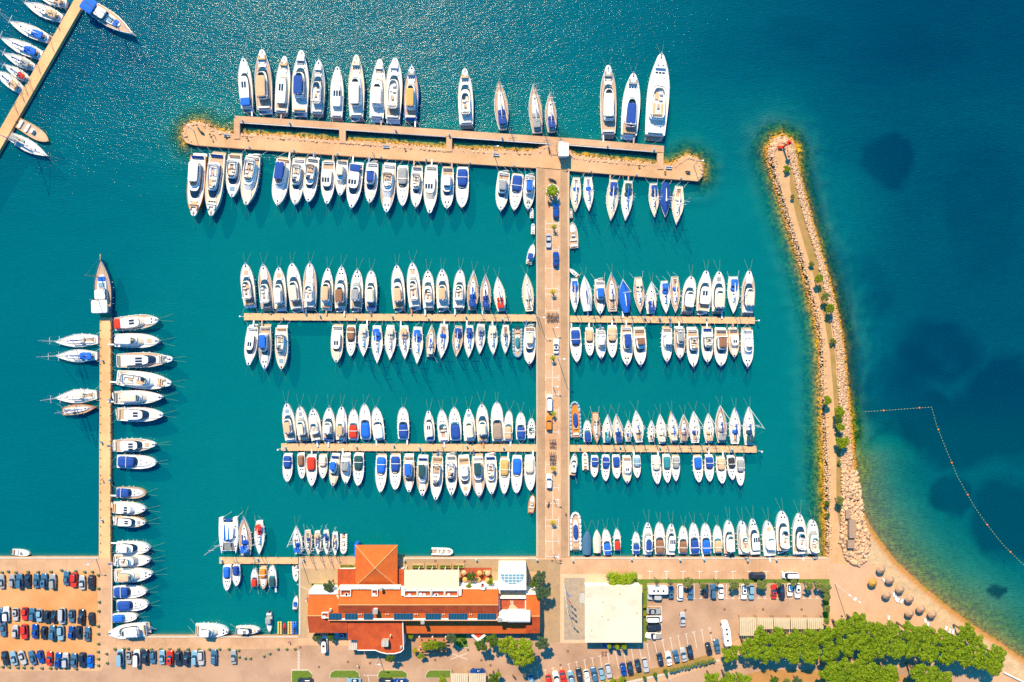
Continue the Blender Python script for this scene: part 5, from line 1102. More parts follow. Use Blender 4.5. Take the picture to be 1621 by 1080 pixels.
# car ports
def carport(x0, y0, x1, y1, label, m=None):
    t = thing('car_port', label, 'car port', P((x0 + x1) / 2, (y0 + y1) / 2, 0)[:2] + (0,), 0, 'shade-cloth car ports'); ox, oy = t.location.x, t.location.y
    a, b = PX(x0, y1, 3.4), PX(x1, y0, 3.4); mb = MB(); n = 8
    for i in range(n):
        xa, xb = a[0] + (b[0] - a[0]) * i / n - ox + .04, a[0] + (b[0] - a[0]) * (i + 1) / n - ox - .04; mb.box(xa, xb, a[1] - oy, b[1] - oy, 3.3 + .1 * math.sin(math.pi * (i + .5) / n), 3.36 + .1 * math.sin(math.pi * (i + .5) / n))
    mb.build('shade_cloth', m or mat('beige_shade_cloth', (.56, .46, .31), .85, var=.08, scale=.8), t)
    mb = MB()
    for px_, py_ in ((x0 + 1, y0), (x1 - 1, y0), (x0 + 1, y1), (x1 - 1, y1)): q = PX(px_, py_, 3.3); mb.tube((q[0] - ox, q[1] - oy, LZ), (q[0] - ox, q[1] - oy, 3.28), .07)
    mb.build('post', STEEL, t)
carport(1171, 977.5, 1197.5, 1006.5, 'deep beige shade-cloth car port at the left end of the row, uncovered by pines')
for k, (o_, w_) in enumerate((('second', 0), ('third', 0), ('fourth', 0), ('fifth', 0))): carport(1198.5 + k * 26.6, 978, 1224 + k * 26.6, 996, f'{o_} beige car port from the left, its back under the pine crowns')
carport(713.8, 1066, 740.8, 1092, 'left of two beige car ports at the bottom edge below the hotel'); carport(742, 1066, 769, 1092, 'right of two beige car ports at the bottom edge below the hotel')
# glossy dividers: planters with hedges along the promenade
HEDGE = mat('hedge_leaves', (.20, .22, .012), .9, col2=(.08, .10, .01), scale=3, bump=1.0)
for k, (x0, x1) in enumerate(((653, 671), (675, 692), (696, 714), (717, 735), (539.5, 562), (765, 777))):
    y0 = 893 if k < 5 else 903; y0 = 892.5 if k == 4 else y0
    lab = [f'{o_} low hedge planter along the promenade in front of the cream awning' for o_ in ('first', 'second', 'third', 'fourth')] + ['long yellow-green hedge planter left of the square pavilion', 'short hedge planter beside the white block of the hotel']
    t = thing('hedge_planter', lab[k], 'planter', (0, 0, 0), 0, 'hedge planters along the hotel promenade'); mb = MB(); pbox(mb, x0, y0, x1, y0 + 6.5, LZ, LZ + .45); mb.build('planter_box', CONC, t)
    mb = MB(); a, b = PX(x0 + .6, y0 + 6, LZ), PX(x1 - .6, y0 + .6, LZ); n = int((b[0] - a[0]) / .35)
    for i in range(n):
        for yy in (a[1] + .25, b[1] - .25) : x = a[0] + (i + .5) * .35; mb.ball((x + random.uniform(-.06, .06), yy + random.uniform(-.07, .07), LZ + .6), .27, .26, random.uniform(.25, .4), 6, 3)
    mb.build('hedge', HEDGE, t)
# ------------------------------------------------------------------ cars
def build_car(shape, ck, sunroof=False):
    """Prototype car, front at +y; returns root with parts (unlinked label)."""
    Lc, Wc, Hc = {'hatch': (4.1, 1.76, 1.48), 'sedan': (4.55, 1.8, 1.44), 'suv': (4.7, 1.9, 1.72), 'van': (5.1, 1.95, 2.0), 'pickup': (5.2, 1.88, 1.75), 'camper': (7.4, 2.25, 2.9), 'caravan': (6.2, 2.3, 2.6)}[shape]
    p = paint(ck); r = bpy.data.objects.new('parked_car', None); link(r); h0 = .82 if shape not in ('van', 'suv') else .98
    if shape in ('camper', 'caravan'):
        mb = MB(); cab = 1.6 if shape == 'camper' else 0
        mb.loft([rect(0, -cab / 2, Wc, Lc - cab, .45, 20, .18), rect(0, -cab / 2, Wc, Lc - cab, Hc - .2, 20, .18), rect(0, -cab / 2, Wc * .94, Lc - cab - .2, Hc, 20, .18)]); mb.build('body', p, r)
        for yy in (-.25, .02, .22):
            mb = MB(); mb.box(-.3, .3, yy * Lc - .3, yy * Lc + .3, Hc, Hc + .12, .92); mb.build('roof_hatch', GLASS if yy else mat('vent_grey', (.4, .38, .33), .6), r)
        if cab:
            mb = MB(); mb.loft([rect(0, Lc / 2 - .9, Wc * .9, 1.75, .4, 16, .35), rect(0, Lc / 2 - .9, Wc * .88, 1.7, 1.2, 16, .35), rect(0, Lc / 2 - 1.3, Wc * .84, 1.0, 2.1, 16, .35)]); mb.build('cab', p, r)
            mb = MB(); y0, y1 = Lc / 2 - .24, Lc / 2 - .80; w = Wc * .38; mb.add([(-w, y0, 1.28), (w, y0, 1.28), (w * .92, y1, 2.06), (-w * .92, y1, 2.06)], [(0, 1, 2, 3)]); mb.build('windshield', GLASS, r)
        else:
            mb = MB(); mb.tube((0, Lc / 2, .5), (0, Lc / 2 + 1.1, .5), .07); mb.build('drawbar', STEEL, r)
    else:
        ly = Lc / 2
        mb = MB(); mb.loft([rect(0, 0, Wc * .94, Lc * .96, .28, 24, .3), rect(0, 0, Wc, Lc, .5, 24, .3), rect(0, 0, Wc * .985, Lc * .985, h0 - .12, 24, .32), rect(0, -.03, Wc * .90, Lc * .93, h0, 24, .36)]); mb.build('body', p, r)
        f0, r0, f1, r1 = {'hatch': (.19, -.455, .03, -.36), 'sedan': (.17, -.35, .02, -.21), 'suv': (.20, -.46, .06, -.40), 'van': (.36, -.475, .24, -.455), 'pickup': (.17, -.12, .04, -.08)}[shape]
        b0 = ring((f0 + r0) / 2 * Lc, (f0 - r0) / 2 * Lc, Wc * .43, .35, .35, .03, h0 - .02, 20); b1 = ring((f1 + r1) / 2 * Lc, (f1 - r1) / 2 * Lc, Wc * .35, .35, .3, .02, Hc - .06, 20)
        mb = MB(); mb.loft([b0, b1], bot=False, top=False); mb.build('window', GLASS, r)
        mb = MB(); t1 = ring((f1 + r1) / 2 * Lc, (f1 - r1) / 2 * Lc * 1.02, Wc * .36, .35, .3, .02, Hc - .06, 20); t2 = ring((f1 + r1) / 2 * Lc, (f1 - r1) / 2 * Lc * .93, Wc * .31, .35, .3, .02, Hc, 20)
        mb.loft([t1, t2]); rf = mb.build('roof', p, r)
        if sunroof:
            mb = MB(); yc = (f1 * .6 + r1 * .4) * Lc; mb.loft([rect(0, yc, Wc * .42, .75, Hc - .03, 12), rect(0, yc, Wc * .40, .72, Hc + .02, 12)]); mb.build('sunroof', GLASS, rf)
        if shape == 'pickup':
            mb = MB(); mb.box(-Wc * .4, Wc * .4, -.47 * Lc, -.14 * Lc, h0 - .01, h0 + .03); mb.build('cargo_bed', mat('bed_liner', (.3, .29, .27), .8), r)
        for s_ in (-1, 1):
            mb = MB(); mb.box(s_ * Wc * .5 - .02, s_ * (Wc * .5 + .16), f0 * Lc - .35, f0 * Lc - .2, h0 - .02, h0 + .13); mb.build('mirror', p, r)
            mb = MB(); mb.box(s_ * Wc * .33 - .2, s_ * Wc * .33 + .2, ly * .92, ly * .975, .60, .74); mb.build('headlight', GLASSL, r)
            mb = MB(); mb.box(s_ * Wc * .34 - .18, s_ * Wc * .34 + .18, -ly * .985, -ly * .95, .62, .74); mb.build('taillight', gel('r'), r)
    for s_ in (-1, 1):
        for yy in ((-.3, .3) if shape != 'caravan' else (0.0,)):
            mb = MB(); mb.tube((s_ * (Wc / 2 - .2), yy * Lc, .33), (s_ * (Wc / 2 + .005), yy * Lc, .33), .33, n=12); mb.build('wheel', RUB, r)
    return r
PROTO = {}
KN = {'hatch': 'hatchback', 'sedan': 'saloon car', 'suv': 'estate car', 'van': 'van', 'pickup': 'pickup truck', 'camper': 'motorhome', 'caravan': 'caravan'}
def car(px, py, ang, shape, ck, label, group, up=1):
    key = (shape, ck, random.random() < .2)
    name = {'van': 'parked_van', 'pickup': 'pickup_truck', 'camper': 'motorhome', 'caravan': 'caravan'}.get(shape, 'parked_car')
    if key not in PROTO: r = build_car(*key); PROTO[key] = r; KIDS_OF[r.name] = list(CHILD(r)); r.name = name; r2 = r; KIDS_OF[r2.name] = KIDS_OF.get(r2.name) or list(CHILD(r))
    else:
        s0 = PROTO[key]; r = s0.copy(); COL.objects.link(r)
        for ch, sub in PROTO_KIDS[key]:
            c = ch.copy(); COL.objects.link(c); c.parent = r
            for g in sub: d = g.copy(); COL.objects.link(d); d.parent = c
    if key not in PROTO_KIDS: PROTO_KIDS[key] = [(c, [g for g in bpy.data.objects if g.parent is c]) for c in [o for o in bpy.data.objects if o.parent is r]]
    a = P(px, py, LZ + .9); r.location = (a[0], a[1], LZ + .012); r.rotation_euler = (0, 0, R(ang))
    tag(r, label, {'van': 'van', 'pickup': 'pickup', 'camper': 'motorhome', 'caravan': 'caravan'}.get(shape, 'car'), group); return r
PROTO_KIDS, KIDS_OF = {}, {}
def CHILD(r): return []
CW = {'w': 'white', 's': 'silver', 'r': 'red', 'd': 'black', 'n': 'navy', 'u': 'slate blue', 'b': 'blue', 'l': 'light blue', 'g': 'grey', 'o': 'orange'}
def car_row(ox, oy, k, phrase, group, rows, frm='left', ang=0):
    random.seed(len(rows) * 17 + int(ox))
    rows = sorted(rows, key=lambda r: r[0] if frm == 'left' else r[1])
    for n, r in enumerate(rows):
        shape = r[3] if len(r) > 3 else random.choice(('hatch', 'hatch', 'sedan', 'suv')); aa = r[4] if len(r) > 4 else ang
        aa = aa + random.uniform(-2.5, 2.5) + random.choice((0, 180))
        car(ox + r[0] / k, oy + r[1] / k, aa, shape, r[2], f'{CW[r[2]]} {KN[shape]}, {ORD[n + 1]} from {frm} in {phrase}', group)
g = 'cars parked in the gravel car park'
car_row(0, 860, 4.91, 'top row of orange gravel car park', g, [(8,300,'g'), (90,295,'g'), (150,295,'u'), (210,295,'d'), (278,295,'u'), (340,293,'u'), (408,298,'g'), (512,273,'u'), (572,287,'r'), (635,308,'s'), (708,305,'d','suv')])
car_row(0, 860, 4.91, 'second row of orange gravel car park', g, [(47,552,'w'), (-2,560,'u'), (118,556,'s'), (188,550,'r'), (247,557,'u'), (302,565,'l'), (360,575,'d'), (415,573,'d'), (482,567,'s','van'), (553,568,'u'), (630,573,'d'), (708,590,'d')])
car_row(0, 860, 4.91, 'third row of orange gravel car park', g, [(20,672,'u'), (115,690,'s'), (187,690,'r','suv'), (267,687,'n'), (337,698,'d'), (405,698,'u'), (470,700,'l'), (550,697,'n'), (607,695,'d'), (675,708,'u')])
car_row(0, 860, 4.91, 'bottom row of orange gravel car park', g, [(35,897,'d','sedan',12), (103,897,'l','sedan',16), (170,893,'s','sedan',18), (247,893,'u','sedan',16), (312,885,'n','hatch',14), (380,898,'r'), (452,910,'n'), (508,912,'s'), (570,913,'u'), (637,908,'d','suv'), (698,920,'b','hatch')])
car_row(170, 960, 4.912, 'row below the basin quay', 'cars parked below the basin quay', [(100,400,'l','van'), (165,400,'g'), (228,403,'w','van'), (292,392,'d'), (350,397,'u'), (422,398,'l'), (485,402,'r'), (550,405,'d'), (613,405,'d'), (677,402,'l'), (727,402,'s'), (827,394,'u','suv'), (978,396,'g')])
g = 'cars parked in the hotel car park'
car_row(1010, 890, 5.066, 'tree-lined top car park row', g, [(265,245,'u'), (422,250,'u'), (545,232,'d'), (605,235,'u'), (667,240,'w'), (850,240,'w','suv'), (910,242,'l'), (1093,238,'r','sedan'), (1153,238,'d','suv'), (1220,225,'w'), (1280,230,'w','suv')])
car_row(1010, 890, 5.066, 'column beside white flat building', g, [(135,280,'s','suv'), (127,397,'g','sedan'), (130,457,'w','van'), (127,525,'d','suv'), (125,592,'w','pickup')], 'top', 90)
car(1010+155/5.066, 890+216/5.066, 90, 'caravan', 'w', 'white touring caravan in the top left corner of the hotel car park', g); car(1010+338/5.066, 890+245/5.066, 180, 'van', 'w', 'white panel van nosing out between the caravan and the olive tree', g)
car(1010+360/5.066, 890+460/5.066, 2, 'sedan', 's', 'silver car driving alone across the open hotel car park', None); car(1010+700/5.066, 890+560/5.066, 6, 'camper', 'w', 'long white motorhome standing beside the sandy heap and pine', None)
car(1010+955/5.066, 890+108/5.066, 90, 'van', 'd', 'black van parked lengthwise on the quay above the olive trees', None); car(1010+1222/5.066, 890+106/5.066, 90, 'van', 'w', 'white van parked lengthwise on the quay above the olive trees', None)
car_row(880, 880, 5.4, 'slanting row beside the hedge', g, [(-208,1070,'l'), (-60,1075,'r'), (5,1050,'w'), (62,1040,'r'), (130,1045,'l'), (200,1022,'d'), (265,1030,'w'), (328,1015,'u'), (392,1010,'l'), (450,985,'s'), (577,975,'n'), (635,965,'d'), (702,940,'d'), (765,935,'s'), (892,888,'d'), (965,880,'w'), (1028,862,'u'), (1092,847,'s'), (1148,827,'d'), (1307,797,'d'), (1378,775,'u')], 'left', 11)
for px, py, sh, ck, an, lb in ((880, 333.5, 'suv', 'n', 0, 'navy car on the pier just below the big palm'), (868.5, 381, 'sedan', 's', 180, 'silver car on the pier above the second navy car'), (880, 410.5, 'suv', 'n', 0, 'navy car on the pier next below the silver one'),
    (880.3, 548.5, 'sedan', 'w', 0, 'white car on the pier just above a small palm'), (870, 638, 'van', 'w', 0, 'white van on the pier just above the orange car'), (869.3, 670, 'suv', 'o', 0, 'orange car on the central pier between white van and bicycles'), (869.3, 762, 'suv', 'w', 0, 'white car alone on the lower pier below the bicycle racks'),
    (513.5, 1020, 'van', 'w', 2, 'white van parked in front of the hotel left wing'), (540, 1006, 'sedan', 'l', 90, 'light blue car half under the hotel left wing shrubs'), (483, 1079, 'suv', 'd', 90, 'black car at the bottom edge on the first lawn island'), (560, 1079, 'sedan', 'l', 90, 'pale blue car below the second lawn island'),
    (611, 1079, 'suv', 'd', 90, 'black car below the left half of the third lawn island'), (634, 1080, 'sedan', 'n', 90, 'navy car below the right half of the third lawn island'), (967, 1021, 'suv', 'n', 90, 'dark car shaded behind the three small trees of the white building'), (756, 1064, 'sedan', 'n', 90, 'dark car half hidden above the two beige car ports')): car(px, py, an, sh, ck, lb, None)
# ------------------------------------------------------------------ trees
def leaf_mat(name, c1, c2):
    m = bpy.data.materials.new(name); m.use_nodes = True; n, l = m.node_tree.nodes, m.node_tree.links; b = n['Principled BSDF']
    b.inputs['Roughness'].default_value = .7; b.inputs['Specular IOR Level'].default_value = .2
    geo = n.new('ShaderNodeNewGeometry'); nz = noise(n, l, .55, 3, geo.outputs['Position'])
    mx = n.new('ShaderNodeMix'); mx.data_type = 'RGBA'; mx.inputs[6].default_value = (*c2, 1); mx.inputs[7].default_value = (*c1, 1)
    add = n.new('ShaderNodeMath'); add.operation = 'MULTIPLY_ADD'; l.new(geo.outputs['Random Per Island'], add.inputs[0]); add.inputs[1].default_value = .55; l.new(nz, add.inputs[2])
    sub = n.new('ShaderNodeMath'); sub.operation = 'SUBTRACT'; l.new(add.outputs[0], sub.inputs[0]); sub.inputs[1].default_value = .28; sub.use_clamp = True
    l.new(sub.outputs[0], mx.inputs[0]); l.new(mx.outputs[2], b.inputs['Base Color'])
    return m
LEAF = {'pine': leaf_mat('pine_foliage', (.215, .285, .004), (.05, .12, .003)), 'lime': leaf_mat('lime_foliage', (.24, .29, .004), (.08, .15, .003)), 'dark': leaf_mat('dark_foliage', (.075, .15, .008), (.03, .07, .006)),
        'olive': leaf_mat('olive_foliage', (.20, .23, .05), (.08, .11, .03)), 'blue': leaf_mat('blue_green_foliage', (.07, .13, .05), (.03, .06, .03)), 'yel': leaf_mat('yellow_foliage', (.42, .33, .005), (.22, .20, .005))}
BARK = mat('bark', (.16, .10, .06), .95, var=.2, scale=5)
def crown_mesh(kind, seed, n_lobes, n_leaf, leaf, flat=.7, lobe_r=.34, shape='round'):
    """Crown of unit radius (x, y), built of many small leaf faces gathered in lobes."""
    r = np.random.default_rng(seed); V = []; 
    if shape == 'cone': cen = [(r.uniform(-.35, .35) * (1 - k / n_lobes * .8), r.uniform(-.35, .35) * (1 - k / n_lobes * .8), .3 + 2.6 * k / n_lobes, .62 * (1 - .75 * k / n_lobes) + .12) for k in range(n_lobes)]
    else:
        cen = []
        for k in range(n_lobes):
            a = r.uniform(0, 2 * math.pi); q = math.sqrt(r.random()) * .78; cen.append((q * math.cos(a), q * math.sin(a) * r.uniform(.85, 1.1), flat * (.35 + .65 * math.sqrt(max(0, 1 - q * q)) * r.uniform(.75, 1.15)), lobe_r * r.uniform(.65, 1.2)))
    per = n_leaf // n_lobes
    for cx, cy, cz, lr in cen:
        d = r.normal(size=(per, 3)); d /= np.linalg.norm(d, axis=1, keepdims=True); d[:, 2] = np.abs(d[:, 2]) * 1.0 - .25 * r.random(per)
        p = np.array([cx, cy, cz]) + d * lr * (r.random((per, 1)) ** .35) * np.array([1, 1, .8])
        nrm = d + r.normal(scale=.55, size=(per, 3)) + np.array([0, 0, .35]); nrm /= np.linalg.norm(nrm, axis=1, keepdims=True)
        t = np.cross(nrm, r.normal(size=(per, 3))); t /= np.linalg.norm(t, axis=1, keepdims=True); u = np.cross(nrm, t)
        s = leaf * r.uniform(.6, 1.3, (per, 1)); t = t * s; u = u * s * .6
        V.append(np.stack([p - t, p - u * 1.0, p + t, p + u], 1))
    V = np.concatenate(V).reshape(-1, 3); nf = len(V) // 4
    me = bpy.data.meshes.new('crown'); me.vertices.add(len(V)); me.vertices.foreach_set('co', V.ravel()); me.loops.add(nf * 4); me.loops.foreach_set('vertex_index', np.arange(nf * 4)); me.polygons.add(nf)
    me.polygons.foreach_set('loop_start', np.arange(0, nf * 4, 4)); me.update(calc_edges=True); me.materials.append(LEAF[kind]); return me, cen
CROWNS = {}
def trunk_mesh(cen, trunk_h, seed):
    mb = MB(); r = random.Random(seed); mb.tube((0, 0, -trunk_h), (.03, 0, .1), .10, .07, 7)
    for cx, cy, cz, lr in cen[::3]: mb.tube((.02, 0, -.05), (cx * .8, cy * .8, cz * .75), .045, .015, 5)
    me = bpy.data.meshes.new('trunk'); me.from_pydata(mb.v, [], mb.f); me.materials.append(BARK); return me
def tree(px, py, rpx, kind, label, name='pine_tree', cat='tree', group=None, h=5.0, shape='round', z0=LZ, n_leaf=2600, sq=1.0):
    rad = rpx * S; h = max(h, rad * .8)
    key = (kind, shape, random.randrange(4))
    if key not in CROWNS:
        me, cen = crown_mesh(kind, hash((kind, shape)) % 97 * 0 + key[2] * 7 + len(kind), 26 if shape == 'round' else 9, n_leaf if shape == 'round' else 900, .085 if shape == 'round' else .12, .6, .27, shape)
        CROWNS[key] = (me, trunk_mesh(cen, 1.0, key[2]))
    cb = h - rad * .55 if shape == 'round' else .6
    a = P(px, py, z0 + cb + rad * .3); t = thing(name, label, cat, (a[0], a[1], z0 + cb), random.uniform(0, 6.28), group)
    me, tm = CROWNS[key]; c = link(bpy.data.objects.new('crown', me), t); c.scale = (rad, rad * sq, rad * random.uniform(.85, 1.1)); k = link(bpy.data.objects.new('trunk', tm), t); k.scale = (rad, rad, max(cb, .3) if True else rad)
    return t
random.seed(21)
# pine wood at the lower right: each crown a tree
PINES = [(1156,1033,14,'by itself beside the motorhome, left end of the wood'), (1183,1024,15,'touching the deep car port'), (1205,1006,15,'rising over the second car port'), (1206,1034,16,'below the second car port'), (1228,1008,15,'over the third car port'), (1231,1032,15,'below the third car port'), (1253,1010,15,'over the fourth car port'), (1256,1034,15,'below the fourth car port'),
 (1279,1010,16,'over the fifth car port'), (1283,1034,16,'below the fifth car port'), (1306,1004,16,'right of the last car port'), (1311,1030,16,'between slip road and last car port'), (1332,994,16,'by the lamp shadow on the sand'), (1336,1020,17,'second behind the floodlight'), (1356,986,16,'topmost of the wood, at the sand'), (1361,1011,17,'right behind the topmost pine'), (1370,1034,15,'on the slip road edge, mid wood'),
 (1383,996,15,'below the single white lounger'), (1389,1022,17,'behind the single white lounger'), (1409,1000,15,'under the lone thatched umbrella'), (1415,1026,17,'second row below the thatched umbrellas'), (1437,998,15,'below the lowest thatched umbrella'), (1441,1024,17,'two crowns below the lowest umbrella'), (1462,1004,15,'beside the paired white loungers'), (1468,1030,17,'deep behind the paired loungers'),
 (1488,1010,16,'below the white lounger trio'), (1496,1036,17,'second row below the lounger trio'), (1514,1012,14,'left of the beach-edge crown'), (1530,1002,15,'standing out at the beach edge, upper right of wood'), (1524,1036,17,'behind the beach-edge crown'), (1546,1020,15,'close to the beach, third from wood tip'), (1551,1044,16,'second from the beach tip'), (1576,1038,16,'at the very beach tip of the wood'), (1574,1056,13,'lowest at the beach tip'),
 (1312,1062,16,'left end of the lower clump'), (1335,1058,16,'second of the lower clump'), (1325,1080,17,'at the bottom edge, left lower clump'), (1358,1052,15,'top of the lower clump'), (1356,1076,17,'bottom edge, middle lower clump'), (1380,1062,16,'upper right of the lower clump'), (1388,1082,16,'bottom edge, right lower clump'), (1408,1066,15,'right end of the lower clump'),
 (1452,1064,15,'left of the small lower group'), (1475,1066,15,'middle of the small lower group'), (1492,1074,13,'right of the small lower group'), (1468,1084,15,'bottom of the small lower group'), (1128,1078,14,'left of the bottom-edge trio by the slip road'), (1152,1076,15,'middle of the bottom-edge trio by the slip road'), (1176,1080,14,'right of the bottom-edge trio by the slip road')]
for x, y, r, w in PINES: tree(x, y, r * 1.12, 'pine', 'bright green pine ' + w, 'pine_tree', 'pine tree', 'pine trees of the wood behind the beach', h=7)
T = [(828, 1031, 23, 'lime', 'huge yellow-green tree at the hotel lower right corner', 'broadleaf_tree', 11), (802, 1018, 15, 'lime', 'rounder green tree left of the huge yellow-green one', 'broadleaf_tree', 8), (762, 1021, 11, 'dark', 'dark green dense tree right of the entrance canopy', 'broadleaf_tree', 7), (779, 1013, 12, 'dark', 'dark green tree touching the huge yellow-green one', 'broadleaf_tree', 7), (857, 1018, 12, 'blue', 'blue-green tree right of the huge yellow-green one', 'broadleaf_tree', 7),
     (855, 915, 12, 'blue', 'blue-green tree at the hotel promenade corner', 'broadleaf_tree', 7), (858, 936, 14, 'blue', 'larger blue-green tree beside the east wing roof', 'broadleaf_tree', 7), (846, 924, 9, 'dark', 'small dark tree between white block and blue-green trees', 'broadleaf_tree', 6), (714, 1010, 9, 'blue', 'blue-green tree right of the pergola', 'broadleaf_tree', 6), (618, 1041, 8, 'dark', 'round tree below the rounded hotel wing', 'broadleaf_tree', 5),
     (649.6, 1007, 5.5, 'lime', 'small round yellow-green shrub left of the pergola', 'shrub', 2), (733, 1013, 4, 'dark', 'clipped round bush on the small lawn', 'shrub', 2), (520, 928, 10, 'blue', 'grey-green tree on the hotel lawn', 'broadleaf_tree', 6), (503, 1008, 8, 'blue', 'dark shrub under the left wing eaves', 'shrub', 3), (524, 1008, 7, 'dark', 'dark green shrub beside the half-hidden blue car', 'shrub', 3),
     (746.5, 912, 8, 'dark', 'green tree on the red restaurant terrace', 'broadleaf_tree', 5), (700, 1079, 9, 'lime', 'light green tree at the bottom edge left of the two car ports', 'broadleaf_tree', 5), (780, 1075, 10, 'dark', 'green tree right of the two car ports', 'broadleaf_tree', 6), (788, 1068, 6, 'lime', 'small pale tree beside the car port lamp', 'shrub', 4), (667, 1038, 6, 'lime', 'small tree at the foot of the pergola', 'shrub', 3),
     (776, 921, 6, 'lime', 'light green shrub in the terrace planter, right end', 'shrub', 5), (742, 927, 5, 'lime', 'light green shrub in the terrace planter, left end', 'shrub', 5), (657, 1030, 5, 'yel', 'yellow-green shrub on the narrow lawn', 'shrub', 2),
     (676, 1022, 9, 'lime', 'left vine mass covering the pergola', 'vine', 5), (686, 1020, 9, 'lime', 'middle vine mass covering the pergola', 'vine', 5), (700, 1021, 8, 'dark', 'right vine mass covering the pergola', 'vine', 5),
     (1020, 960, 3, 'yel', 'upper yellow round shrub beside the white flat building', 'shrub', 1.5), (1020.7, 973, 3, 'yel', 'lower yellow round shrub beside the white flat building', 'shrub', 1.5)]
for x, y, r, k, lb, nm, h in T: tree(x, y, r, k, lb, nm, {'broadleaf_tree': 'tree', 'shrub': 'shrub', 'vine': 'vine'}[nm], None, h=h)
OL = [(1039.6,920,5,'over the caravan roof'), (1062,921.6,5,'between caravan and white panel van'), (1088.6,921.6,9,'right of the white panel van, the broadest'), (1111.7,927.5,6,'left of the first black car'), (1135,922,4,'behind the white car, very small'), (1160,925.5,9.5,'in the empty bay mid row'), (1182,922.6,5,'above the white estate car'),
      (1207,925.5,9.5,'left of the red car'), (1233,925,5,'above the black estate'), (1256,921.6,7,'above the two white cars'), (1279.4,927.5,8,'right of the last white car'), (1296,926,7,'next to the corner tree'), (1308,931.5,9,'in the car park corner'), (1309,944,7,'just below the corner'), (1309,963,6,'lower on the right verge'), (1308,984,5,'lowest on the right verge')]
for x, y, r, w in OL: tree(x, y, r, 'olive', 'grey-green olive tree ' + w, 'olive_tree', 'olive tree', 'olive trees round the car park', h=4)
for k in range(13):
    tree(1062 + k * 5.6, 1062 - k * 1.42, random.uniform(3.2, 4.8), 'olive', f'{ORD[k + 1]} bush from left in the oleander row under the slanting cars', 'oleander_bush', 'bush', 'oleander bushes along the kerb', h=1.6)
for x, y, r, lb in ((970, 1079, 7, 'yellow-green bush at the bottom edge under the slanting row'), (985, 1075, 6, 'bright bush next along the kerb soil'), (958, 1083, 6, 'cut-off bush at the bottom edge of the kerb soil')): tree(x, y, r, 'lime', lb, 'shrub', 'shrub', None, h=2)
for x, y, lb in ((1020, 1072, 'left of three cypresses by the slanting kerb'), (1036.5, 1067, 'middle of three cypresses by the slanting kerb'), (1053, 1062, 'right of three cypresses by the slanting kerb'), (963.5, 1019, 'left of three small trees against the white flat building'), (975.5, 1019, 'middle of three small trees against the white flat building'), (986.5, 1020, 'right of three small trees against the white flat building')):
    tree(x, y, 4.6 if y > 1050 else 7.0, 'dark' if y > 1050 else 'lime', lb, 'cypress_tree', 'cypress', None, shape='cone')
for x, y, r, k, lb in ((1309,634,8,'lime','lone bright tree on the left edge of the mole path'), (1328.6,652,10,'lime','topmost of the tree group on the mole'), (1326,664,7,'dark','small darker tree second in the mole group'), (1330.5,676,8,'lime','third tree in the mole group'), (1332,700,12,'lime','largest and lowest tree of the mole group'), (1329,732,4,'olive','small bush below the mole tree group'),
    (1328.6,792,8,'olive','bush on the mole just above the beach hut'), (1318,541,6,'olive','bush where the mole boulders narrow'), (1245,268,6.5,'lime','first green bush behind the red beacon'), (1284,418,5,'olive','bush halfway up the mole'), (1296,442,7.5,'lime','bright bush midway along the mole'), (1307,470,7.5,'olive','duller bush below the bright midway one'), (1313,488,8,'lime','broad bright bush by the midway boulders'), (1254,312,4,'olive','tiny bush near the beacon end'), (1310,815,4,'dark','low bush on the inner mole edge, lower'), (1309,797,4.5,'dark','low bush on the inner mole edge, upper'),
    (1226,1076,8,'dark','dark bush on the orange slope, left'), (1244,1078,6,'olive','olive-grey bush on the orange slope, middle'), (1262,1077,8,'blue','blue-green bush on the orange slope, right')): tree(x, y, r, k, lb, 'shrub' if r < 6.6 else 'mole_tree', 'bush' if r < 6.6 else 'tree', None, h=1.3 if r < 6.6 else 3.5)
# ------------------------------------------------------------------ palms
def frond_mesh(n, ln, seed, up=.5):
    mb = MB(); r = random.Random(seed)
    for i in range(n):
        a = 2 * math.pi * i / n + r.uniform(-.2, .2); el = r.uniform(.05, up); L_ = ln * r.uniform(.8, 1.1); pts = []
        for k in range(6):
            u = k / 5; d = L_ * u; pts.append((d * math.cos(a), d * math.sin(a), L_ * (el * 1.6 * u - .9 * u * u)))
        nx, ny = -math.sin(a), math.cos(a)
        for k in range(5):
            w0, w1 = [.16 * ln / 2.2 * math.sin(math.pi * min(.97, .12 + .85 * q / 5)) * 1.9 for q in (k, k + 1)]; A, B_ = pts[k], pts[k + 1]
            for s_ in (-1, 1):
                mb.add([A, B_, (B_[0] + s_ * nx * w1, B_[1] + s_ * ny * w1, B_[2] - w1 * .5), (A[0] + s_ * nx * w0, A[1] + s_ * ny * w0, A[2] - w0 * .5)], [(0, 1, 2, 3)])
    return mb
def palm(px, py, r, h, label, key='pine', z0=LZ, group=None, n=16):
    a = P(px, py, z0 + h); t = thing('palm_tree', label, 'palm', (a[0], a[1], z0), 0, group)
    mb = MB(); mb.tube((0, 0, -.3), (.05, .05, h), .16 + .02 * r, .12, 8); mb.build('trunk', BARK, t)
    c = frond_mesh(n, r * S * 1.15, int(px)).build('crown', LEAF[key], t); c.location = (0, 0, h)
    return t
palm(874.5, 301, 10, 4.0, 'big palm in a round bed at the top of the pier', 'lime', n=26)
mb = MB(); a = P(874.5, 302, LZ); mb.path([(a[0] + 1.9 * math.cos(k * math.pi / 10), a[1] + 1.9 * math.sin(k * math.pi / 10), LZ + .2) for k in range(21)], .16, 6); tag(mb.build('round_planter', STUC), 'round white kerb planter around the big pier palm', 'planter')
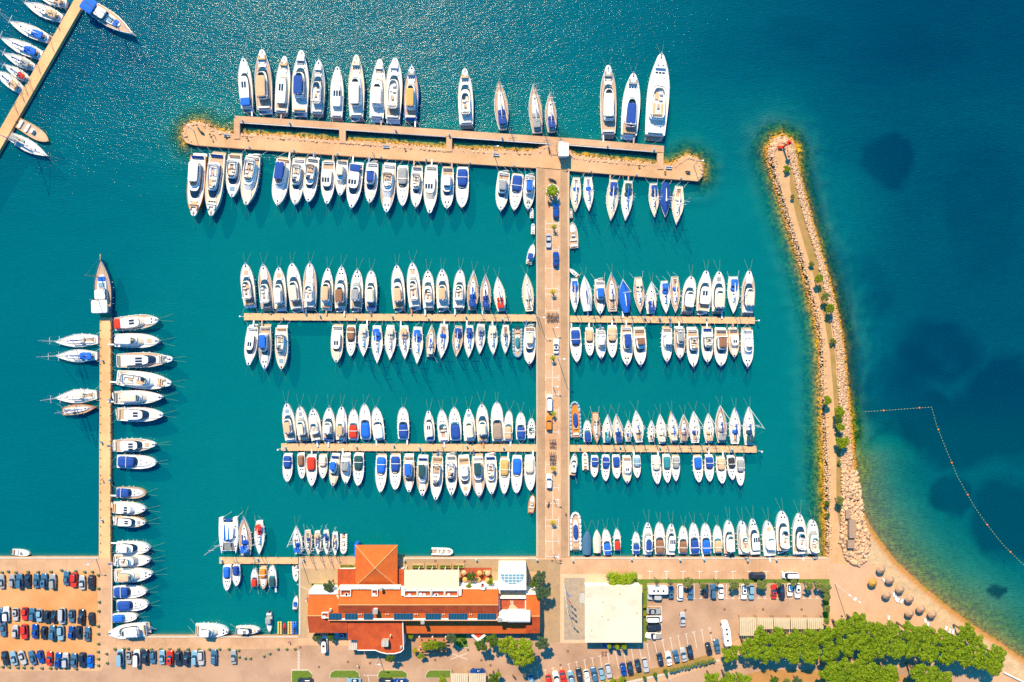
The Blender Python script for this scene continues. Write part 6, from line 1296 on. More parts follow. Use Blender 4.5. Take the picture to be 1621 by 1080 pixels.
for y, w in ((359, 'between the parked navy and silver cars'), (462, 'with a bush, above the bicycle crowd'), (567, 'below the white car'), (655, 'between white van and orange car'), (742, 'below the lower bicycle rack'), (828, 'nearest the promenade end')): palm(875 + (y % 3), y, 4.5, 2.4, 'small palm on the pier ' + w, 'lime' if y % 2 else 'yel', group='small palms along the pier', n=12)
random.seed(4)
for k in range(9): palm(968 + (k % 5) * 9 + random.uniform(-2, 2), 914 + (k // 5) * 7 + random.uniform(-1.5, 1.5), 7, 1.8 + random.random(), f'low spiky palm in the bed above the white flat building, {ORD[k + 1]} counting rowwise', 'lime' if k % 3 else 'pine', group='spiky palms in one bed', n=20)
# ------------------------------------------------------------------ boulders (stuff): breakwater edge and both sides of the mole
def ico():
    t = (1 + 5 ** .5) / 2; v = [(-1, t, 0), (1, t, 0), (-1, -t, 0), (1, -t, 0), (0, -1, t), (0, 1, t), (0, -1, -t), (0, 1, -t), (t, 0, -1), (t, 0, 1), (-t, 0, -1), (-t, 0, 1)]
    f = [(0, 11, 5), (0, 5, 1), (0, 1, 7), (0, 7, 10), (0, 10, 11), (1, 5, 9), (5, 11, 4), (11, 10, 2), (10, 7, 6), (7, 1, 8), (3, 9, 4), (3, 4, 2), (3, 2, 6), (3, 6, 8), (3, 8, 9), (4, 9, 5), (2, 4, 11), (6, 2, 10), (8, 6, 7), (9, 8, 1)]
    return np.array(v) / math.hypot(1, t), np.array(f)
IV, IF = ico()
def rocks(name, label, pts, m):
    """pts: (x, y, z, size) array of boulders -> one faceted mesh."""
    r = np.random.default_rng(len(pts)); V, F = [], []
    for k, (x, y, z, s) in enumerate(pts):
        v = IV * r.uniform(.62, 1.15, (12, 1)) * (s * r.uniform(.65, 1.25, 3)); a = r.uniform(0, 6.3); c, sn = math.cos(a), math.sin(a)
        v = np.stack([v[:, 0] * c - v[:, 1] * sn + x, v[:, 0] * sn + v[:, 1] * c + y, v[:, 2] * .75 + z], 1); V.append(v); F.append(IF + 12 * k)
    V = np.concatenate(V); F = np.concatenate(F); me = bpy.data.meshes.new(name); me.vertices.add(len(V)); me.vertices.foreach_set('co', V.ravel()); me.loops.add(F.size); me.loops.foreach_set('vertex_index', F.ravel())
    me.polygons.add(len(F)); me.polygons.foreach_set('loop_start', np.arange(0, F.size, 3)); me.update(calc_edges=True); me.materials.append(m)
    return tag(link(bpy.data.objects.new(name, me)), label, 'boulders', kind='stuff')
def rock_mat(name, c1, c2):
    m = bpy.data.materials.new(name); m.use_nodes = True; n, l = m.node_tree.nodes, m.node_tree.links; b = n['Principled BSDF']; b.inputs['Roughness'].default_value = .9
    geo = n.new('ShaderNodeNewGeometry'); sx = n.new('ShaderNodeSeparateXYZ'); l.new(geo.outputs['Position'], sx.inputs[0])
    mx = n.new('ShaderNodeMix'); mx.data_type = 'RGBA'; mx.inputs[6].default_value = (*c1, 1); mx.inputs[7].default_value = (*c2, 1); l.new(geo.outputs['Random Per Island'], mx.inputs[0])
    mr = n.new('ShaderNodeMapRange'); mr.inputs[1].default_value = -.1; mr.inputs[2].default_value = .6; l.new(sx.outputs['Z'], mr.inputs[0])
    m2 = n.new('ShaderNodeMix'); m2.data_type = 'RGBA'; m2.inputs[6].default_value = (.48, .20, .015, 1); l.new(mr.outputs[0], m2.inputs[0]); l.new(mx.outputs[2], m2.inputs[7]); l.new(m2.outputs[2], b.inputs['Base Color']); return m
ROCKM = rock_mat('limestone_boulders', (.66, .42, .25), (.42, .26, .145))
def band(line_a, line_b, n, s0, s1, za, zb, seed):
    """random boulders between two polylines (px): line_a outer (water), line_b inner."""
    r = np.random.default_rng(seed); A = arr(line_a); B_ = arr(line_b)
    def at(p, u):
        d = np.r_[0, np.cumsum(np.hypot(*np.diff(p, axis=0).T))]; t = u * d[-1]; return np.array([np.interp(t, d, p[:, 0]), np.interp(t, d, p[:, 1])]).T
    u, v = r.random(n), r.random(n); q = at(A, u) * (1 - v[:, None]) + at(B_, u) * v[:, None]; s = r.uniform(s0, s1, n) * np.where(r.random(n) < .1, 1.35, 1)
    return np.column_stack([q, za + (zb - za) * v ** .7 + r.uniform(-.1, .15, n), s])
east_in = [(1243, 234), (1250, 262), (1257, 290), (1270, 345), (1287, 397), (1302, 455), (1313, 500), (1322, 560), (1325, 620), (1328, 700), (1328, 745)]
east_out = [(1256, 228), (1263, 262), (1269, 290), (1281, 335), (1295, 385), (1311, 440), (1326, 500), (1335, 550), (1341, 610), (1347, 680), (1353, 745)]
p1 = np.concatenate([band(east_out, east_in, 5200, .2, .47, -.15, 1.35, 1), band([(1214, 250), (1214, 235), (1222, 220), (1238, 214), (1254, 222), (1260, 240)], [(1224, 250), (1226, 236), (1231, 230), (1238, 227), (1245, 232), (1250, 245)], 420, .25, .5, -.15, 1.1, 2),
                     band([(1353, 745), (1360, 780), (1366, 820), (1374, 850), (1370, 885), (1355, 893)], [(1330, 745), (1330, 790), (1328, 830), (1328, 860), (1336, 882), (1350, 890)], 1200, .3, .8, 1.0, 1.5, 4)])
rocks('boulders', 'pale limestone boulders along the open-sea side of the mole', p1, ROCKM)
west_out = [(1213, 250), (1224, 290), (1243, 350), (1259, 400), (1277, 458), (1289, 505), (1296, 550), (1298, 624), (1301, 690), (1304, 756), (1306, 880)]
west_in = [(1226, 250), (1233, 285), (1250, 348), (1266, 397), (1284, 455), (1296, 502), (1304, 550), (1306, 624), (1309, 690), (1311, 756), (1314, 880)]
GOLD = rock_mat('algae_covered_stones', (.62, .27, .02), (.30, .22, .015)); GOLD.node_tree.nodes['Principled BSDF'].inputs['Roughness'].default_value = .8
def off(line, k):
    q = [Vector(p) for p in line]; o = []
    for i, p in enumerate(q):
        d = (q[min(i + 1, len(q) - 1)] - q[max(i - 1, 0)]).normalized(); o.append((p.x + d.y * k, p.y - d.x * k))
    return o
tip = [(1214, 250), (1214, 235), (1222, 220), (1238, 214), (1254, 222), (1260, 240)]
p0 = np.concatenate([band(off(east_out, 4.5), east_out, 1700, .2, .5, -.9, .12, 31), band(off(tip, 4), tip, 260, .2, .5, -.9, .12, 32)])
rocks('submerged_stones', 'golden algae-covered stones under water along the outer edge of the mole', p0, GOLD)
p2 = band(west_out, west_in, 1500, .2, .42, -.15, 1.1, 5); rocks('boulders', 'smaller boulders edging the harbour side of the mole', p2, ROCKM)
p0 = band(off(west_out, -3), west_out, 900, .2, .42, -.9, .1, 33); rocks('submerged_stones', 'golden algae-covered stones under water on the harbour side of the mole', p0, GOLD)
segs = [([(304, 229), (294, 226), (288, 215), (292, 202), (303, 193), (318, 192), (331, 197), (344, 205), (368, 210)], [(308, 226), (300, 222), (296, 214), (298, 206), (305, 200), (316, 199), (328, 204), (343, 212), (368, 216)], 240),
        ([(380, 211), (460, 215), (536, 222)], [(380, 217), (460, 223), (536, 229)], 330), ([(548, 222), (640, 228), (706, 234)], [(548, 229), (640, 236), (706, 242)], 330), ([(716, 234), (820, 238), (848, 238), (857, 230), (862, 228)], [(716, 242), (820, 246), (853, 245), (866, 236), (868, 234)], 300),
        ([(902, 238), (910, 245), (960, 251), (1040, 258)], [(900, 246), (908, 254), (960, 259), (1040, 266)], 300), ([(1051, 260), (1064, 260), (1076, 251), (1088, 245), (1104, 250), (1113, 264), (1113, 279), (1106, 288)], [(1051, 267), (1068, 267), (1080, 257), (1089, 252), (1100, 256), (1107, 266), (1108, 277), (1102, 284)], 280)]
p3 = np.concatenate([band(a, b, n, .22, .5, -.12, 1.1, 10 + i) for i, (a, b, n) in enumerate(segs)]); rocks('boulders', 'boulders along the upper edge of the breakwater', p3, ROCKM)
p0 = np.concatenate([band(off(a, 3), a, int(n * .6), .18, .4, -.7, .1, 40 + i) for i, (a, b, n) in enumerate(segs)]); rocks('submerged_stones', 'golden algae-covered stones under water along the breakwater', p0, GOLD)
# ------------------------------------------------------------------ small things
def solo(name, label, cat, mb, m, group=None): return tag(mb.build(name, m), label, cat, group)
GREYM = mat('pedestal_grey', (.55, .58, .60), .5, var=0)
PED = {'outer wharf': (LZ + .25, [(383,191), (458,194.5), (626,206), (711,213), (795,218), (962,231), (1036,237)]), 'breakwater edge': (LZ, [(394,233), (464.6,238), (533.8,243.4), (603,248.6), (674,252), (744,257.6), (814,262), (936,271), (1008,276.6), (1078.7,282)]),
       'upper left pontoon': (.75, [(447,503.7), (506,500), (563,504), (620.7,501), (677.8,504.6), (737.4,501.5), (795,505.5)]), 'upper right pontoon': (.75, [(971,502.8), (1021,503.5), (1045,504.4), (1060.7,504.7), (1119,504.7)]),
       'lower left pontoon': (.75, [(451,709), (563.7,708), (622.8,705.8), (663.7,709), (739,706.5), (797,709)]), 'lower right pontoon': (.75, [(918,709), (981.8,707.8), (1045,708.8), (1120,708.8), (1160,712)]), 'long jetty': (LZ, [(161,571), (171.5,633), (159,700), (172,760), (160,824)]), 'car park quay': (LZ, [(907,888), (1000,886), (1077,887), (1115,886), (1184,888), (1230,887)]), 'hotel quay': (LZ, [(754,887), (850,887), (640,888), (480,887)]), 'small basin pontoon': (.75, [(407,886), (350,888)])}
proto = None
for w, (z, lst) in PED.items():
    for k, (x, y) in enumerate(lst):
        a = P(x, y, z + .8); t = thing('service_pedestal', f'grey-blue service pedestal on the {w}, {ORD[k + 1]} of {len(lst)}', 'pedestal', (a[0], a[1], z), 0, 'service pedestals for the berths')
        if proto is None:
            proto = t; mb = MB(); mb.loft([rect(0, 0, .5, .4, 0, 8), rect(0, 0, .42, .34, .95, 8)]); q1 = mb.build('column', GREYM, t); mb = MB(); mb.loft([rect(0, 0, .62, .5, .95, 8), rect(0, 0, .5, .36, 1.15, 8)]); q2 = mb.build('cap', gel('l'), t)
        else:
            for q in (q1, q2): c = q.copy(); COL.objects.link(c); c.parent = t
def lamp(px, py, h, label, z0=LZ, arm=1.0, ang=0, flood=False):
    a = P(px, py, z0); t = thing('street_lamp' if not flood else 'floodlight_mast', label, 'lamp', (a[0], a[1], z0), ang, 'lamps of the marina')
    mb = MB(); mb.tube((0, 0, -.05), (0, 0, h), .11, .07, 6); mb.build('pole', GREYM, t)
    mb = MB(); mb.tube((0, 0, h), (arm, 0, h + .1), .05, n=5); mb.build('arm', GREYM, t); mb = MB(); mb.box(arm - .1, arm + .6, -.18, .18, h + .02, h + .16, .8)
    if flood: mb.box(-arm - .5, -arm + .1, -.2, .2, h, h + .18); mb.box(-.3, .3, -.5, .5, h + .2, h + .35)
    mb.build('lamp_head', FENDW, t)
for q in ((853, 504, 8, 'tall lamp on the pier beside the upper left pontoon'), (883, 567, 11, 'tallest pier lamp, beside a small palm'), (875, 519, 3.6, 'short lamp among the bicycles on the pier'), (875.2, 611, 3.6, 'short pier lamp above the white van'), (875.8, 787, 3.6, 'short pier lamp below the white car'), (876, 876, 3.6, 'short lamp where the pier meets the promenade'), (880, 236, 8, 'lamp beside the kiosk on the breakwater'), (783, 247, 11, 'lone tall lamp casting a shadow on the breakwater'), (307, 207, 6, 'lamp on the rounded left tip of the breakwater'), (1098, 262, 6, 'lamp on the rounded right tip of the breakwater'),
          (478, 889, 8, 'bent white lamp at the corner of the hotel basin'), (478.5, 1078, 7, 'white lamp rising from the first lawn island'), (630, 1075, 7, 'white lamp beside the third lawn island'), (783, 1072, 7, 'white lamp right of the two beige car ports'), (1060.5, 1074, 7, 'thin lamp by the slip road below the cypresses'), (152, 884, 6, 'lamp where the long jetty meets the car park'), (600, 1038, 6, 'thin lamp shadowed by the rounded hotel wing')): lamp(*q)
lamp(1321.5, 924, 12.7, 'tall floodlight mast throwing a long shadow across the sand', arm=1.6, ang=-.6, flood=True)
for k, (x, y) in enumerate(((383.5, 501.5), (443, 711), (1198, 508), (1203, 714))):
    a = P(x, y, .6); t = thing('end_light', f'small white navigation lamp off the tip of the {("upper left", "lower left", "upper right", "lower right")[k]} pontoon', 'lamp', (a[0], a[1], 0)); mb = MB(); mb.tube((0, 0, -1), (0, 0, 2.2), .12); mb.build('post', GREYM, t); mb = MB(); mb.ball((0, 0, 2.4), .32); mb.box(-1.2 if k > 1 else 0, 0 if k > 1 else 1.2, -.05, .05, .8, .9); mb.build('lamp_head', FENDW, t)
# red beacon
a = P(1239.5, 233, 1.3); t = thing('harbour_beacon', 'red harbour beacon on the tip of the mole', 'beacon', (a[0], a[1], 1.0)); mb = MB(); mb.tube((0, 0, 0), (0, 0, .5), .9, .85, 12); mb.build('base', CONC, t)
mb = MB(); mb.tube((0, 0, .5), (0, 0, 5.2), .32, .28, 10); mb.build('tower', gel('r'), t); mb = MB(); mb.tube((0, 0, 5.2), (0, 0, 5.35), .75, .75, 12); mb.build('gallery', gel('r'), t); mb = MB(); mb.tube((0, 0, 5.36), (0, 0, 6.1), .3, .3, 8); mb.ball((0, 0, 6.1), .36, .36, .3); mb.build('lantern', gel('r'), t)
mb = MB(); mb.box(-1.6, -.4, -.5, .2, 0, .9); mb.build('battery_box', gel('r'), t)
# buoy line
pts = [(1368, 652), (1400, 650), (1440, 647), (1474.7, 644.6), (1482, 672), (1493.7, 701.8), (1515.5, 754.6), (1541, 800), (1560.6, 828.5), (1588.7, 863.7), (1621, 895), (1660, 930)]
t = thing('buoy_line', 'string of small yellow swimming buoys enclosing the bathing water off the beach', 'buoy line'); mb = MB(); q = [Vector((*PX(x, y, .05), .05)) for x, y in pts]; mb.path([tuple(v) for v in q], .02, 4); mb.build('rope', ROPE, t)
ds = [0]; 
for i in range(len(q) - 1): ds.append(ds[-1] + (q[i + 1] - q[i]).length)
for k in range(96):
    d = ds[-1] * (k + .5) / 96; i = max(j for j in range(len(ds) - 1) if ds[j] <= d); v = q[i].lerp(q[i + 1], (d - ds[i]) / (ds[i + 1] - ds[i])); big = k % 12 == 6; mb = MB(); mb.ball((v.x, v.y, .1), *((.30,) * 3 if big else (.10, .10, .10)), 8 if big else 6, 4); mb.build('float', gel('o') if big else mat('buoy_cream', (.55, .55, .30), .5, var=0), t)
# thatched umbrellas and loungers
THATCH = mat('thatch', (.46, .29, .18), .95, col2=(.27, .16, .09), scale=6, bump=1.0); THATY = mat('fresh_thatch', (.48, .27, .05), .95, col2=(.34, .17, .03), scale=6, bump=1.0)
UM = [(1396,902.5,'topmost'), (1382.7,923.6,'yellow lone'), (1410,919,'second'), (1426,934,'third, beside the leftmost pair of loungers'), (1405,943,'leftmost of the lower group'), (1441,949,'fourth along the waterline row'), (1459,965,'fifth along the waterline row'), (1441,972,'nearest the pine wood'), (1477,973.5,'last and rightmost')]
for x, y, w in UM:
    a = P(x, y, LZ + 2.2); t = thing('thatched_umbrella', f'round thatched beach umbrella, {w}' if 'yellow' not in w else 'yellow thatched beach umbrella standing apart on the left', 'beach umbrella', (a[0], a[1], LZ), 0, 'thatched umbrellas on the beach')
    mb = MB(); mb.tube((0, 0, -.2), (0, 0, 2.3), .07); mb.build('pole', BARK, t); mb = MB(); n = 18; rr = random.Random(x)
    mb.loft([[(q * r_ * (1 + .06 * rr.uniform(-1, 1)), s_ * r_ * (1 + .06 * rr.uniform(-1, 1)), z_) for q, s_ in [(math.cos(2 * math.pi * i / n), math.sin(2 * math.pi * i / n)) for i in range(n)]] for r_, z_ in ((1.38, 1.75), (1.3, 1.9), (.85, 2.3), (.35, 2.62), (.06, 2.9))]); mb.build('canopy', THATY if 'yellow' in w else THATCH, t)
LO = [(1399,918,40,'beside the topmost umbrella'), (1415,940,10,'left of the third umbrella'), (1418,946,10,'right next to its neighbour by the third umbrella'), (1422,949,-20,'just below the third umbrella'), (1428,951,-35,'slanting below the third umbrella'), (1406.5,976.5,5,'alone in front of the pines'), (1464.5,981,8,'upper of two below the fifth umbrella'), (1469,987,-8,'lower of two below the fifth umbrella'), (1498,993,-10,'left of three at the pine edge'), (1504,997,-15,'middle of three at the pine edge'), (1509,999,-15,'right of three at the pine edge')]
for k, (x, y, an, w) in enumerate(LO):
    a = P(x, y, LZ + .3); t = thing('sun_lounger', f'white plastic sun lounger {w}', 'sun lounger', (a[0], a[1], LZ), R(an), 'white sun loungers on the beach')
    mb = MB(); mb.box(-.33, .33, -.95, .35, .28, .36); mb.build('seat', FENDW, t); mb = MB(); mb.add([(-.33, .36, .30), (.33, .36, .30), (.33, .95, .75), (-.33, .95, .75), (-.33, .36, .24), (.33, .36, .24), (.33, .95, .69), (-.33, .95, .69)], [(0, 1, 2, 3), (7, 6, 5, 4), (0, 4, 5, 1), (2, 6, 7, 3), (1, 5, 6, 2), (3, 7, 4, 0)]); mb.build('backrest', FENDW, t)
    for sx, sy in ((-.28, -.85), (.28, -.85), (-.28, .3), (.28, .3)): mb = MB(); mb.box(sx - .03, sx + .03, sy - .03, sy + .03, 0, .279); mb.build('leg', FENDW, t)
# restaurant parasols
for k, (x, y) in enumerate(((734, 907), (736, 918), (759, 907.5), (772, 908), (772, 919), (757, 918), (748, 921))):
    a = P(x, y, LZ + 2.4); t = thing('parasol', f'{"yellow" if k % 3 else "cream"} restaurant parasol on the red terrace, {ORD[k + 1]} of seven', 'parasol', (a[0], a[1], LZ + .14), .3 * k, 'parasols on the restaurant terrace')
    mb = MB(); mb.tube((0, 0, 0), (0, 0, 2.4), .04); mb.build('pole', STEEL, t); mb = MB(); mb.loft([[(.85 * math.cos(q), .85 * math.sin(q), 2.1) for q in [i * math.pi / 4 for i in range(8)]], [(.05 * math.cos(q), .05 * math.sin(q), 2.5) for q in [i * math.pi / 4 for i in range(8)]]]); mb.build('canopy', cloth('y' if k % 3 else 't'), t)
# giant chess set, flag poles
t = thing('chess_court', 'small black and white chequered chess court beside the white flat building', 'chessboard'); mb = MB(); mw = MB()
for i in range(8):
    for j in range(8):
        x0, y0 = 917.5 + i * .98, 939.5 + j * 1.95; tgt = mb if (i + j) % 2 else mw; a, b = PX(x0, y0 + 1.93, LZ), PX(x0 + .96, y0, LZ); tgt.add([(a[0], a[1], LZ + .022), (b[0], a[1], LZ + .022), (b[0], b[1], LZ + .022), (a[0], b[1], LZ + .022)], [(0, 1, 2, 3)])
mb.build('dark_square', RUB, t); mw.build('light_square', FENDW, t)
for k, (x, y, c, w) in enumerate(((892.5, 923, 'b', 'topmost'), (893.5, 933, 'r', 'second'), (894.2, 942, 'l', 'third'), (896.5, 958, 'n', 'lowest'))):
    a = P(x, y, LZ); t = thing('flagpole', f'white flagpole on the paved court, {w} of four', 'flagpole', (a[0], a[1], LZ), 0, 'flagpoles on the paved court'); mb = MB(); mb.tube((0, 0, 0), (0, 0, 9), .07, .04); mb.build('pole', FENDW, t)
    mb = MB(); v = [(.05 + 1.5 * i / 6 , .18 * math.sin(i * 1.3) - .22 * i, z_) for z_ in (8.8, 7.8) for i in range(7)]; mb.add(v, [(i, i + 1, i + 8, i + 7) for i in range(6)]); mb.build('flag', cloth(c), t)
# planter stones of the gravel car park, bollards
PL = [(12,225),(60,218),(120,225),(215,220),(293,222),(393,220),(475,208),(585,215),(655,222),(715,220),(760,245),(763,350),(768,455),(765,525),(760,643),(762,703),(762,780),(760,842),(762,897),(762,948),(590,975),(505,970),(430,970),(390,970),(322,970),(242,966),(182,966),(135,966),(68,962),(18,960),(825,858),(830,930),(890,822)]
PL = [(x / 4.91, 860 + y / 4.91) for x, y in PL] + [(170 + x / 4.912, 960 + y / 4.912) for x, y in ((55,330),(125,328),(160,327),(265,330),(340,332),(412,330),(482,330),(550,330),(625,330),(708,332),(790,332),(870,330),(942,330),(1018,340),(1022,392),(1070,402),(1110,402),(1214,385),(1260,365),(1325,330),(1392,330),(1456,328))]
pp = None
for k, (x, y) in enumerate(PL):
    a = P(x, y, LZ + .4); wq = 'bordering the gravel car park' if k < 33 else 'on the quay beyond the jetty'; t = thing('planter_tub', (f'stone planter tub on the top edge of the gravel car park, {ORD[k + 1]} from left' if k < 10 else f'stone planter tub down the jetty side of the gravel car park, {ORD[k - 9]} from top' if k < 20 else f'stone planter tub on the bottom edge of the gravel car park, {ORD[k - 19]} from right' if k < 30 else f'stray stone planter tub beside the jetty root, {ORD[k - 29]} from top' if k < 33 else f'stone planter tub along the basin quay parking, {ORD[k - 32]} from left'), 'planter', (a[0], a[1], LZ), k * .7, 'stone planter tubs ' + wq)
    if pp is None:
        mb = MB(); mb.tube((0, 0, 0), (0, 0, .5), .38, .46, 8); p1_ = mb.build('tub', mat('tub_stone', (.42, .40, .34), .9), t); mb = MB(); 
        for j in range(5): mb.ball((.18 * math.cos(j * 1.25), .18 * math.sin(j * 1.25), .6), .2, .2, .2, 6, 3)
        p2_ = mb.build('plant', HEDGE, t); pp = 1
    else:
        for q in (p1_, p2_): c = q.copy(); COL.objects.link(c); c.parent = t
# benches on the breakwater
for k, (x, y) in enumerate(((359, 215.5), (611, 233), (785, 246), (1058, 266.5))):
    a = P(x, y, LZ); t = thing('bench', f'grey bench on the breakwater, {ORD[k + 1]} from left', 'bench', (a[0], a[1], LZ), -.07, 'benches on the breakwater'); mb = MB(); mb.box(-.95, .95, -.25, .25, .42, .5); mb.build('seat', GREYM, t); mb = MB(); mb.box(-.95, .95, .26, .33, .5, .9); mb.build('backrest', GREYM, t)
    for s_ in (-1, 1): mb = MB(); mb.box(s_ * .8 - .05, s_ * .8 + .05, -.22, .22, 0, .42); mb.build('leg', GREYM, t)
# manholes
for k, (x, y) in enumerate(((899, 1031), (887.5, 1053), (954, 1033), (959, 1033), (954, 1037.5), (959, 1037.5), (1085, 966), (1147, 965), (1208, 965), (1269, 965), (1125, 1002), (689.6, 888.6), (735.5, 888.8), (874.5, 888), (887.5, 888), (741, 1029), (762, 1045.5), (776.5, 1053.5), (551, 1048), (586, 1050), (637, 1054), (505, 1056), (689, 1045), (662, 1041), (475.5, 1025))):
    a = P(x, y, LZ); mb = MB(); mb.box(a[0] - .36, a[0] + .36, a[1] - .36, a[1] + .36, LZ + .001, LZ + .035); tag(mb.build('manhole_cover', mat('rusty_iron', (.20, .10, .06), .8)), kind='structure')
# ------------------------------------------------------------------ bicycles and motorcycles
def bike_parts(t, key, motor=False):
    for y in (-.52, .52):
        mb = MB(); r = .33 if not motor else .30; mb.path([(0, y + r * math.cos(a), r + r * math.sin(a)) for a in [i * math.pi / 6 for i in range(13)]], .035 if not motor else .08, 4); mb.build('wheel', RUB, t)
    if motor:
        mb = MB(); mb.loft([ring(0, .6, .17, .6, .6, .1, .35, 10), ring(.05, .62, .2, .6, .6, .1, .75, 10), ring(.15, .35, .13, .6, .6, .1, .95, 10)]); mb.build('body', paint(key), t); mb = MB(); mb.box(-.15, .15, -.65, -.05, .76, .88); mb.build('seat', RUB, t)
    else:
        mb = MB(); mb.path([(0, -.52, .33), (0, -.12, .3), (0, .4, .78), (0, -.2, .74), (0, -.12, .3)], .03, 4); mb.tube((0, .52, .33), (0, .38, .98), .03, n=4); mb.build('frame', paint(key), t); mb = MB(); mb.box(-.08, .08, -.36, -.12, .86, .93); mb.build('saddle', RUB, t)
    mb = MB(); mb.tube((-.3, .36, 1.0), (.3, .36, 1.0), .03, n=4); mb.build('handlebar', STEEL if not motor else RUB, t)
BP = {}
def bike(px, py, ang, key, label, group, motor=False):
    a = P(px, py, LZ + .5); t = thing('motorcycle' if motor else 'bicycle', label, 'motorcycle' if motor else 'bicycle', (a[0], a[1], LZ + .01), R(ang), group)
    if (key, motor) not in BP: bike_parts(t, key, motor); BP[(key, motor)] = [o for o in bpy.data.objects if o.parent is t]
    else:
        for q in BP[(key, motor)]: c = q.copy(); COL.objects.link(c); c.parent = t
random.seed(9)
for g_, (cx, cy, nx, ny, nm) in enumerate(((875, 502.5, 11, 2, 'rack between the upper pontoons'), (875, 703, 6, 2, 'rack between the lower pontoons'), (875, 726, 6, 3, 'lower bicycle rack above the fifth small palm'))):
    for j in range(ny):
        for i in range(nx): bike(cx + (i - (nx - 1) / 2) * 1.75 + random.uniform(-.3, .3), cy + (j - (ny - 1) / 2) * 6 + random.uniform(-.6, .6), random.uniform(-14, 14), random.choice('dnrusgo'), f'bicycle packed into the {nm}', 'bicycles in the ' + nm)
for x, y, an, lb in ((868, 321.5, 5, 'black motorcycle beside the navy car below the big palm'), (872, 284, 80, 'first motorcycle above the big palm'), (877, 286, 60, 'second motorcycle above the big palm'), (868, 799, 160, 'motorcycle alone on the lower pier'), (315, 205, 30, 'left motorcycle near the breakwater tip'), (319, 209, 60, 'right motorcycle near the breakwater tip'), (869, 238, 10, 'motorcycle beside the breakwater lamp'), (1089, 272, 80, 'motorcycle on the right tip of the breakwater'), (814, 1072, 40, 'motorcycle crossing the road below the huge tree')): bike(x, y, an, 'd', lb, None, True)
# ------------------------------------------------------------------ people
def human(pose):
    """One continuous body by skinning a skeleton; returns a mesh with skin, shirt and trousers."""
    st_ = .28 if pose == 'walk' else .07
    J = {'pel': (0, 0, .95, .15), 'wai': (0, 0, 1.12, .13), 'che': (0, 0, 1.35, .16), 'nek': (0, .01, 1.50, .06), 'hea': (0, .03, 1.60, .085), 'top': (0, .02, 1.70, .075),
         'shl': (-.19, 0, 1.42, .06), 'ell': (-.25, .02 - st_ * .4, 1.14, .045), 'hal': (-.25, .10 - st_ * .2, .90, .035), 'shr': (.19, 0, 1.42, .06), 'elr': (.25, .02 + st_ * .5, 1.14, .045), 'har': (.24, .14 + st_ * .7, .92, .035),
         'hil': (-.10, 0, .90, .10), 'knl': (-.11, st_ * .7, .50, .065), 'anl': (-.11, st_, .09, .045), 'tol': (-.11, st_ + .17, .04, .04), 'hir': (.10, 0, .90, .10), 'knr': (.11, -st_ * .3, .50, .065), 'anr': (.11, -st_, .10, .045), 'tor': (.11, -st_ + .17, .04, .04)}
    E = [('pel', 'wai'), ('wai', 'che'), ('che', 'nek'), ('nek', 'hea'), ('hea', 'top'), ('che', 'shl'), ('shl', 'ell'), ('ell', 'hal'), ('che', 'shr'), ('shr', 'elr'), ('elr', 'har'), ('pel', 'hil'), ('hil', 'knl'), ('knl', 'anl'), ('anl', 'tol'), ('pel', 'hir'), ('hir', 'knr'), ('knr', 'anr'), ('anr', 'tor')]
    ks = list(J); me = bpy.data.meshes.new('body'); me.from_pydata([J[k][:3] for k in ks], [(ks.index(a), ks.index(b)) for a, b in E], []); o = link(bpy.data.objects.new('body', me))
    md = o.modifiers.new('s', 'SKIN'); sv = me.skin_vertices[0].data
    for i, k in enumerate(ks): sv[i].radius = (J[k][3], J[k][3] * .85); sv[i].use_root = (k == 'pel')
    sb = o.modifiers.new('u', 'SUBSURF'); sb.levels = 1; sb.render_levels = 1
    dg = bpy.context.evaluated_depsgraph_get(); m2 = bpy.data.meshes.new_from_object(o.evaluated_get(dg)); bpy.data.objects.remove(o); return m2
HM = {p: human(p) for p in ('stand', 'walk')}
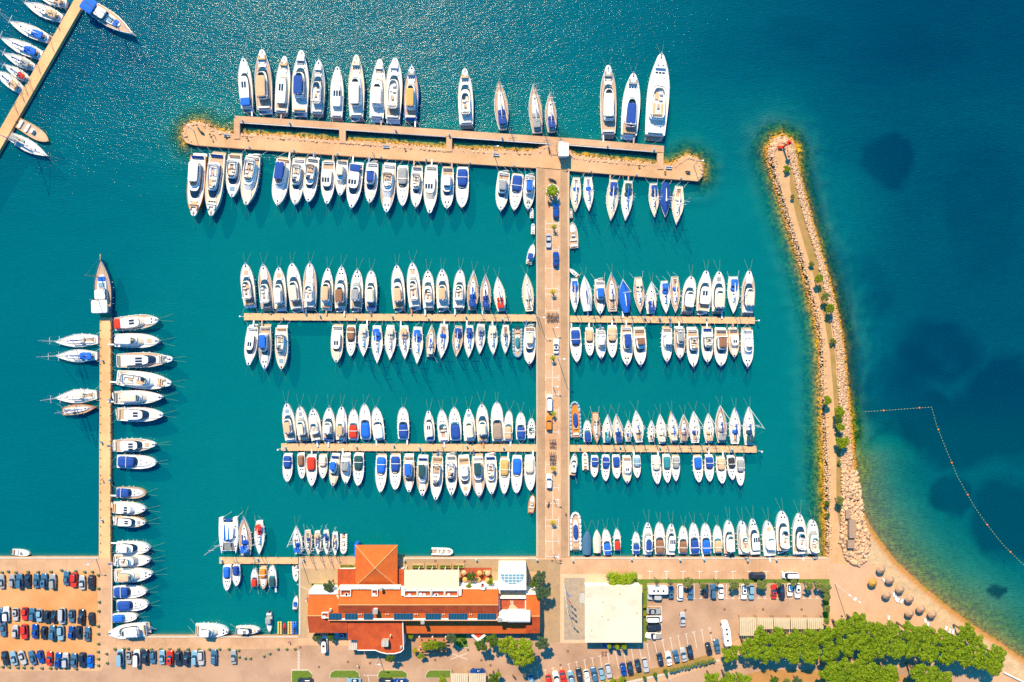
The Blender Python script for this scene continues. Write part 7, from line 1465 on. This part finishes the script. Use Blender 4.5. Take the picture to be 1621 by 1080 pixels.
def person(px, py, ang, pose, top, legs, label, z0=LZ):
    a = P(px, py, z0 + 1); me = HM[pose].copy(); me.materials.clear()
    for m_ in (SKIN, cloth(top), cloth(legs), mat('hair', (.05, .03, .02), .8, var=0)): me.materials.append(m_)
    for f in me.polygons:
        c = f.center; f.material_index = 3 if c.z > 1.62 and c.y < .06 else (0 if c.z > 1.5 or (abs(c.x) > .21 and c.z < 1.25) else (1 if c.z > .98 else (2 if c.z > .45 else 0)))
    o = link(bpy.data.objects.new('person', me)); o.location = (a[0], a[1], z0 + .01); o.rotation_euler = (0, 0, R(ang)); tag(o, label, 'person', 'people on foot')
for q in ((895, 812, 20, 'walk', 'o', 'n', 'person in orange top walking on the right walkway of the lower pier'), (566, 1054, 200, 'walk', 'w', 'b', 'person in white top crossing the road below the hotel'), (457, 1017, 60, 'walk', 'r', 'n', 'person in red top on the quay beside the planter tubs'), (487, 947, 10, 'stand', 'b', 'd', 'person in blue top by the bicycles left of the hotel'), (485, 951, 190, 'stand', 'w', 'n', 'person in white top beside the one in blue, left of the hotel'),
          (470, 700, 90, 'walk', 'b', 'c', 'person in blue walking on the lower left pontoon', .76), (700, 709, 270, 'walk', 'y', 'n', 'person in yellow walking on the lower left pontoon', .76), (160, 760, 0, 'walk', 'r', 'd', 'person in red walking along the long jetty'), (338, 214, 100, 'stand', 'b', 'd', 'person in blue among the plants at the breakwater tip'), (334, 218, 10, 'stand', 'g', 'n', 'person in grey at the breakwater tip'),
          (590, 242, 90, 'walk', 'w', 'd', 'person in white walking along the breakwater'), (1366, 834, 0, 'stand', 'r', 'w', 'person in red shorts standing at the shore by the beach hut'), (1368, 880, 30, 'stand', 'w', 'b', 'person standing between boulders and small beach boat'), (1380, 1, 0, 'stand', 'w', 'n', '') , (876, 878, 180, 'walk', 'n', 'd', 'person in navy where the pier meets the promenade'), (1030, 288 + 218, 90, 'walk', 'w', 'n', 'person in white on the upper right pontoon', .76)):
    if q[6]: person(*q)
for k, (x, y, c, w) in enumerate(((487, 943, 'n', 'upper'), (486, 948, 'r', 'middle'), (488, 953, 'd', 'lower'))): bike(x + 3, y, 80, c, f'{w} bicycle leaning near the left wing of the hotel', None)
# drying plants on the breakwater tip
for k, (x, y) in enumerate(((332, 213), (357, 216), (391, 219), (641, 236), (1012, 263), (1053, 273))):
    tree(x, y, 2.0, 'olive', f'tiny shrub at the boulder edge of the breakwater, {ORD[k + 1]} from left', 'small_shrub', 'shrub', 'tiny shrubs on the breakwater', h=.7)
